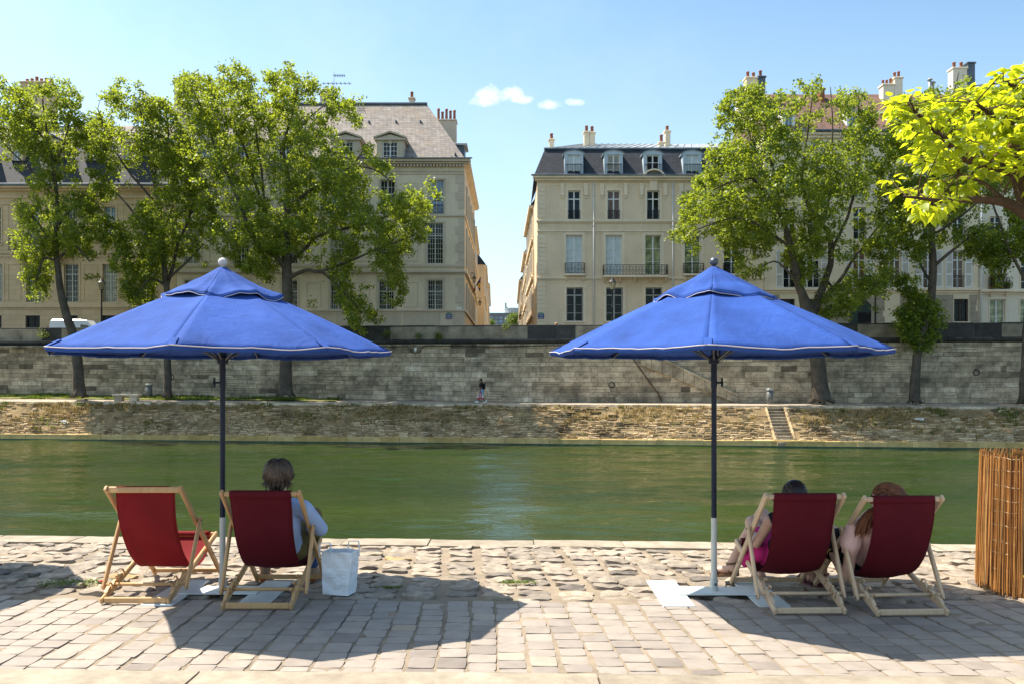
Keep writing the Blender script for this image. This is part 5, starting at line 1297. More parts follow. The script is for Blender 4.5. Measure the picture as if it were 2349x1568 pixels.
weed(170,1338,420,.16,'spreading patch of green weed near the left edge of the quay')
weed(100,1345,60,.05,'tiny tuft of weed in the shadow at the far left edge')
fl=G(232,1336); mb=MB()
for k in range(5): a=k*1.25; mb.ball((fl.x+.010*math.cos(a),fl.y+.010*math.sin(a),fl.z+.016),(.010,.010,.006),8,5)
o=mb.build('petal',M['flagred'],smooth=True); tag(o,'single red flower petal lying on the left paving beside the weeds','petal')
# ---------------------------------------------------------------- trees
def pip(poly,x,y):
    c=False; j=len(poly)-1
    for i in range(len(poly)):
        xi,yi=poly[i]; xj,yj=poly[j]
        if (yi>y)!=(yj>y) and x<(xj-xi)*(y-yi)/(yj-yi)+xi: c=not c
        j=i
    return c
def edist(poly,x,y):
    m=1e9
    for i in range(len(poly)):
        x1,y1=poly[i]; x2,y2=poly[(i+1)%len(poly)]; dx,dy=x2-x1,y2-y1; L=dx*dx+dy*dy
        t=0 if L==0 else max(0,min(1,((x-x1)*dx+(y-y1)*dy)/L)); m=min(m,math.hypot(x-x1-t*dx,y-y1-t*dy))
    return m
def leaf_cloud(centers, n, sp, size, up=.35, droop=.0, aspect=.85, seed=0):
    """n leaves scattered about each centre (arrays); returns verts, quads, tones"""
    g=np.random.default_rng(seed); C=np.repeat(np.asarray(centers),n,axis=0); N=len(C)
    off=g.normal(0,1,(N,3))*np.array([sp,sp,sp*.85]); c=C+off
    nr=g.normal(0,1,(N,3)); nr[:,2]+=up; nr/=np.linalg.norm(nr,axis=1)[:,None]
    t=g.normal(0,1,(N,3)); t[:,2]-=droop; t-=nr*(t*nr).sum(1)[:,None]; t/=np.linalg.norm(t,axis=1)[:,None]+1e-9; b=np.cross(nr,t)
    s=(size*g.uniform(.7,1.3,N))[:,None]
    V=np.stack([c-t*s*.5,c+b*s*.5*aspect-t*s*.08,c+t*s*.55,c-b*s*.5*aspect-t*s*.08],1).reshape(-1,3)
    Q=np.arange(N*4).reshape(N,4); tone=np.repeat(np.clip(g.normal(.5,.22,N)+np.repeat(g.normal(0,.16,len(centers)),n),0,1),4)
    return V,Q,tone
def smooth_path(pts,k=4):
    return [Vector(interp([tuple(p) for p in pts],i/((len(pts)-1)*k))) for i in range((len(pts)-1)*k+1)]
def poplar(label,D,base,trunk,limbs,poly,holes=(),dens=1.0,thick=4.0,seed=1,extra=(),nl=38,gap=.0,sz=.165):
    random.seed(seed); bx,by=base; bw=P(bx,by,D); g=E('poplar_tree',bw,label,'tree','poplar trees along the far riverbank')
    sk=[]; mb=MB()
    def limb(pts,taper):
        # pts: (px,py,width_px,depth offset m)
        w=[tuple(P(p[0],p[1],D+p[3])) for p in pts]; path=smooth_path(w,5); n=len(path)
        rad=[max(.018,lerp(pts[min(int(i/5),len(pts)-1)][2],pts[min(int(i/5)+1,len(pts)-1)][2],(i%5)/5)/F*D*.5) for i in range(n)]
        path=[p+Vector((noise.noise((p.x,p.z,seed)),noise.noise((p.z,p.x,seed+4)),0))*.06 for p in path]
        mb.tube(path,rad,9); sk.extend(list(zip(path,rad)))
    limb(trunk,1)
    b0=trunk[0]; r0=b0[2]/F*D*.5
    for k in range(6):   # root flare
        a=k*1.05+.3; mb.tube([bw+Vector((math.cos(a)*r0*1.3,math.sin(a)*r0*1.3,-.1)),bw+Vector((math.cos(a)*r0*.78,math.sin(a)*r0*.78,.12)),bw+Vector((math.cos(a)*r0*.5,math.sin(a)*r0*.5,.7))],[r0*.16,r0*.28,r0*.3],7)
    for l in limbs: limb(l,1)
    # twig centres inside the crown outline, rounded in depth
    xs=[p[0] for p in poly]; ys=[p[1] for p in poly]; A=0
    for i in range(len(poly)): x1,y1=poly[i]; x2,y2=poly[(i+1)%len(poly)]; A+=x1*y2-x2*y1
    A=abs(A)/2*(D/F)**2; target=int(A*10.5*dens); tw=[]; tries=0
    while len(tw)<target and tries<target*40:
        tries+=1; x=U(min(xs),max(xs)); y=U(min(ys),max(ys))
        if not pip(poly,x,y) or any(math.hypot((x-h[0])/h[2],(y-h[1])/h[3])<1 for h in holes): continue
        e=edist(poly,x,y)
        if e<5 : continue
        wz=P(x,y,D); nz_=noise.noise((wz.x*.62,wz.z*.42,seed*3.1))+.7*noise.noise((wz.x*1.5,wz.z*1.1,seed*1.7))
        if nz_<-.10+gap-.18*min(1,e/90): continue
        th=thick*math.sqrt(min(1,e/95.)); dy=U(-1,1)*th
        n3=noise.noise((wz.x*.8,(D+dy)*.8,wz.z*.8))
        if n3<-.22: continue
        tw.append(P(x,y,D+dy) if abs(dy)<.01 else Vector((wz.x,D+dy,wz.z)))
    for (x,y,r,nn) in extra:
        for k in range(nn):
            a=U(0,6.28); q=math.sqrt(U(0,1))*r; p=P(x+q*math.cos(a),y+q*math.sin(a),D); tw.append(p+Vector((0,U(-1,1)*r/F*D*.7,0)))
    # thin branches: each twig hangs on the nearest thicker node below it
    nodes=[(p,r) for p,r in sk if r<.26]; npos=np.array([tuple(p) for p,_ in nodes]) if nodes else np.array([tuple(bw)])
    order=sorted(range(len(tw)),key=lambda i:float(np.min(((npos-np.array(tw[i]))**2).sum(1))))
    cur=npos.copy(); tb=MB()
    for c_,i in enumerate(order):
        p=np.array(tw[i]); d2=((cur-p)**2).sum(1); d2=d2+ (np.maximum(0,cur[:,2]-p[2])**2)*1.2; j=int(np.argmin(d2)); q=Vector(cur[j]); t=Vector(p); L=(t-q).length
        if L<.15 or L>3.2: continue
        md=q.lerp(t,.55)+Vector((0,0,.12*L)); rr=min(.05,.012+.011*L)
        if c_%3==0: tb.tube([q,md,t],[rr,rr*.75,.008],4,cap=False)
        cur=np.vstack([cur,[tuple(md)],[tuple(t)]])
    mb.v_off=0
    b_=len(mb.v); mb.v+=tb.v; mb.f+=[tuple(b_+i for i in f) for f in tb.f]; mb.m+=tb.m; mb.t+=tb.t
    mb.build('trunk',M['bark'],g,smooth=True)
    V,Q,T=leaf_cloud(np.array([tuple(t) for t in tw]),nl,.185,sz,seed=seed,up=.5,droop=.4)
    V=V-np.array(tuple(bw)); me=np_mesh('crown',V,Q,M['leaf'],T); sub('crown',me,g); return g
T1p=[(-60,220),(-30,190),(0,185),(18,176),(40,200),(70,215),(105,176),(120,186),(150,178),(172,205),(183,235),(182,262),(190,300),(196,330),(182,345),(190,372),(178,400),(165,430),(168,445),(205,440),(225,468),(250,480),(285,508),(292,540),(268,575),(240,565),(222,592),(215,640),(205,652),(190,612),(165,590),(120,592),(112,640),(100,652),(92,690),(80,694),(62,650),(58,610),(40,582),(34,560),(45,520),(40,480),(50,442),(80,432),(85,402),(55,420),(48,395),(60,380),(20,368),(-40,370)]
poplar('leaning poplar with curved dark trunk at the far left, before the white van',62.9,(182,907),
  [(182,907,30,0),(178,830,23,0),(166,765,21,0),(149,710,19,0),(137,655,16,0),(131,600,13,0),(128,540,11,0),(132,480,9,.2),(128,430,8,.3),(120,370,7,.2),(108,310,5,0),(100,250,4,-.2),(95,205,2,-.2)],
  [[(131,575,9,0),(100,530,7,-.5),(70,490,4,-1)],[(131,520,8,0),(170,475,7,.7),(215,475,5,1),(262,505,3,1)],[(121,380,6,.1),(150,320,5,.8),(165,230,3,1)],[(112,330,5,0),(70,280,4,-.8),(35,210,2,-1.2)],[(131,600,7,0),(170,565,5,-.7),(205,600,3,-1)],[(131,600,6,0),(100,595,5,-.6),(82,650,3,-.9)],[(130,440,7,.2),(80,400,5,.9),(10,330,3,1.2),(-30,280,2,1.3)]],T1p,seed=3,dens=1.05)
T2p=[(190,258),(210,240),(225,262),(234,222),(262,218),(268,190),(300,186),(335,188),(346,225),(380,225),(402,245),(430,290),(450,340),(470,400),(480,470),(490,540),(470,600),(455,622),(440,602),(410,612),(385,642),(350,660),(340,700),(300,706),(283,690),(285,640),(260,622),(265,590),(275,560),(262,530),(290,490),(318,470),(300,440),(260,440),(225,470),(208,455),(200,430),(215,400),(197,370),(205,330),(192,290)]
poplar('poplar with thin straight trunk standing between the stone bench and the left parasol pole',63.2,(384,908),
  [(384,908,19,0),(384,830,16,0),(384,760,15,0),(384,700,14,0),(382,660,13,0),(376,610,11,0),(372,540,9,0),(365,470,8,.2),(350,400,6,.3),(332,310,5,.2),(318,225,3,0)],
  [[(383,660,9,0),(396,612,8,.4),(408,560,7,.7),(430,510,5,1),(446,440,4,1),(440,360,3,.8),(420,300,2,.6)],[(372,545,7,0),(330,520,5,-.7),(300,480,4,-1),(265,440,3,-1.2)],[(362,470,6,.1),(300,400,5,-.5),(250,320,3,-.8),(225,250,2,-1)],[(381,655,7,0),(345,640,5,-.8),(312,680,3,-1.2)],[(386,640,7,0),(430,600,5,-.6),(468,560,3,-1)],[(352,405,5,.3),(385,330,4,.9),(380,240,2,1.1)]],T2p,seed=5,dens=1.05)
T3p=[(405,192),(430,175),(470,170),(500,192),(515,160),(525,138),(545,150),(560,150),(580,165),(590,192),(602,170),(625,176),(650,165),(668,146),(690,155),(700,182),(720,170),(730,190),(745,212),(780,205),(800,230),(840,233),(835,272),(812,300),(820,332),(860,338),(868,362),(900,385),(912,420),(925,442),(940,412),(960,422),(985,405),(1012,415),(1005,450),(1045,463),(1022,478),(1008,508),(1030,530),(1015,552),(980,545),(962,562),(945,550),(950,592),(930,632),(947,665),(920,692),(915,725),(890,702),(862,762),(828,768),(800,750),(790,720),(775,702),(768,650),(742,640),(748,690),(740,732),(708,702),(690,650),(640,600),(612,650),(585,640),(560,620),(520,612),(490,570),(470,500),(440,440),(420,380),(430,300),(415,240)]
poplar('largest poplar on the left, thick dark trunk, spreading before the corner house',61.6,(655,905),
  [(655,905,34,0),(656,860,27,0),(656,800,26,0),(657,740,25,0),(660,680,23,0),(658,625,21,0),(657,560,13,.2),(657,490,11,.3),(661,410,9,.4),(650,340,7,.3),(668,270,5,.2),(683,200,3,0)],
  [[(658,620,14,0),(632,588,12,-.4),(598,566,10,-.8),(572,530,9,-1),(558,490,8,-1),(530,420,6,-.8),(497,350,5,-.6),(470,270,3,-.4),(440,200,2,-.3)],
   [(657,590,11,0),(640,545,9,.6),(615,512,8,.9),(607,480,7,1),(585,420,6,1.1),(560,340,5,1),(534,280,4,.9),(528,190,2,.8)],
   [(607,470,6,1),(600,400,5,.8),(590,320,4,.5),(575,220,2,.3)],
   [(657,490,8,.3),(690,455,7,-.3),(716,434,6,-.5),(765,405,5,-.7),(808,380,4,-.9),(830,350,2,-1)],
   [(658,610,10,0),(700,570,8,.5),(733,540,7,.9),(790,525,6,1.1),(868,505,5,1.2),(940,470,3,1),(1010,460,2,.9)],
   [(660,640,10,0),(700,620,8,-.6),(735,622,7,-1),(800,600,5,-1.3),(870,570,4,-1.4),(950,540,2,-1.3)],
   [(735,622,6,-1),(780,660,5,-1.2),(830,720,3,-1.3)],[(808,380,4,-.9),(860,390,3,-1),(900,420,2,-1)],[(651,345,5,.3),(700,280,4,.9),(760,230,2,1)],[(870,505,4,1.2),(900,560,3,1.2),(925,640,2,1.1)]],T3p,
  holes=((745,560,22,30),(560,585,20,18),(650,600,25,12)),seed=8,dens=1.0,thick=4.8,gap=.03)
T4p=[(1640,292),(1640,255),(1665,215),(1700,200),(1730,206),(1760,216),(1790,206),(1810,186),(1840,180),(1862,170),(1876,196),(1900,180),(1915,180),(1922,212),(1938,242),(1942,215),(1965,190),(1975,222),(1990,206),(2000,232),(1995,262),(2008,300),(2040,330),(2060,372),(2078,420),(2082,470),(2060,520),(2040,560),(2050,600),(2035,642),(2030,692),(2010,682),(2005,716),(1990,722),(1970,700),(1942,747),(1900,742),(1880,720),(1872,690),(1900,650),(1850,642),(1830,662),(1810,692),(1795,660),(1800,602),(1780,562),(1760,590),(1745,642),(1715,647),(1690,642),(1680,612),(1660,562),(1640,540),(1620,590),(1600,602),(1580,562),(1550,562),(1535,535),(1555,510),(1560,470),(1560,450),(1600,430),(1580,402),(1610,380),(1615,340)]
poplar('thick forked poplar on the right whose trunk divides just above the quay wall parapet',58.4,(1885,918),
  [(1885,918,46,0),(1880,870,35,0),(1875,820,34,0),(1869,770,34,0),(1862,735,34,0),(1850,700,20,0),(1832,655,18,-.2),(1822,605,16,-.3),(1812,560,13,-.4),(1795,500,11,-.5),(1762,452,9,-.6),(1727,408,6,-.7),(1695,360,3,-.8)],
  [[(1862,728,22,0),(1876,690,18,.5),(1895,640,15,.8),(1906,590,13,.8),(1901,532,11,.8),(1876,512,10,.6),(1852,464,8,.5),(1840,400,6,.4),(1850,320,5,.3),(1862,230,3,.2),(1866,190,2,.2)],
   [(1872,700,12,.3),(1900,672,10,1),(1930,640,8,1.5),(1960,590,6,1.7),(2000,540,4,1.7),(2040,480,2,1.6)],
   [(1906,580,8,.8),(1925,540,7,.3),(1950,480,6,0),(1965,400,5,-.2),(1970,300,3,-.3),(1970,215,2,-.3)],
   [(1880,515,7,.6),(1895,490,6,1),(1905,420,5,1.2),(1910,300,3,1.2),(1905,200,2,1.1)],
   [(1786,480,7,-.5),(1783,420,6,0),(1771,380,5,.3),(1760,300,4,.5),(1745,220,2,.6)],
   [(1815,570,7,-.4),(1760,530,5,-1.2),(1690,500,4,-1.5),(1590,530,2,-1.6)],[(1727,408,5,-.7),(1670,420,4,-1),(1610,450,2,-1.2)],[(1832,655,7,-.2),(1780,600,4,-1),(1725,630,2,-1.3)],[(1895,640,7,.8),(1930,690,4,.3),(1950,730,2,0)]],T4p,
  holes=((1812,640,16,40),(1880,600,12,26),(1985,590,14,22),(1990,330,14,10)),seed=13,dens=1.0,thick=4.5,gap=.02)
T5p=[(2040,238),(2070,195),(2085,216),(2110,230),(2150,190),(2170,170),(2195,148),(2216,160),(2226,202),(2236,226),(2262,190),(2300,180),(2325,190),(2360,215),(2365,300),(2350,420),(2345,500),(2330,560),(2312,602),(2302,642),(2280,626),(2258,602),(2230,592),(2190,580),(2165,592),(2130,562),(2100,602),(2085,700),(2068,690),(2062,600),(2050,542),(2042,470),(2050,402),(2030,332),(2042,290)]
poplar('poplar on the right with a leafy bush of shoots low on its trunk',57.9,(2098,920),
  [(2098,920,26,0),(2100,870,20,0),(2104,820,18,0),(2116,760,18,0),(2132,710,18,0),(2139,650,16,0),(2140,600,14,0),(2138,540,12,.1),(2134,480,10,.2),(2140,400,8,.2),(2155,320,6,.1),(2180,240,4,0),(2200,165,2,0)],
  [[(2141,612,8,0),(2160,595,7,-.5),(2184,576,6,-.9),(2230,540,4,-1.1),(2290,520,2,-1.2)],[(2139,650,7,0),(2118,620,5,.5),(2100,570,4,.9),(2080,500,3,1),(2060,420,2,1)],[(2136,480,7,.2),(2190,430,6,.9),(2250,380,4,1.2),(2310,280,2,1.3)],[(2140,400,6,.2),(2105,340,4,-.5),(2080,250,2,-.7)],[(2138,540,6,0),(2200,500,5,-1),(2270,440,3,-1.3)]],T5p,
  holes=((2120,480,14,30),(2280,470,18,26),(2160,520,12,18)),seed=17,dens=.95,thick=3.8,extra=((2078,755,26,34),(2110,700,28,34),(2142,732,22,24),(2068,722,15,10),(2108,790,20,18),(2132,768,20,14),(2152,708,12,6),(2093,682,20,18),(2075,650,18,14),(2100,745,30,30)),gap=.02)
T6p=[(2262,600),(2270,540),(2300,470),(2330,430),(2380,380),(2450,360),(2520,400),(2560,480),(2540,560),(2480,620),(2400,650),(2360,610),(2330,600),(2310,650),(2290,662),(2270,640)]
poplar('poplar cut by the right frame edge with a drooping branch',56.9,(2352,922),
  [(2352,922,28,0),(2352,850,20,0),(2355,770,19,0),(2362,680,17,0),(2375,590,14,0),(2390,500,10,0),(2410,400,5,0)],
  [[(2365,670,9,0),(2345,630,7,-.5),(2312,565,6,-.9),(2290,500,5,-1),(2265,440,3,-1)],[(2375,590,7,0),(2440,540,5,.6),(2500,480,3,.9)]],T6p,seed=21,dens=.8,thick=2.2)
# ---------------------------------------------------------------- the catalpa overhead on the right (near)
random.seed(5); cg=E('catalpa_tree',(6.35,8.35,-.08),'near tree with big bright yellow green heart shaped leaves reaching in at the upper right','tree')
CD=8.3; mb=MB(); sk=[]
def cl(pts):
    w=[tuple(P(p[0],p[1],CD+p[3])) for p in pts]; path=smooth_path(w,6); n=len(path)
    rad=[lerp(pts[min(i//6,len(pts)-1)][2],pts[min(i//6+1,len(pts)-1)][2],(i%6)/6)/F*CD*.5 for i in range(n)]
    path=[p+Vector((noise.noise((p.x*3,p.z*3,1)),noise.noise((p.z*3,p.x*3,4)),noise.noise((p.x*3,p.y*3,9))))*.018 for p in path]
    mb.tube(path,rad,10); sk.extend(path); return path
tr=[(6.35,8.35,-.12),(6.30,8.35,.5),(6.15,8.33,1.2),(5.85,8.3,2.0),(5.5,8.3,2.75)]
p0=P(2362,480,CD); mb.tube(smooth_path(tr+[tuple(p0+Vector((.12,0,-.25)))],5),[.20-.0032*i for i in range(26)],14)
limbs_=[[(2405,545,54,0),(2362,470,46,0),(2340,410,40,0),(2322,350,33,0),(2330,300,28,.1),(2345,250,22,.2),(2370,180,14,.3)],
 [(2450,560,36,-.3),(2400,515,31,-.45),(2349,488,27,-.5),(2295,462,22,-.55),(2235,457,18,-.6),(2170,462,12,-.65),(2110,455,8,-.7),(2070,452,5,-.7)],
 [(2335,400,34,0),(2300,385,28,-.25),(2255,378,22,-.4),(2205,352,18,-.5),(2160,312,15,-.6),(2125,280,11,-.65),(2100,258,6,-.7)],
 [(2326,330,24,0),(2300,310,18,.3),(2270,290,14,.5),(2230,270,9,.6),(2190,260,5,.7)],
 [(2340,270,20,.1),(2305,282,16,-.2),(2285,275,13,-.35),(2262,250,10,-.45),(2240,232,6,-.5)],
 [(2330,380,22,0),(2290,360,15,.4),(2240,365,11,.7),(2190,372,6,.8)],[(2350,240,16,.2),(2330,200,10,-.2),(2300,190,6,-.4)],[(2300,462,14,-.5),(2250,420,9,-.2),(2200,400,5,0)]]
paths=[cl(l) for l in limbs_]
# twigs + leaf whorls
tips=[]; tb=mb
cpoly=[(2020,420),(2045,405),(2090,425),(2120,420),(2140,395),(2095,372),(2088,350),(2110,340),(2085,305),(2060,270),(2050,250),(2040,228),(2070,210),(2105,202),(2130,215),(2165,222),(2195,225),(2215,205),(2235,215),(2245,190),(2275,180),(2300,165),(2330,158),(2349,140),(2420,120),(2480,200),(2480,420),(2400,440),(2349,420),(2330,400),(2290,418),(2240,432),(2200,440),(2195,470),(2150,480),(2130,495),(2105,488),(2095,460),(2060,460),(2050,435)]
c=0
while c<370:
    x=U(2015,2480); y=U(118,496)
    if not pip(cpoly,x,y) or (x>2255 and y>395 and x<2349): continue
    if 2120<y<0: continue
    if 388<y<408 and x<2250 and U(0,1)<.6: continue
    q=P(x,y,CD+U(-.95,.85)); n_=min(sk,key=lambda s:(s-q).length_squared)
    if (n_-q).length>.75: 
        if U(0,1)<.7: continue
    m_=n_.lerp(q,.5)+Vector((U(-.05,.05),U(-.05,.05),.05))
    if c%2==0: tb.tube([n_,m_,q],[.007,.005,.003],5,cap=False)
    tips.append((q,(q-n_).normalized())); c+=1
mb.build('trunk',M['bark2'],cg,smooth=True)
V=[];Q=[];T=[]
def heart(c,d,nrm,L,t):
    d=d.normalized(); s=d.cross(nrm).normalized(); n=s.cross(d)
    prof=[(0,.02),(.12,.27),(.30,.36),(.52,.31),(.74,.18),(.90,.07),(1.0,.0)]; i0=len(V)
    cur=U(.12,.35); fold=U(.15,.4)
    for k,(a,w_) in enumerate(prof):
        cc=c+d*(a*L)-n*(cur*a*a*L)
        V.extend([cc-s*(w_*L)+n*(fold*w_*L*.6),cc,cc+s*(w_*L)+n*(fold*w_*L*.6)]); T.extend([t,min(1,t+.1),t])
    for k in range(len(prof)-1):
        a=i0+k*3; Q.append((a,a+1,a+4,a+3)); Q.append((a+1,a+2,a+5,a+4))
for q,dd in tips:
    for k in range(random.randint(6,9)):
        a=U(0,6.28); d=(Vector((math.cos(a),math.sin(a),U(-.75,.15)))+dd*.5).normalized(); nrm=(Vector((0,0,1))+Vector((U(-.5,.5),U(-.5,.5),0))).normalized()
        pt=q+d*U(.02,.09); heart(pt,d,nrm,U(.060,.128),min(1,max(0,random.gauss(.5,.25))))
qmesh('crown',V,Q,M['leaf2'],T,cg,smooth=True)
# ---------------------------------------------------------------- small trees at the end of the street, plants on the wall
def smalltree(name,label,cat,c,r,n,sz,group=None,mat='leaf',trunk=True):
    g=E(name,c,label,cat,group); pts=[]
    while len(pts)<n:
        p=Vector((U(-1,1),U(-1,1),U(-1,1)))
        if p.length<1 and noise.noise(p*1.8+Vector(c))>-.3: pts.append(Vector(c)+Vector((p.x*r[0],p.y*r[0],r[1]+p.z*r[1])))
    V_,Q_,T_=leaf_cloud(np.array([tuple(p) for p in pts]),12,sz*1.4,sz,seed=int(abs(c[0])*10))
    sub('crown' if trunk else 'leaves',np_mesh('crown' if trunk else 'leaves',V_-np.array(tuple(c)),Q_,M[mat],T_),g)
    if trunk:
        mb=MB(); mb.tube([Vector(c)+Vector((0,0,-4)),Vector(c)+Vector((0,0,r[1]))],[.3,.1],8); mb.build('trunk',M['bark'],g,smooth=True)
    return g
smalltree('street_tree','bright green tree before the distant glass block, right end of the street','tree',P(1181,748,200),(1.7,1.5),160,.28,mat='weed')
smalltree('street_tree','small rounded tree at the left end of the street before the distant glass block','tree',P(1126,748,200),(.7,.7),60,.25,mat='weed')
for px,py,r,lab in ((98,775,(.5,.28),'green tuft growing on the wall ledge at the far left'),(176,778,(.35,.28),'green tuft on the wall ledge by the leaning trunk'),(887,774,(.38,.25),'dark green tuft on the wall ledge below the right end of the left parasoll'.replace('parasoll','parasol')),(1005,771,(.22,.12),'tiny yellowish plant on the wall ledge left of the street opening'),(1160,757,(.08,.34),'tall thin yellow green plant growing on the parapet below the blue street plate'),(1008,775,(.12,.1),'very small plant on the ledge above the cable loop'),(960,774,(.2,.14),'small dark plant on the ledge left of the cable box')):
    smalltree('wall_plant',lab,'plant',wp(px,py,.28),r,11,.09,'small plants growing on the quay wall','weed',False)
# ---------------------------------------------------------------- people
random.seed(77)
def V3(*a): return Vector(a)
def hand(mb,wrist,d,palmn,curl=.5,s=1.,side=1):
    """palm + four fingers + thumb, d = direction of the fingers, palmn = palm normal, side=+1 thumb on +cross"""
    d=Vector(d).normalized(); n=Vector(palmn); n=(n-d*n.dot(d)).normalized(); c=d.cross(n)*side
    for k in (-1,-.33,.33,1): mb.cap(wrist+c*k*.016*s,wrist+d*.085*s+c*k*.030*s,.015*s,.0125*s,8)
    for i,(k,L) in enumerate(((-1,.058),(-.34,.074),(.33,.080),(1,.070))):
        p=wrist+d*.088*s+c*k*.029*s; a=curl*.6; q=p+(d*math.cos(a)+n*math.sin(a))*L*.45*s; a2=a+curl*.8; r=q+(d*math.cos(a2)+n*math.sin(a2))*L*.33*s; a3=a2+curl*.6; t=r+(d*math.cos(a3)+n*math.sin(a3))*L*.25*s
        mb.chain([p,q,r,t],[.0095*s,.0088*s,.008*s,.0068*s],8)
    p=wrist+d*.025*s+c*.026*s; q=p+(d*.6+c*.75+n*.3).normalized()*.04*s; r=q+(d*.85+c*.3+n*.4).normalized()*.034*s; mb.chain([p,q,r],[.0135*s,.0115*s,.009*s],8)
def head(mb,c,fwd,up,s=1.):
    """skull, jaw, nose, ears; returns face frame"""
    f=Vector(fwd).normalized(); u=Vector(up); u=(u-f*u.dot(f)).normalized(); r=f.cross(u)
    rot=Matrix((r,f,u)).transposed()
    mb.ball(c+u*.025*s,(.074*s,.092*s,.088*s),18,12,rot=rot)
    mb.ball(c+f*.026*s-u*.040*s,(.056*s,.064*s,.066*s),16,10,rot=rot); mb.ball(c+f*.058*s-u*.088*s,(.026*s,.024*s,.022*s),12,8,rot=rot)
    mb.chain([c+f*.088*s+u*.018*s,c+f*.104*s-u*.022*s],[.008*s,.0125*s],8); mb.ball(c+f*.096*s-u*.026*s,(.016*s,.010*s,.009*s),8,6,rot=rot)
    for k in (-1,1):
        mb.ball(c+r*k*.076*s-f*.004*s-u*.012*s,(.008*s,.018*s,.030*s),10,8,rot=rot)
        mb.ball(c+r*k*.040*s+f*.066*s-u*.022*s,(.020*s,.016*s,.018*s),8,6,rot=rot)
        mb.ball(c+r*k*.034*s+f*.074*s+u*.030*s,(.024*s,.012*s,.008*s),8,6,rot=rot)
    for dz,w in ((-.056,.022),(-.066,.019)): mb.ball(c+f*.083*s+u*dz*s,(w*s,.008*s,.0055*s),10,6,rot=rot)
    return f,u,r
def face_parts(g,c,f,u,r,s,lip=(.45,.18,.15)):
    if 'eye' not in M: M['eye']=plain('eye',(.05,.035,.03),.2,.05); M['eyewhite']=plain('eye_white',(.75,.73,.70),.3,.02); M['lip']=plain('lip',lip,.5,.05)
    mb=MB()
    for k in (-1,1):
        mb.mi=0; mb.ball(c+r*k*.033*s+f*.078*s+u*.012*s,(.0125*s,.0125*s,.0085*s),10,8); mb.mi=1; mb.ball(c+r*k*.033*s+f*.0875*s+u*.012*s,.0052*s,8,6)
    mb.build('eyes',[M['eyewhite'],M['eye']],g,smooth=True)
    mb=MB(); rot=Matrix((r,f,u)).transposed(); mb.ball(c+f*.0865*s-u*.061*s,(.023*s,.006*s,.007*s),12,6,rot=rot); mb.build('lips',M['lip'],g,smooth=True)
def strands(mb,roots,fn,n=7,r=.004,sides=4):
    for i,p in enumerate(roots):
        path=fn(p,n); mb.tone=min(1,max(0,random.gauss(.45,.28))); mb.tube(path,[r*(1-.55*(k/(len(path)-1))**2) for k in range(len(path))],sides,cap=False)
def blob(fn,name,mat,g,vox=.009,it=6):
    mb=MB(); fn(mb); o=mb.build(name,M[mat],g,smooth=True); return remesh(o,vox,it)
# ---- frame of a deck chair: local (right, forward, up) -> world
def chairframe(x,y,rz=0):
    c,s=math.cos(R(rz)),math.sin(R(rz))
    return lambda a,b,z: Vector((x+a*c-b*s, y+a*s+b*c, z+gz(y+b)))
# ======== person 1: grey-haired, light blue shirt, jeans, suede boots
L=chairframe(-1.845,6.19)
g=E('person',L(.05,.5,0),'person with short grey hair, light blue shirt and suede boots in a chair','person')
hc=L(.080,.27,.945); f1=V3(.02,1,-.06); nk=L(.085,.25,.80)
mb=MB(); f,u,r=head(mb,hc,f1,(0,-.08,1),1.03)
mb.chain([nk+V3(0,.01,-.03),hc+V3(0,-.012,-.05)],[.058,.056])
mb.chain([L(.05,.56,.355),L(.07,.45,.46),L(.085,.355,.60),L(.09,.31,.70)],[.12,.115,.125,.10]); 
for k in (-1,1): mb.chain([L(.09,.30,.715),L(.09+k*.165,.315,.70)],[.075,.052]); mb.cap(L(.05+k*.04,.56,.35),L(.05+k*.075,.60,.34),.11,.10)
hl=L(-.02,.72,.46); hr_=L(.14,.80,.47)
mb.chain([L(.268,.315,.685),L(.345,.50,.515),hr_],[.050,.040,.026]); mb.chain([L(-.088,.315,.685),L(-.225,.45,.50),hl],[.050,.040,.026])
hand(mb,hr_,L(.06,.88,.46)-hr_,V3(-.2,.2,-1),.6,.95,-1); hand(mb,hl,L(.05,.79,.45)-hl,V3(.2,.2,-1),.6,.95,1)
mb.chain([L(-.04,.58,.345),L(-.15,.87,.50),L(-.235,1.035,.13)],[.088,.062,.042]); mb.chain([L(.135,.58,.345),L(.20,.87,.565),L(.16,1.05,.13)],[.088,.062,.042])
remesh(mb.build('body',M['skin'],g,smooth=True),.0075,5); face_parts(g,hc,f,u,r,1.03)
def shirt(mb):
    mb.chain([L(.06,.55,.37),L(.07,.45,.47),L(.085,.355,.60),L(.09,.31,.695)],[.135,.13,.14,.112])
    for k in (-1,1): mb.chain([L(.09,.30,.715),L(.09+k*.168,.315,.70)],[.085,.064])
    mb.chain([L(.268,.315,.685),L(.345,.50,.515),L(.20,.725,.482)],[.066,.058,.042]); mb.chain([L(-.088,.315,.685),L(-.225,.45,.50),L(-.07,.65,.472)],[.066,.058,.042])
blob(shirt,'shirt','shirtblue',g,.009,5)
blob(lambda mb:mb.chain([nk+V3(0,-.005,-.05),nk+V3(.0,-.005,-.015)],[.075,.068]),'collar','shirtblue',g,.009,3)
def jeans(mb):
    for k in (-1,1): mb.cap(L(.05+k*.04,.56,.35),L(.05+k*.08,.62,.345),.118,.105)
    mb.chain([L(-.04,.58,.345),L(-.15,.87,.50),L(-.200,.96,.30)],[.100,.076,.062]); mb.chain([L(.135,.58,.345),L(.20,.87,.565),L(.178,.965,.34)],[.100,.078,.064])
blob(jeans,'trousers','olive',g,.01,5)
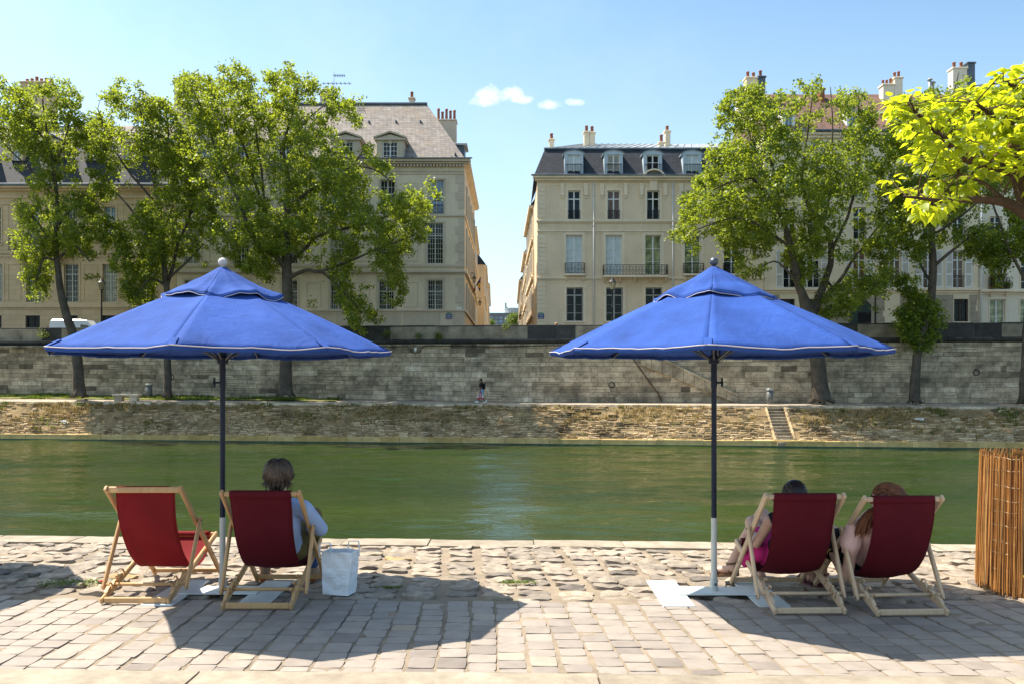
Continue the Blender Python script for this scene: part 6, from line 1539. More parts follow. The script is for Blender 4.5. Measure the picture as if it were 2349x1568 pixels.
for pp in (([L(-.197,.955,.30),L(-.232,1.025,.15)]),([L(.178,.96,.34),L(.163,1.035,.15)])): blob(lambda mb:mb.chain(pp,[.052,.048]),'sock','denim',g,.009,3)
for bx,by,dx in ((-.250,1.045,-.05),(.150,1.06,.05)):
    def boot(mb): mb.chain([L(bx,by,.175),L(bx,by+.0,.085)],[.052,.050]); mb.chain([L(bx,by-.02,.065),L(bx+dx*.6,by+.10,.052),L(bx+dx,by+.175,.045)],[.044,.040,.034])
    bo=blob(boot,'boot','suede',g,.008,4)
    def sole(mb): mb.prism([(-.042,-.065),(.042,-.065),(.045,.06),(.038,.20),(-.038,.20),(-.045,.06)],lambda a,b:L(bx+a+dx*max(0,b)*4.5,by+b,.006),lambda a,b:L(bx+a+dx*max(0,b)*4.5,by+b,.032)); mb.bbox(tuple(L(bx-.04,by-.066,.0)),tuple(L(bx+.04,by-.0,.034)),.006)
    mb=MB(); sole(mb); mb.build('boot_sole',M['sole'],bo)
rot=Matrix((r,f,u)).transposed()
blob(lambda mb:(mb.ball(hc+u*.040-f*.020,(.095,.103,.098),20,12,rot=rot),mb.ball(hc-f*.052-u*.050,(.074,.058,.075),16,10,rot=rot),mb.ball(hc+u*.075+f*.03,(.075,.07,.055),16,10,rot=rot)),'hair_cap','hairgrey',g,.009,4)
mb=MB(); roots=[]
crown=hc+u*.135-f*.035
for i in range(620):
    a=U(0,2*math.pi); el=U(-.35,1.35) if math.cos(a)<.25 else U(.25,1.35)   # a=0 is forward
    roots.append((a,el))
def hp(a,el,rr=1.): # point on hair shell
    return hc+u*.030-f*.020+(r*math.sin(a)*math.cos(el)*.103+f*math.cos(a)*math.cos(el)*.112+u*math.sin(el)*.106)*rr
def st1(p,n):
    a,el=p; out=[]; ln=U(.35,.75); sw=U(-.5,.5); fl=U(.0,.05)
    for k in range(n):
        t=k/(n-1); e=el-ln*t*1.25; q=hp(a+sw*t*.5+.12*math.sin(t*5+a*3),e,1.0+.05*math.sin(t*3.1)+U(0,.012))
        if e<-.75: q+=-u*.05*(-.75-e)+(q-hc).normalized()*fl*t
        if t>.7 and abs(math.sin(a))>.75 and e<-.15: q+=(r*math.copysign(1,math.sin(a))*.035+u*.008)*(t-.7)*2.2
        out.append(q)
    return out
strands(mb,roots,st1,8,.0052,4); mb.build('hair',M['hairgrey'],g,smooth=True)
# ======== person 2: dark ponytail, pink shorts, sandals, legs crossed
L=chairframe(2.105,6.05,1.)
g=E('person',L(0,.5,0),'person with dark ponytail and pink shorts, legs crossed, by the right parasol pole','person')
hc=L(.012,.335,.798); f1=V3(.0,1,.05); nk=L(.0,.345,.66)
mb=MB(); f,u,r=head(mb,hc,f1,(0,-.1,1),.98)
mb.chain([nk+V3(0,.02,-.03),hc+V3(0,-.01,-.05)],[.050,.048])
mb.chain([L(0,.60,.335),L(-.0,.48,.42),L(-.01,.385,.54),L(-.015,.345,.63)],[.115,.105,.112,.085])
for k in (-1,1): mb.chain([L(-.015,.34,.64),L(-.015+k*.15,.355,.62)],[.062,.045]); mb.cap(L(k*.04,.60,.33),L(k*.075,.63,.325),.105,.10)
ra=L(.215,.69,.36); la=L(-.15,.78,.47)
mb.chain([L(.14,.355,.61),L(.262,.50,.40),ra],[.044,.036,.023]); mb.chain([L(-.165,.355,.61),L(-.215,.52,.42),la],[.044,.036,.023])
hand(mb,ra,L(.14,.78,.37)-ra,V3(-.3,.1,-1),.5,.88,-1); hand(mb,la,L(-.10,.86,.50)-la,V3(.2,.3,-1),.6,.88,1)
fa=L(.015,1.165,.085); fb=L(-.25,1.10,.155)
mb.chain([L(-.08,.62,.325),L(-.14,.88,.53),fa],[.086,.058,.036]); mb.chain([L(.085,.62,.325),L(-.035,.95,.585),L(-.13,1.03,.40),fb],[.088,.060,.056,.036])
for a,d,h0 in ((fa,V3(.12,1,-.0),0),(fb,V3(-.85,.5,-.15),1)):
    d=d.normalized(); mb.chain([a,a+V3(0,-.02,-.035)-d*.02,a+d*.09-V3(0,0,.045),a+d*.15-V3(0,0,.055)],[.036,.034,.030,.020])
    s_=d.cross(V3(0,0,1)).normalized()
    for k in range(5): p=a+d*.155-V3(0,0,.058)+s_*(-.030+.015*k)-d*abs(k-1)*.006; mb.cap(p,p+d*.024,.0095 if k!=(1) else .012,.008,8)
remesh(mb.build('body',M['skin'],g,smooth=True),.0075,5); face_parts(g,hc,f,u,r,.98)
def top(mb):
    mb.chain([L(0,.56,.36),L(-.0,.48,.43),L(-.01,.385,.545),L(-.015,.345,.62)],[.126,.116,.124,.095])
    for k in (-1,1): mb.cap(L(-.015+k*.06,.335,.64),L(-.015+k*.12,.35,.63),.060,.056)
blob(top,'top','blackcloth',g,.009,5)
def shorts(mb):
    for k in (-1,1): mb.cap(L(k*.04,.60,.33),L(k*.08,.64,.33),.118,.112)
    mb.chain([L(-.085,.62,.33),L(-.115,.76,.425)],[.112,.094]); mb.chain([L(.085,.62,.33),L(.035,.78,.45)],[.112,.094]); mb.chain([L(-.16,.60,.34),L(-.225,.66,.30),L(-.235,.72,.24)],[.08,.06,.045])
blob(shorts,'shorts','pinkcloth',g,.009,5)
def sandal(a,d,nm,mat):
    d=d.normalized(); n=V3(0,0,1); s_=d.cross(n).normalized(); n=s_.cross(d); c=a-n*.078
    mb=MB(); out=[(-.045,-.035),(.03,-.037),(.10,-.044),(.17,-.040),(.19,-.012),(.185,.025),(.15,.042),(.08,.040),(.0,.035),(-.045,.03),(-.055,0)]
    mb.prism(out,lambda p,q:c+d*p+s_*q-n*.022,lambda p,q:c+d*p+s_*q+n*.004)
    so=mb.build('sandal',M[mat],g)
    mb=MB()
    for p,hh,w in ((.125,.046,.044),(.02,.09,.040),(-.035,.075,.036)):
        mb.tube([c+d*p+s_*(w*math.cos(math.pi*i/10))+n*(hh*math.sin(math.pi*i/10))+d*.0 for i in range(11)],.012,6,flat=.4)
    mb.tube([c+d*.015+s_*(.041*math.cos(2*math.pi*i/16))+n*.085+d*(.041*math.sin(2*math.pi*i/16)-.02) for i in range(17)],.009,6)
    sub('strap',mb.mesh('strap',M[mat],org=WP[so.name],smooth=True),so)
sandal(fa,V3(.12,1,0),'s','sandal'); sandal(fb,V3(-.85,.5,-.15),'s','sandal')
rot=Matrix((r,f,u)).transposed()
blob(lambda mb:(mb.ball(hc+u*.034-f*.016,(.082,.099,.091),20,12,rot=rot),mb.ball(hc-f*.045-u*.03,(.066,.055,.05),16,10,rot=rot)),'hair_cap','hairdark',g,.008,4)
mb=MB(); tie=hc-f*.118-u*.010; ends=[]
def st2(p,n):
    a,el=p; s0=hc+u*.034-f*.016+(r*math.sin(a)*math.cos(el)*.085+f*math.cos(a)*math.cos(el)*.102+u*math.sin(el)*.094); out=[]
    for k in range(n):
        t=k/(n-1); q=s0.lerp(tie,t); d=(q-(hc+u*.034-f*.016)); 
        e=Vector((d.dot(r)/.085,d.dot(f)/.102,d.dot(u)/.094)); m_=max(e.length,1e-4); 
        if m_<1.0: q=(hc+u*.034-f*.016)+d/m_*1.015
        out.append(q)
    return out
strands(mb,[(U(0,6.28),U(-.1,1.5)) for i in range(420)],st2,9,.0042,4)
for i in range(140):
    o_=V3(U(-.018,.018),U(-.012,.012),U(-.018,.018)); sw=U(-.03,.03); mb.tone=min(1,max(0,random.gauss(.4,.25)))
    mb.tube([tie+o_*.6,tie-f*.030+o_-u*.01,tie-f*.045+o_*1.5-u*.06+r*sw*.5,tie-f*.040+o_*1.2-u*U(.12,.17)+r*sw],[.004,.004,.0038,.002],4)
mb.build('hair',M['hairdark'],g,smooth=True)
mb=MB(); mb.torus(tie-f*.008,.019,.006,f,14,6); mb.build('hair_tie',M['blackcloth'],g,smooth=True)
# ======== person 3: auburn hair, pale pink blouse, black shorts
L=chairframe(2.81,6.005,2.6)
g=E('person',L(-.1,.5,0),'person with long auburn hair and pale pink blouse in the rightmost deck chair','person')
hc=L(-.045,.285,.782); f1=V3(-.85,.55,-.05).normalized(); nk=L(-.09,.315,.66)
mb=MB(); f,u,r=head(mb,hc,f1,(-.12,-.05,1),1.)
mb.chain([nk+V3(0,.01,-.03),hc+V3(.0,.0,-.05)],[.052,.050])
mb.chain([L(-.08,.60,.335),L(-.09,.48,.42),L(-.105,.385,.53),L(-.11,.345,.62)],[.118,.110,.115,.088])
mb.chain([L(-.11,.34,.63),L(.05,.355,.60)],[.064,.048]); mb.chain([L(-.11,.34,.63),L(-.255,.345,.545)],[.064,.050])
for k in (-1,1): mb.cap(L(-.08+k*.04,.60,.33),L(-.08+k*.075,.63,.325),.108,.102)
lw=L(-.30,.68,.375); rw=L(-.08,.74,.45)
mb.chain([L(-.262,.345,.535),L(-.262,.42,.25),L(-.272,.46,.175),lw],[.050,.042,.038,.024]); mb.chain([L(.055,.355,.59),L(.06,.52,.42),rw],[.048,.038,.024])
hand(mb,lw,L(-.30,.72,.48)-lw,V3(.5,-.5,.2),.6,.9,1); hand(mb,rw,L(-.15,.80,.47)-rw,V3(-.2,.2,-1),.6,.9,-1)
k1=L(-.30,.90,.53); k2=L(-.40,.84,.42); fa=L(-.19,1.06,.085); fb=L(-.28,1.10,.085)
mb.chain([L(-.10,.62,.33),k1,fa],[.092,.062,.038]); mb.chain([L(-.16,.62,.325),k2,fb],[.092,.062,.038])
for a in (fa,fb):
    d=V3(-.25,1,0).normalized(); mb.chain([a,a+V3(0,-.02,-.035)-d*.02,a+d*.09-V3(0,0,.045),a+d*.15-V3(0,0,.055)],[.036,.034,.030,.020]); s_=d.cross(V3(0,0,1)).normalized()
    for k in range(5): p=a+d*.155-V3(0,0,.058)+s_*(-.030+.015*k); mb.cap(p,p+d*.024,.0095,.008,8)
remesh(mb.build('body',M['skin'],g,smooth=True),.0075,5); face_parts(g,hc,f,u,r,1.)
def blouse(mb):
    mb.chain([L(-.08,.56,.36),L(-.09,.48,.43),L(-.105,.385,.54),L(-.11,.345,.615)],[.130,.122,.128,.10])
    mb.chain([L(-.11,.34,.63),L(.05,.355,.60),L(.058,.42,.52)],[.076,.062,.066]); mb.chain([L(-.11,.34,.63),L(-.245,.345,.555)],[.076,.072]); mb.chain([L(-.245,.345,.555),L(-.264,.37,.46),L(-.264,.385,.415)],[.070,.082,.066])
blob(blouse,'blouse','blouse',g,.008,3)
mb=MB(); mb.torus(L(-.264,.388,.392),.056,.007,(0,.3,1),20,6); mb.build('sleeve_cuff',M['blouse'],g,smooth=True)
def shorts3(mb):
    for k in (-1,1): mb.cap(L(-.08+k*.04,.60,.33),L(-.08+k*.08,.64,.33),.12,.115)
    mb.chain([L(-.10,.62,.33),L(-.19,.74,.42)],[.115,.098]); mb.chain([L(-.16,.62,.325),L(-.27,.72,.37)],[.115,.098])
blob(shorts3,'shorts','blackcloth',g,.009,5)
sandal(fa,V3(-.25,1,0),'s','purple'); sandal(fb,V3(-.25,1,0),'s','purple')
bc=L(-.295,.645,.345); mb=MB(); dd=(lw-L(-.272,.46,.175)).normalized(); 
for k in range(16):
    a=dd.orthogonal().normalized(); b=dd.cross(a); mb.ball(bc+a*(.034*math.cos(k*math.pi/8))+b*(.034*math.sin(k*math.pi/8)),.0075,8,6)
mb.build('bracelet',M['gold'],g,smooth=True)
rot=Matrix((r,f,u)).transposed()
blob(lambda mb:(mb.ball(hc+u*.038-f*.020,(.088,.104,.092),20,12,rot=rot),mb.ball(hc-f*.055-u*.04,(.080,.07,.085),16,10,rot=rot),mb.chain([hc-f*.05-u*.06,L(-.12,.255,.70),L(-.20,.275,.60)],[.06,.05,.04])),'hair_cap','hairred',g,.009,4)
mb=MB()
def st3(p,n):
    a,el=p; c0_=hc+u*.036-f*.018; s0=c0_+(r*math.sin(a)*math.cos(el)*.094+f*math.cos(a)*math.cos(el)*.108+u*math.sin(el)*.098)
    left=U(0,1)<.5; out=[]; o_=V3(U(-.03,.03),U(-.02,.02),U(-.02,.02))
    back=c0_-f*.125-u*.02+r*U(-.07,.07)
    e1=L(-.19,.235,.69)+o_ if left else L(.075,.235,.80)+o_
    e2=L(-.245,.25,.565)+o_*1.3 if left else L(.105,.24,.72)+o_*.8
    pts=[s0, (s0.lerp(back,.5)-c0_)*1.0+c0_, back, back.lerp(e1,.6)+o_*.3, e1, e2+V3(.0,0,U(-.03,.03))]
    for q in range(1,3):
        d=pts[q]-c0_; e=Vector((d.dot(r)/.094,d.dot(f)/.112,d.dot(u)/.098)); pts[q]=c0_+d/max(e.length,.01)*U(1.0,1.06)
    path=smooth_path(pts,3); 
    for k in range(len(path)): path[k]=path[k]+V3(math.sin(k*1.1+o_.x*200),math.cos(k*.9+o_.y*200),0)*.006*(k/len(path))
    return path
strands(mb,[(U(0,6.28),U(.0,1.5)) for i in range(430)],st3,9,.0050,4); mb.build('hair',M['hairred'],g,smooth=True)
mb=MB()
for k in (-1,1):
    mb.ball(hc+r*k*.034+f*.100+u*.012,(.030,.008,.024),14,8,rot=rot); mb.bar(hc+r*k*.064+f*.098+u*.02,hc+r*k*.082-f*.01+u*.022,.005,.010,(0,0,1),.002)
mb.bar(hc-r*.012+f*.106+u*.018,hc+r*.012+f*.106+u*.018,.005,.006,(0,0,1),.001); mb.build('sunglasses',M['brown'],g,smooth=True)
# ======== person walking on the far promenade, profile to the left
px0=1103; Dp=60.2; b=P(px0,924.3,Dp); g=E('person',b,'person in black T-shirt and pale blue shorts walking along the far promenade','person')
W=lambda a,y,z: b+V3(a,y,z)
mb=MB(); hc=W(-.02,0,1.655); f,u,r=head(mb,hc,V3(-1,-.05,-.08),(0,0,1),1.08)
mb.chain([W(.03,0,1.47),hc+V3(.01,0,-.06)],[.06,.058]); mb.chain([W(.06,0,.95),W(.06,0,1.12),W(.05,0,1.30),W(.05,0,1.42)],[.13,.12,.14,.10])
for k in (-1,1): mb.chain([W(.05,0,1.43),W(.05,k*.18,1.41)],[.08,.06]); mb.cap(W(.06,k*.05,.94),W(.05,k*.09,.88),.12,.10)
fh=W(-.03,-.24,.86); bh=W(-.22,.22,1.02)
mb.chain([W(.05,-.19,1.40),W(.03,-.235,1.12),fh],[.055,.044,.03]); mb.chain([W(.05,.19,1.40),W(.0,.23,1.14),bh],[.055,.044,.03])
hand(mb,fh,V3(0,0,-1),V3(0,1,0),1.1,1.1,1); hand(mb,bh,V3(-.8,0,-.5),V3(0,-1,-.3),.7,1.1,1)
mb.chain([W(.05,-.09,.88),W(-.02,-.10,.50),W(-.20,-.10,.13)],[.10,.07,.045]); mb.chain([W(.05,.09,.88),W(.10,.10,.48),W(.30,.10,.15)],[.10,.07,.045])
remesh(mb.build('body',M['skindark'],g,smooth=True),.011,4); face_parts(g,hc,f,u,r,1.08)
blob(lambda mb:(mb.chain([W(.06,0,.98),W(.06,0,1.12),W(.05,0,1.30),W(.05,0,1.41)],[.15,.142,.158,.115]),*[mb.chain([W(.05,0,1.43),W(.05,k*.19,1.41),W(.035,k*.222,1.22)],[.092,.076,.068]) for k in (-1,1)]),'t_shirt','blackcloth',g,.012,4)
blob(lambda mb:(*[mb.cap(W(.06,k*.05,.95),W(.05,k*.09,.88),.135,.12) for k in (-1,1)],mb.chain([W(.05,-.09,.88),W(-.01,-.10,.56)],[.125,.10]),mb.chain([W(.05,.09,.88),W(.09,.10,.56)],[.125,.10])),'shorts','shorts',g,.012,4)
blob(lambda mb:(mb.ball(hc+V3(.018,0,.04),(.105,.09,.09),16,10),mb.chain([hc+V3(.09,0,.0),hc+V3(.12,0,-.10),hc+V3(.12,0,-.20)],[.04,.035,.025])),'hair','hairdark',g,.012,4)
for x_,y_,z_,tl in ((-.23,-.10,.04,.35),(.13,-.0,.0,0),(.32,.10,.06,-.6)):
    if y_==-.0: continue
    a=R(28)*tl*2
    def shoe(mb): mb.chain([W(x_+.05,y_,z_+.07),W(x_-.03,y_,z_+.055+tl*.02),W(x_-.16,y_,z_+.045+tl*.12)],[.058,.055,.042]); mb.chain([W(x_+.05,y_,z_+.07),W(x_+.045,y_,z_+.13)],[.055,.05])
    blob(shoe,'shoe','whiteshoe',g,.011,3)
bk=E('backpack',W(.2,0,1.1),'dark backpack on the back of the person walking along the far promenade','backpack')
blob(lambda mb:(mb.chain([W(.235,-.09,1.08),W(.235,-.09,1.36)],[.085,.075]),mb.chain([W(.235,.09,1.08),W(.235,.09,1.36)],[.085,.075]),mb.cap(W(.235,-.09,1.1),W(.235,.09,1.1),.09,.09)),'pack','blackcloth',bk,.013,4)
mb=MB()
for k in (-1,1): mb.tube(smooth_path([W(.17,k*.11,1.40),W(.05,k*.12,1.50),W(-.09,k*.13,1.38),W(-.06,k*.15,1.15),W(.15,k*.13,1.05)],3),.018,6,flat=.4)
mb.torus(W(.30,0,1.43),.045,.012,(0,1,0),12,5); mb.build('strap',M['blackcloth'],bk,smooth=True)
tb_=E('duffel_bag',W(-.03,-.30,.38),'cream and red holdall hanging from the hand of the walking person','bag')
cxb=-.03; mb=MB(); out=[(-.24,0),(.22,0),(.24,.10),(.20,.30),(-.19,.30),(-.27,.12)]
mb.prism([(-.235,.0),(.215,.0),(.235,.085),(-.25,.085)],lambda a,z:W(cxb+a,-.40,.33+z),lambda a,z:W(cxb+a,-.20,.33+z)); mb.build('base',M['bagred'],tb_)
mb=MB(); mb.prism([(-.25,.086),(.235,.086),(.24,.12),(.17,.33),(-.16,.33),(-.265,.13)],lambda a,z:W(cxb+a,-.40,.33+z),lambda a,z:W(cxb+a,-.20,.33+z)); mb.build('body',M['bagwhite'],tb_)
mb=MB(); mb.box(tuple(W(cxb-.12,-.412,.42)),tuple(W(cxb+.12,-.402,.645))); mb.build('front_pocket',M['bagpink'],tb_)
mb=MB()
for y_ in (-.405,-.195): mb.tube(smooth_path([W(cxb-.10,y_,.42),W(cxb-.10,y_,.66),W(cxb-.0,-.30 if y_<-.3 else -.26,.82),W(cxb+.10,y_,.66),W(cxb+.10,y_,.42)],4),.018,6,flat=.5)
mb.build('handle',M['bagred'],tb_,smooth=True)
# ======== person passing behind the parapet (only the head shows)
b=Vector((P(1277,745,63.6).x,63.6,RZ)); g=E('person',b,'person with strawberry blond hair and sunglasses passing behind the parapet, only the head showing','person')
W=lambda a,y,z: b+V3(a,y,z)
mb=MB(); hc=W(0,0,1.63); f,u,r=head(mb,hc,V3(.9,-.35,0),(0,0,1),1.05)
mb.chain([W(-.02,0,1.43),hc+V3(-.01,0,-.05)],[.055,.053]); mb.chain([W(-.02,0,.95),W(-.02,0,1.12),W(-.02,0,1.36)],[.14,.12,.12])
for k in (-1,1):
    mb.chain([W(-.02,0,1.38),W(-.02,k*.17,1.35),W(-.03,k*.21,1.08),W(.06,k*.22,.85)],[.075,.055,.042,.03]); mb.chain([W(-.02,k*.08,.92),W(-.02+k*.12,k*.09,.48),W(-.03+k*.2,k*.09,.06)],[.11,.07,.045]); hand(mb,W(.06,k*.22,.85),V3(.2,0,-1),V3(0,-k,0),.5,1,1)
    mb.cap(W(-.03+k*.2,k*.09,.05),W(.13+k*.2,k*.09,.04),.05,.035)
remesh(mb.build('body',M['skin'],g,smooth=True),.012,4); face_parts(g,hc,f,u,r,1.05)
blob(lambda mb:(mb.chain([W(-.02,0,.6),W(-.02,0,.95),W(-.02,0,1.12),W(-.02,0,1.36)],[.22,.16,.14,.135]),*[mb.chain([W(-.02,0,1.38),W(-.02,k*.18,1.35),W(-.03,k*.215,1.15)],[.088,.07,.06]) for k in (-1,1)]),'dress','pinkcloth',g,.013,4)
blob(lambda mb:(mb.ball(hc+V3(-.03,.0,.035),(.115,.105,.105),16,10),mb.chain([hc+V3(-.09,.02,0),hc+V3(-.13,.03,-.14)],[.08,.06])),'hair','hairblond',g,.012,4)
mb=MB(); rot=Matrix((r,f,u)).transposed()
for k in (-1,1): mb.ball(hc+r*k*.036+f*.105+u*.014,(.034,.010,.028),12,8,rot=rot); mb.bar(hc+r*k*.068+f*.10+u*.02,hc+r*k*.088-f*.01+u*.02,.008,.012,(0,0,1),.002)
mb.build('sunglasses',M['iron'],g,smooth=True)
# ---------------------------------------------------------------- promenade and street furniture
bw=P(289,912,62.4); be=E('stone_bench',(bw.x,62.6,PZ(bw.x,62.6)),'pale stone bench on two blocks on the grassy far promenade between two trunks','bench')
x,y,z=WP[be.name]; s=62.4/F
for a in (-.62,.50): mb=MB(); mb.tone=.8; mb.bbox((x+a-.24,y-.25,z-.05),(x+a+.30,y+.25,z+.34),.02); mb.build('leg',M['wallstone'],be)
mb=MB(); mb.tone=.95; mb.bbox((x-.97,y-.33,z+.343),(x+.97,y+.33,z+.50),.03); mb.build('seat',M['wallstone'],be)
M['clearbag']=plain('translucent_bin_liner',(.13,.135,.13),.35,.3,3)
for px,D,lab in ((342,64.0,'litter bin ring with a clear hanging bag against the wall right of the stone bench'),(1766,58.6,'litter bin ring with a clear hanging bag near the top of the bank steps')):
    xx=P(px,0,D).x; zz=PZ(xx,D); t_=E('litter_bin',(xx,D,zz),lab,'litter bin','litter bins on the far promenade')
    mb=MB(); mb.lathe([(.12,.06),(.20,.12),(.24,.45),(.21,.95)],(xx,D,zz),14); mb.build('bag',M['clearbag'],t_,smooth=True)
    mb=MB(); mb.torus((xx,D,zz+1.0),.24,.025,(0,0,1),20,6); mb.lathe([(.26,1.03),(.27,1.06),(.24,1.08)],(xx,D,zz),18); mb.build('ring_lid',M['zinc'],t_,smooth=True)
    mb=MB(); mb.tube([(xx,D+.30,zz-.05),(xx,D+.30,zz+1.12)],.035,8); mb.tube([(xx,D+.30,zz+1.0),(xx,D+.22,zz+1.0)],.025,6); mb.build('post',M['zinc'],t_,smooth=True)
def lamp(px,D,topy,label,full=True):
    xx=P(px,0,D).x; zt=P(px,topy,D).z; g=E('street_lamp',(xx,D,RZ),label,'street lamp','old iron street lamps on the quay road'); h=zt-RZ
    mb=MB(); mb.lathe([(.26,0),(.26,.25),(.20,.32),(.19,.75),(.22,.80),(.16,.88),(.09,1.15),(.11,1.2),(.075,1.3),(.06,h*.55),(.085,h*.55+.03),(.06,h*.55+.08),(.05,h-1.15),(.09,h-1.1),(.05,h-1.0),(.10,h-.90)],(xx,D,RZ),14); mb.build('post',M['iron'],g,smooth=True)
    mb=MB(); n=6
    c=Vector((xx,D,RZ+h-.88)); mb.lathe([(.13,0),(.25,.52)],c,6); mb.build('lantern_glass',M['lampglass'],g)
    mb=MB()
    for k in range(6):
        a=2*math.pi*k/6; mb.bar(c+Vector((.135*math.cos(a),.135*math.sin(a),0)),c+Vector((.256*math.cos(a),.256*math.sin(a),.52)),.022,.022,(0,0,1),.003)
    mb.lathe([(.29,.52),(.30,.55),(.16,.68),(.17,.70),(.10,.76),(.10,.80),(.03,.86),(.03,.90)],c,12); mb.lathe([(.05,-.06),(.15,0),(.15,.02)],c,10); mb.build('lantern_frame',M['iron'],g); return g
lamp(233,66.4,639,'tall black iron street lamp behind the parapet at the left near the white van')
lamp(1405,62.6,637,'tall iron street lamp in front of the second barred window of the beige mansard house')
lamp(2008,60.8,637,'iron street lamp by the arched green door, post hidden in leaves')
def van(name,label,x,y,ln,col,faceleft,wd=1.9,ht=2.0,cat='van'):
    g=E(name,(x,y,RZ),label,cat); s=-1 if faceleft else 1
    prof=[(-.5,.32),(-.5,.9),(-.485,1.5),(-.46,ht-.12),(-.43,ht),(.10,ht),(.20,ht-.04),(.38,1.25),(.47,1.05),(.5,.85),(.5,.35)] if cat=='van' else [(-.5,.35),(-.5,.9),(-.46,1.0),(-.34,1.42),(-.28,1.48),(.08,1.5),(.24,1.0),(.46,.88),(.5,.75),(.5,.35)]
    k=ht/2.0 if cat=='van' else ht/1.5
    prof=[(a*ln*s,b*k) for a,b in prof]
    # body with tumble-home: three lateral sections
    mb=MB(); secs=[(-wd/2,.94),(-wd/2+.08,1.),(wd/2-.08,1.),(wd/2,.94)]; n=len(prof); vs=[]
    for yy,sc_ in secs: vs+=[(x+a*(.99 if sc_<1 else 1),y+yy,RZ+(b if b<1.05 else b*(1-(1-sc_)*.5))) for a,b in prof]
    fs=[(j*n+i,j*n+(i+1)%n,(j+1)*n+(i+1)%n,(j+1)*n+i) for j in range(3) for i in range(n)]+[tuple(range(n-1,-1,-1)),tuple(range(3*n,4*n))]
    mb.add(vs,fs); mb.build('body',M[col],g)
    yf=y-wd/2-.012
    def panel(nm,poly,mat): 
        mb=MB(); p=[(a*ln*s,b*k) for a,b in poly]; mb.prism(p,lambda a,b:(x+a,yf,RZ+b),lambda a,b:(x+a,yf+.02,RZ+b)); return mb.build(nm,M[mat],g)
    if cat=='van': panel('side_window',[(.09,1.18),(.345,1.18),(.215,1.70),(.09,1.74)],'carglass')
    else: panel('side_window',[(-.38,1.0),(.20,1.0),(.08,1.40),(-.28,1.40)],'carglass')
    if cat=='van':
        w_=[(.215,1.86),(.37,1.30)]; mb=MB(); mb.add([(x+w_[0][0]*ln*s+.02*s,y-wd/2+.15,RZ+w_[0][1]*k+.02),(x+w_[1][0]*ln*s+.02*s,y-wd/2+.12,RZ+w_[1][1]*k+.02),(x+w_[1][0]*ln*s+.02*s,y+wd/2-.12,RZ+w_[1][1]*k+.02),(x+w_[0][0]*ln*s+.02*s,y+wd/2-.15,RZ+w_[0][1]*k+.02)],[(0,1,2,3)]); mb.build('windscreen',M['carglass'],g)
    for a in (-.32,.33):
        for yy in (-wd/2+.1,wd/2-.1):
            mb=MB(); mb.tube([(x+a*ln,y+yy-.1,RZ+.33),(x+a*ln,y+yy+.1,RZ+.33)],.33,18); w_=mb.build('wheel',M['tyre'],g,smooth=False)
            mb=MB(); mb.tube([(x+a*ln,y+yy-.108,RZ+.33),(x+a*ln,y+yy+.108,RZ+.33)],.2,14); mb.build('hubcap',M['zinc'],w_)
    mb=MB(); xr=x-.5*ln*s; a,b=sorted((xr-.025*s,xr+.08*s)); mb.box((a,y-wd/2-.014,RZ+.95*k),(b,y-wd/2+.12,RZ+1.6*k)); mb.build('tail_light',M['taillight'],g)
    return g
van('parked_van','white panel van parked behind the parapet at the left between trunk and street lamp',P(187,0,68.3).x,68.3,4.4,'carwhite',False,1.9,2.12)
van('parked_car','grey car parked behind the parapet at the far right edge',P(2352,0,64.5).x,65.,4.2,'cargrey',True,1.75,1.62,'car')
# hanging lanterns and flag in the side street
def lantern(px,py,D,x_wall,label):
    c=P(px,py,D); g=E('wall_lantern',c,label,'lantern','bracket lanterns in the narrow side street'); k=.55
    mb=MB(); mb.tube([(x_wall,D,c.z+.62),(c.x,D,c.z+.62)],.022,6); mb.torus((c.x,D,c.z+.52),.11,.018,(0,1,0),14,5,arc=.7,start=-1.2); mb.tube([(x_wall,D,c.z+.40),(lerp(x_wall,c.x,.6),D,c.z+.60)],.018,6); mb.build('bracket',M['iron'],g,smooth=True)
    mb=MB(); mb.lathe([(.16*k,-.45*k),(.34*k,.12*k)],c,6); mb.build('lantern_glass',M['lampglass'],g)
    mb=MB(); mb.lathe([(r*k,z*k) for r,z in ((.40,.12),(.41,.17),(.20,.42),(.22,.46),(.08,.58),(.05,.80))],c,8); mb.lathe([(r*k,z*k) for r,z in ((.03,-.62),(.1,-.56),(.18,-.45),(.18,-.43))],c,8)
    for q in range(6): a=math.pi*q/3; mb.bar(c+Vector((.17*k*math.cos(a),.17*k*math.sin(a),-.45*k)),c+Vector((.35*k*math.cos(a),.35*k*math.sin(a),.12*k)),.02,.02,(0,0,1),.003)
    mb.build('lantern_frame',M['iron'],g)
lantern(1088,641,82,B.x1+.05,'upper left bracket lantern in the side street above the flags')
lantern(1100.7,695.5,100,-4.5,'lower left bracket lantern in the side street below the flags')
lantern(1193.6,727,96,SX(1222,86)-.3,'right bracket lantern low in the sunlit side of the side street')
fx=P(1093,660,80); fg=E('flag',fx,'French tricolour and blue flag with yellow stars on slanted poles in the side street','flags')
mb=MB(); p0=Vector((B.x1+.1,84,P(0,672,84).z)); p1=P(1103,636,84); mb.tube([p0,p1],.035,6); mb.build('flagpole',M['iron'],fg,smooth=True)
def fl_(pts,mat,nm):
    mb=MB(); a,b_,c,d=[Vector(p) for p in pts]
    mb.grid(lambda s,t:a.lerp(b_,s).lerp(d.lerp(c,s),t)+Vector((0,.10*math.sin(s*7+t*3),0)),12,10); o=mb.build(nm,M[mat],fg,smooth=True); so_=o.modifiers.new('t','SOLIDIFY'); so_.thickness=.01
q=lambda t,dz: p0.lerp(p1,t)+Vector((0,-.05,dz))
fl_((q(.55,0),q(.98,0),P(1102,655,84),P(1101.5,672,84)),'flagblue','blue_flag')
mb=MB()
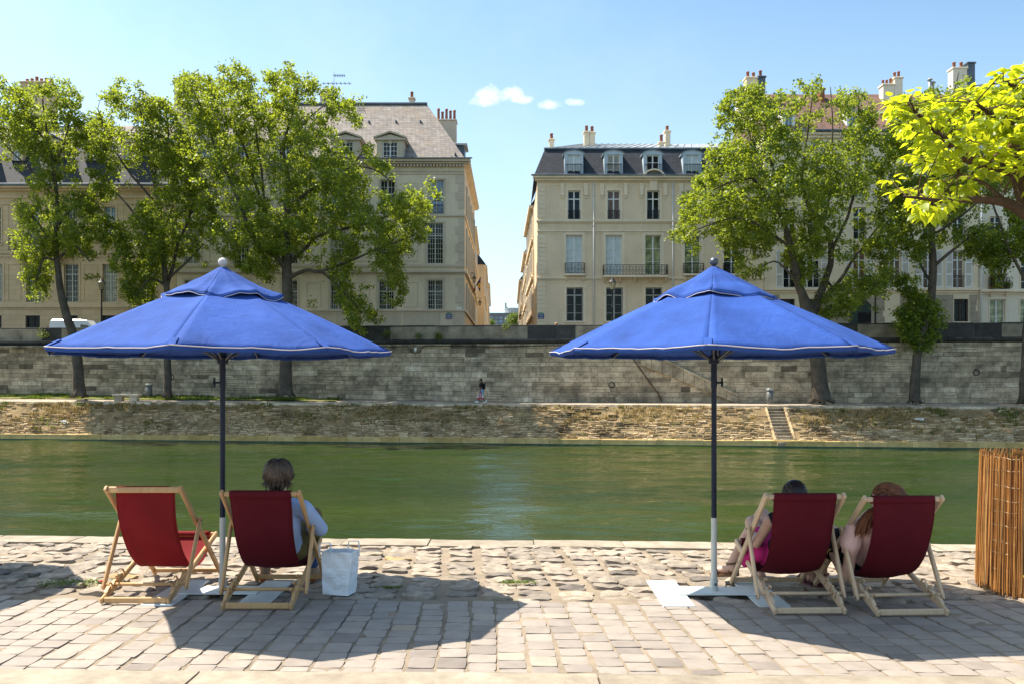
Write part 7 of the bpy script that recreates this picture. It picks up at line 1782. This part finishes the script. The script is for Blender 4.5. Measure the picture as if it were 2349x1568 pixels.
for k in range(7):
    a=k*2*math.pi/7; c=P(1099.5+2*math.cos(a),655+4*math.sin(a),83.75); mb.ball(c,(.07,.02,.07),6,4)
mb.build('yellow_stars',M['yellow'],fg)
fl_((q(.12,-.02),q(.26,-.02),P(1090.8,660,84),P(1090.5,667,84)),'flagred','red_band'); fl_((q(.26,-.02),q(.40,-.02),P(1094,654,84),P(1091,660,84)),'white','white_band'); fl_((q(.40,-.02),q(.54,-.02),P(1097.5,650,84),P(1094.2,654,84)),'flagblue','blue_band')
# television aerial on the corner house
c=P(766,240,78.6); an=E('roof_aerial',c,'thin television aerial on the ridge of the corner house roof','aerial')
mb=MB(); t0=P(766,165,78.6); mb.tube([c+Vector((0,0,-.4)),t0],.03,6); mb.build('mast',M['zincdark'],an,smooth=True)
for py,xa,xb in ((192,738,806),(174,764,792)):
    mb=MB(); a=P(xa,py,78.6); b_=P(xb,py,78.6); mb.tube([a,b_],.025,5)
    for k in range(7): p=a.lerp(b_,(k+.5)/7); mb.tube([p+Vector((0,-.35,.0)),p+Vector((0,.35,0))],.018,4); 
    for k in range(7): p=a.lerp(b_,(k+.5)/7); mb.tube([p+Vector((0,0,-.12)),p+Vector((0,0,.12))],.018,4)
    mb.build('antenna_arm',M['zincdark'],an)
# litter on the slopes
def litter(px,py,label):
    q=(px-CX)/F; D=56.5/(1+.12*q); c=P(px,py,D); x=c.x
    best=min((slope(x,s/60,.12) for s in range(60)),key=lambda p:abs((YH-(p.z-H)/p.y*F)-py)); mb=MB()
    for k in range(3):
        a=Vector((U(-.2,.2),U(-.05,.05),U(-.05,.12))); mb.grid(lambda s,t:best+a+Vector(((s-.5)*.35,(t-.5)*.2+.05*math.sin(s*9+k),.06*math.sin(t*7+s*5+k)+.05)),5,4)
    tag(mb.build('plastic_scrap',M['white']),label,'litter','scraps of plastic on the bank')
litter(1688,1,'x') if 0 else None
litter(158,937+33,'white plastic scrap lying on the overgrown bank at the left'); litter(2115,962,'white plastic scrap lying among weeds on the bank at the right')
tg=E('tree_guard_stake',P(240,908,63),'x','x') if 0 else None
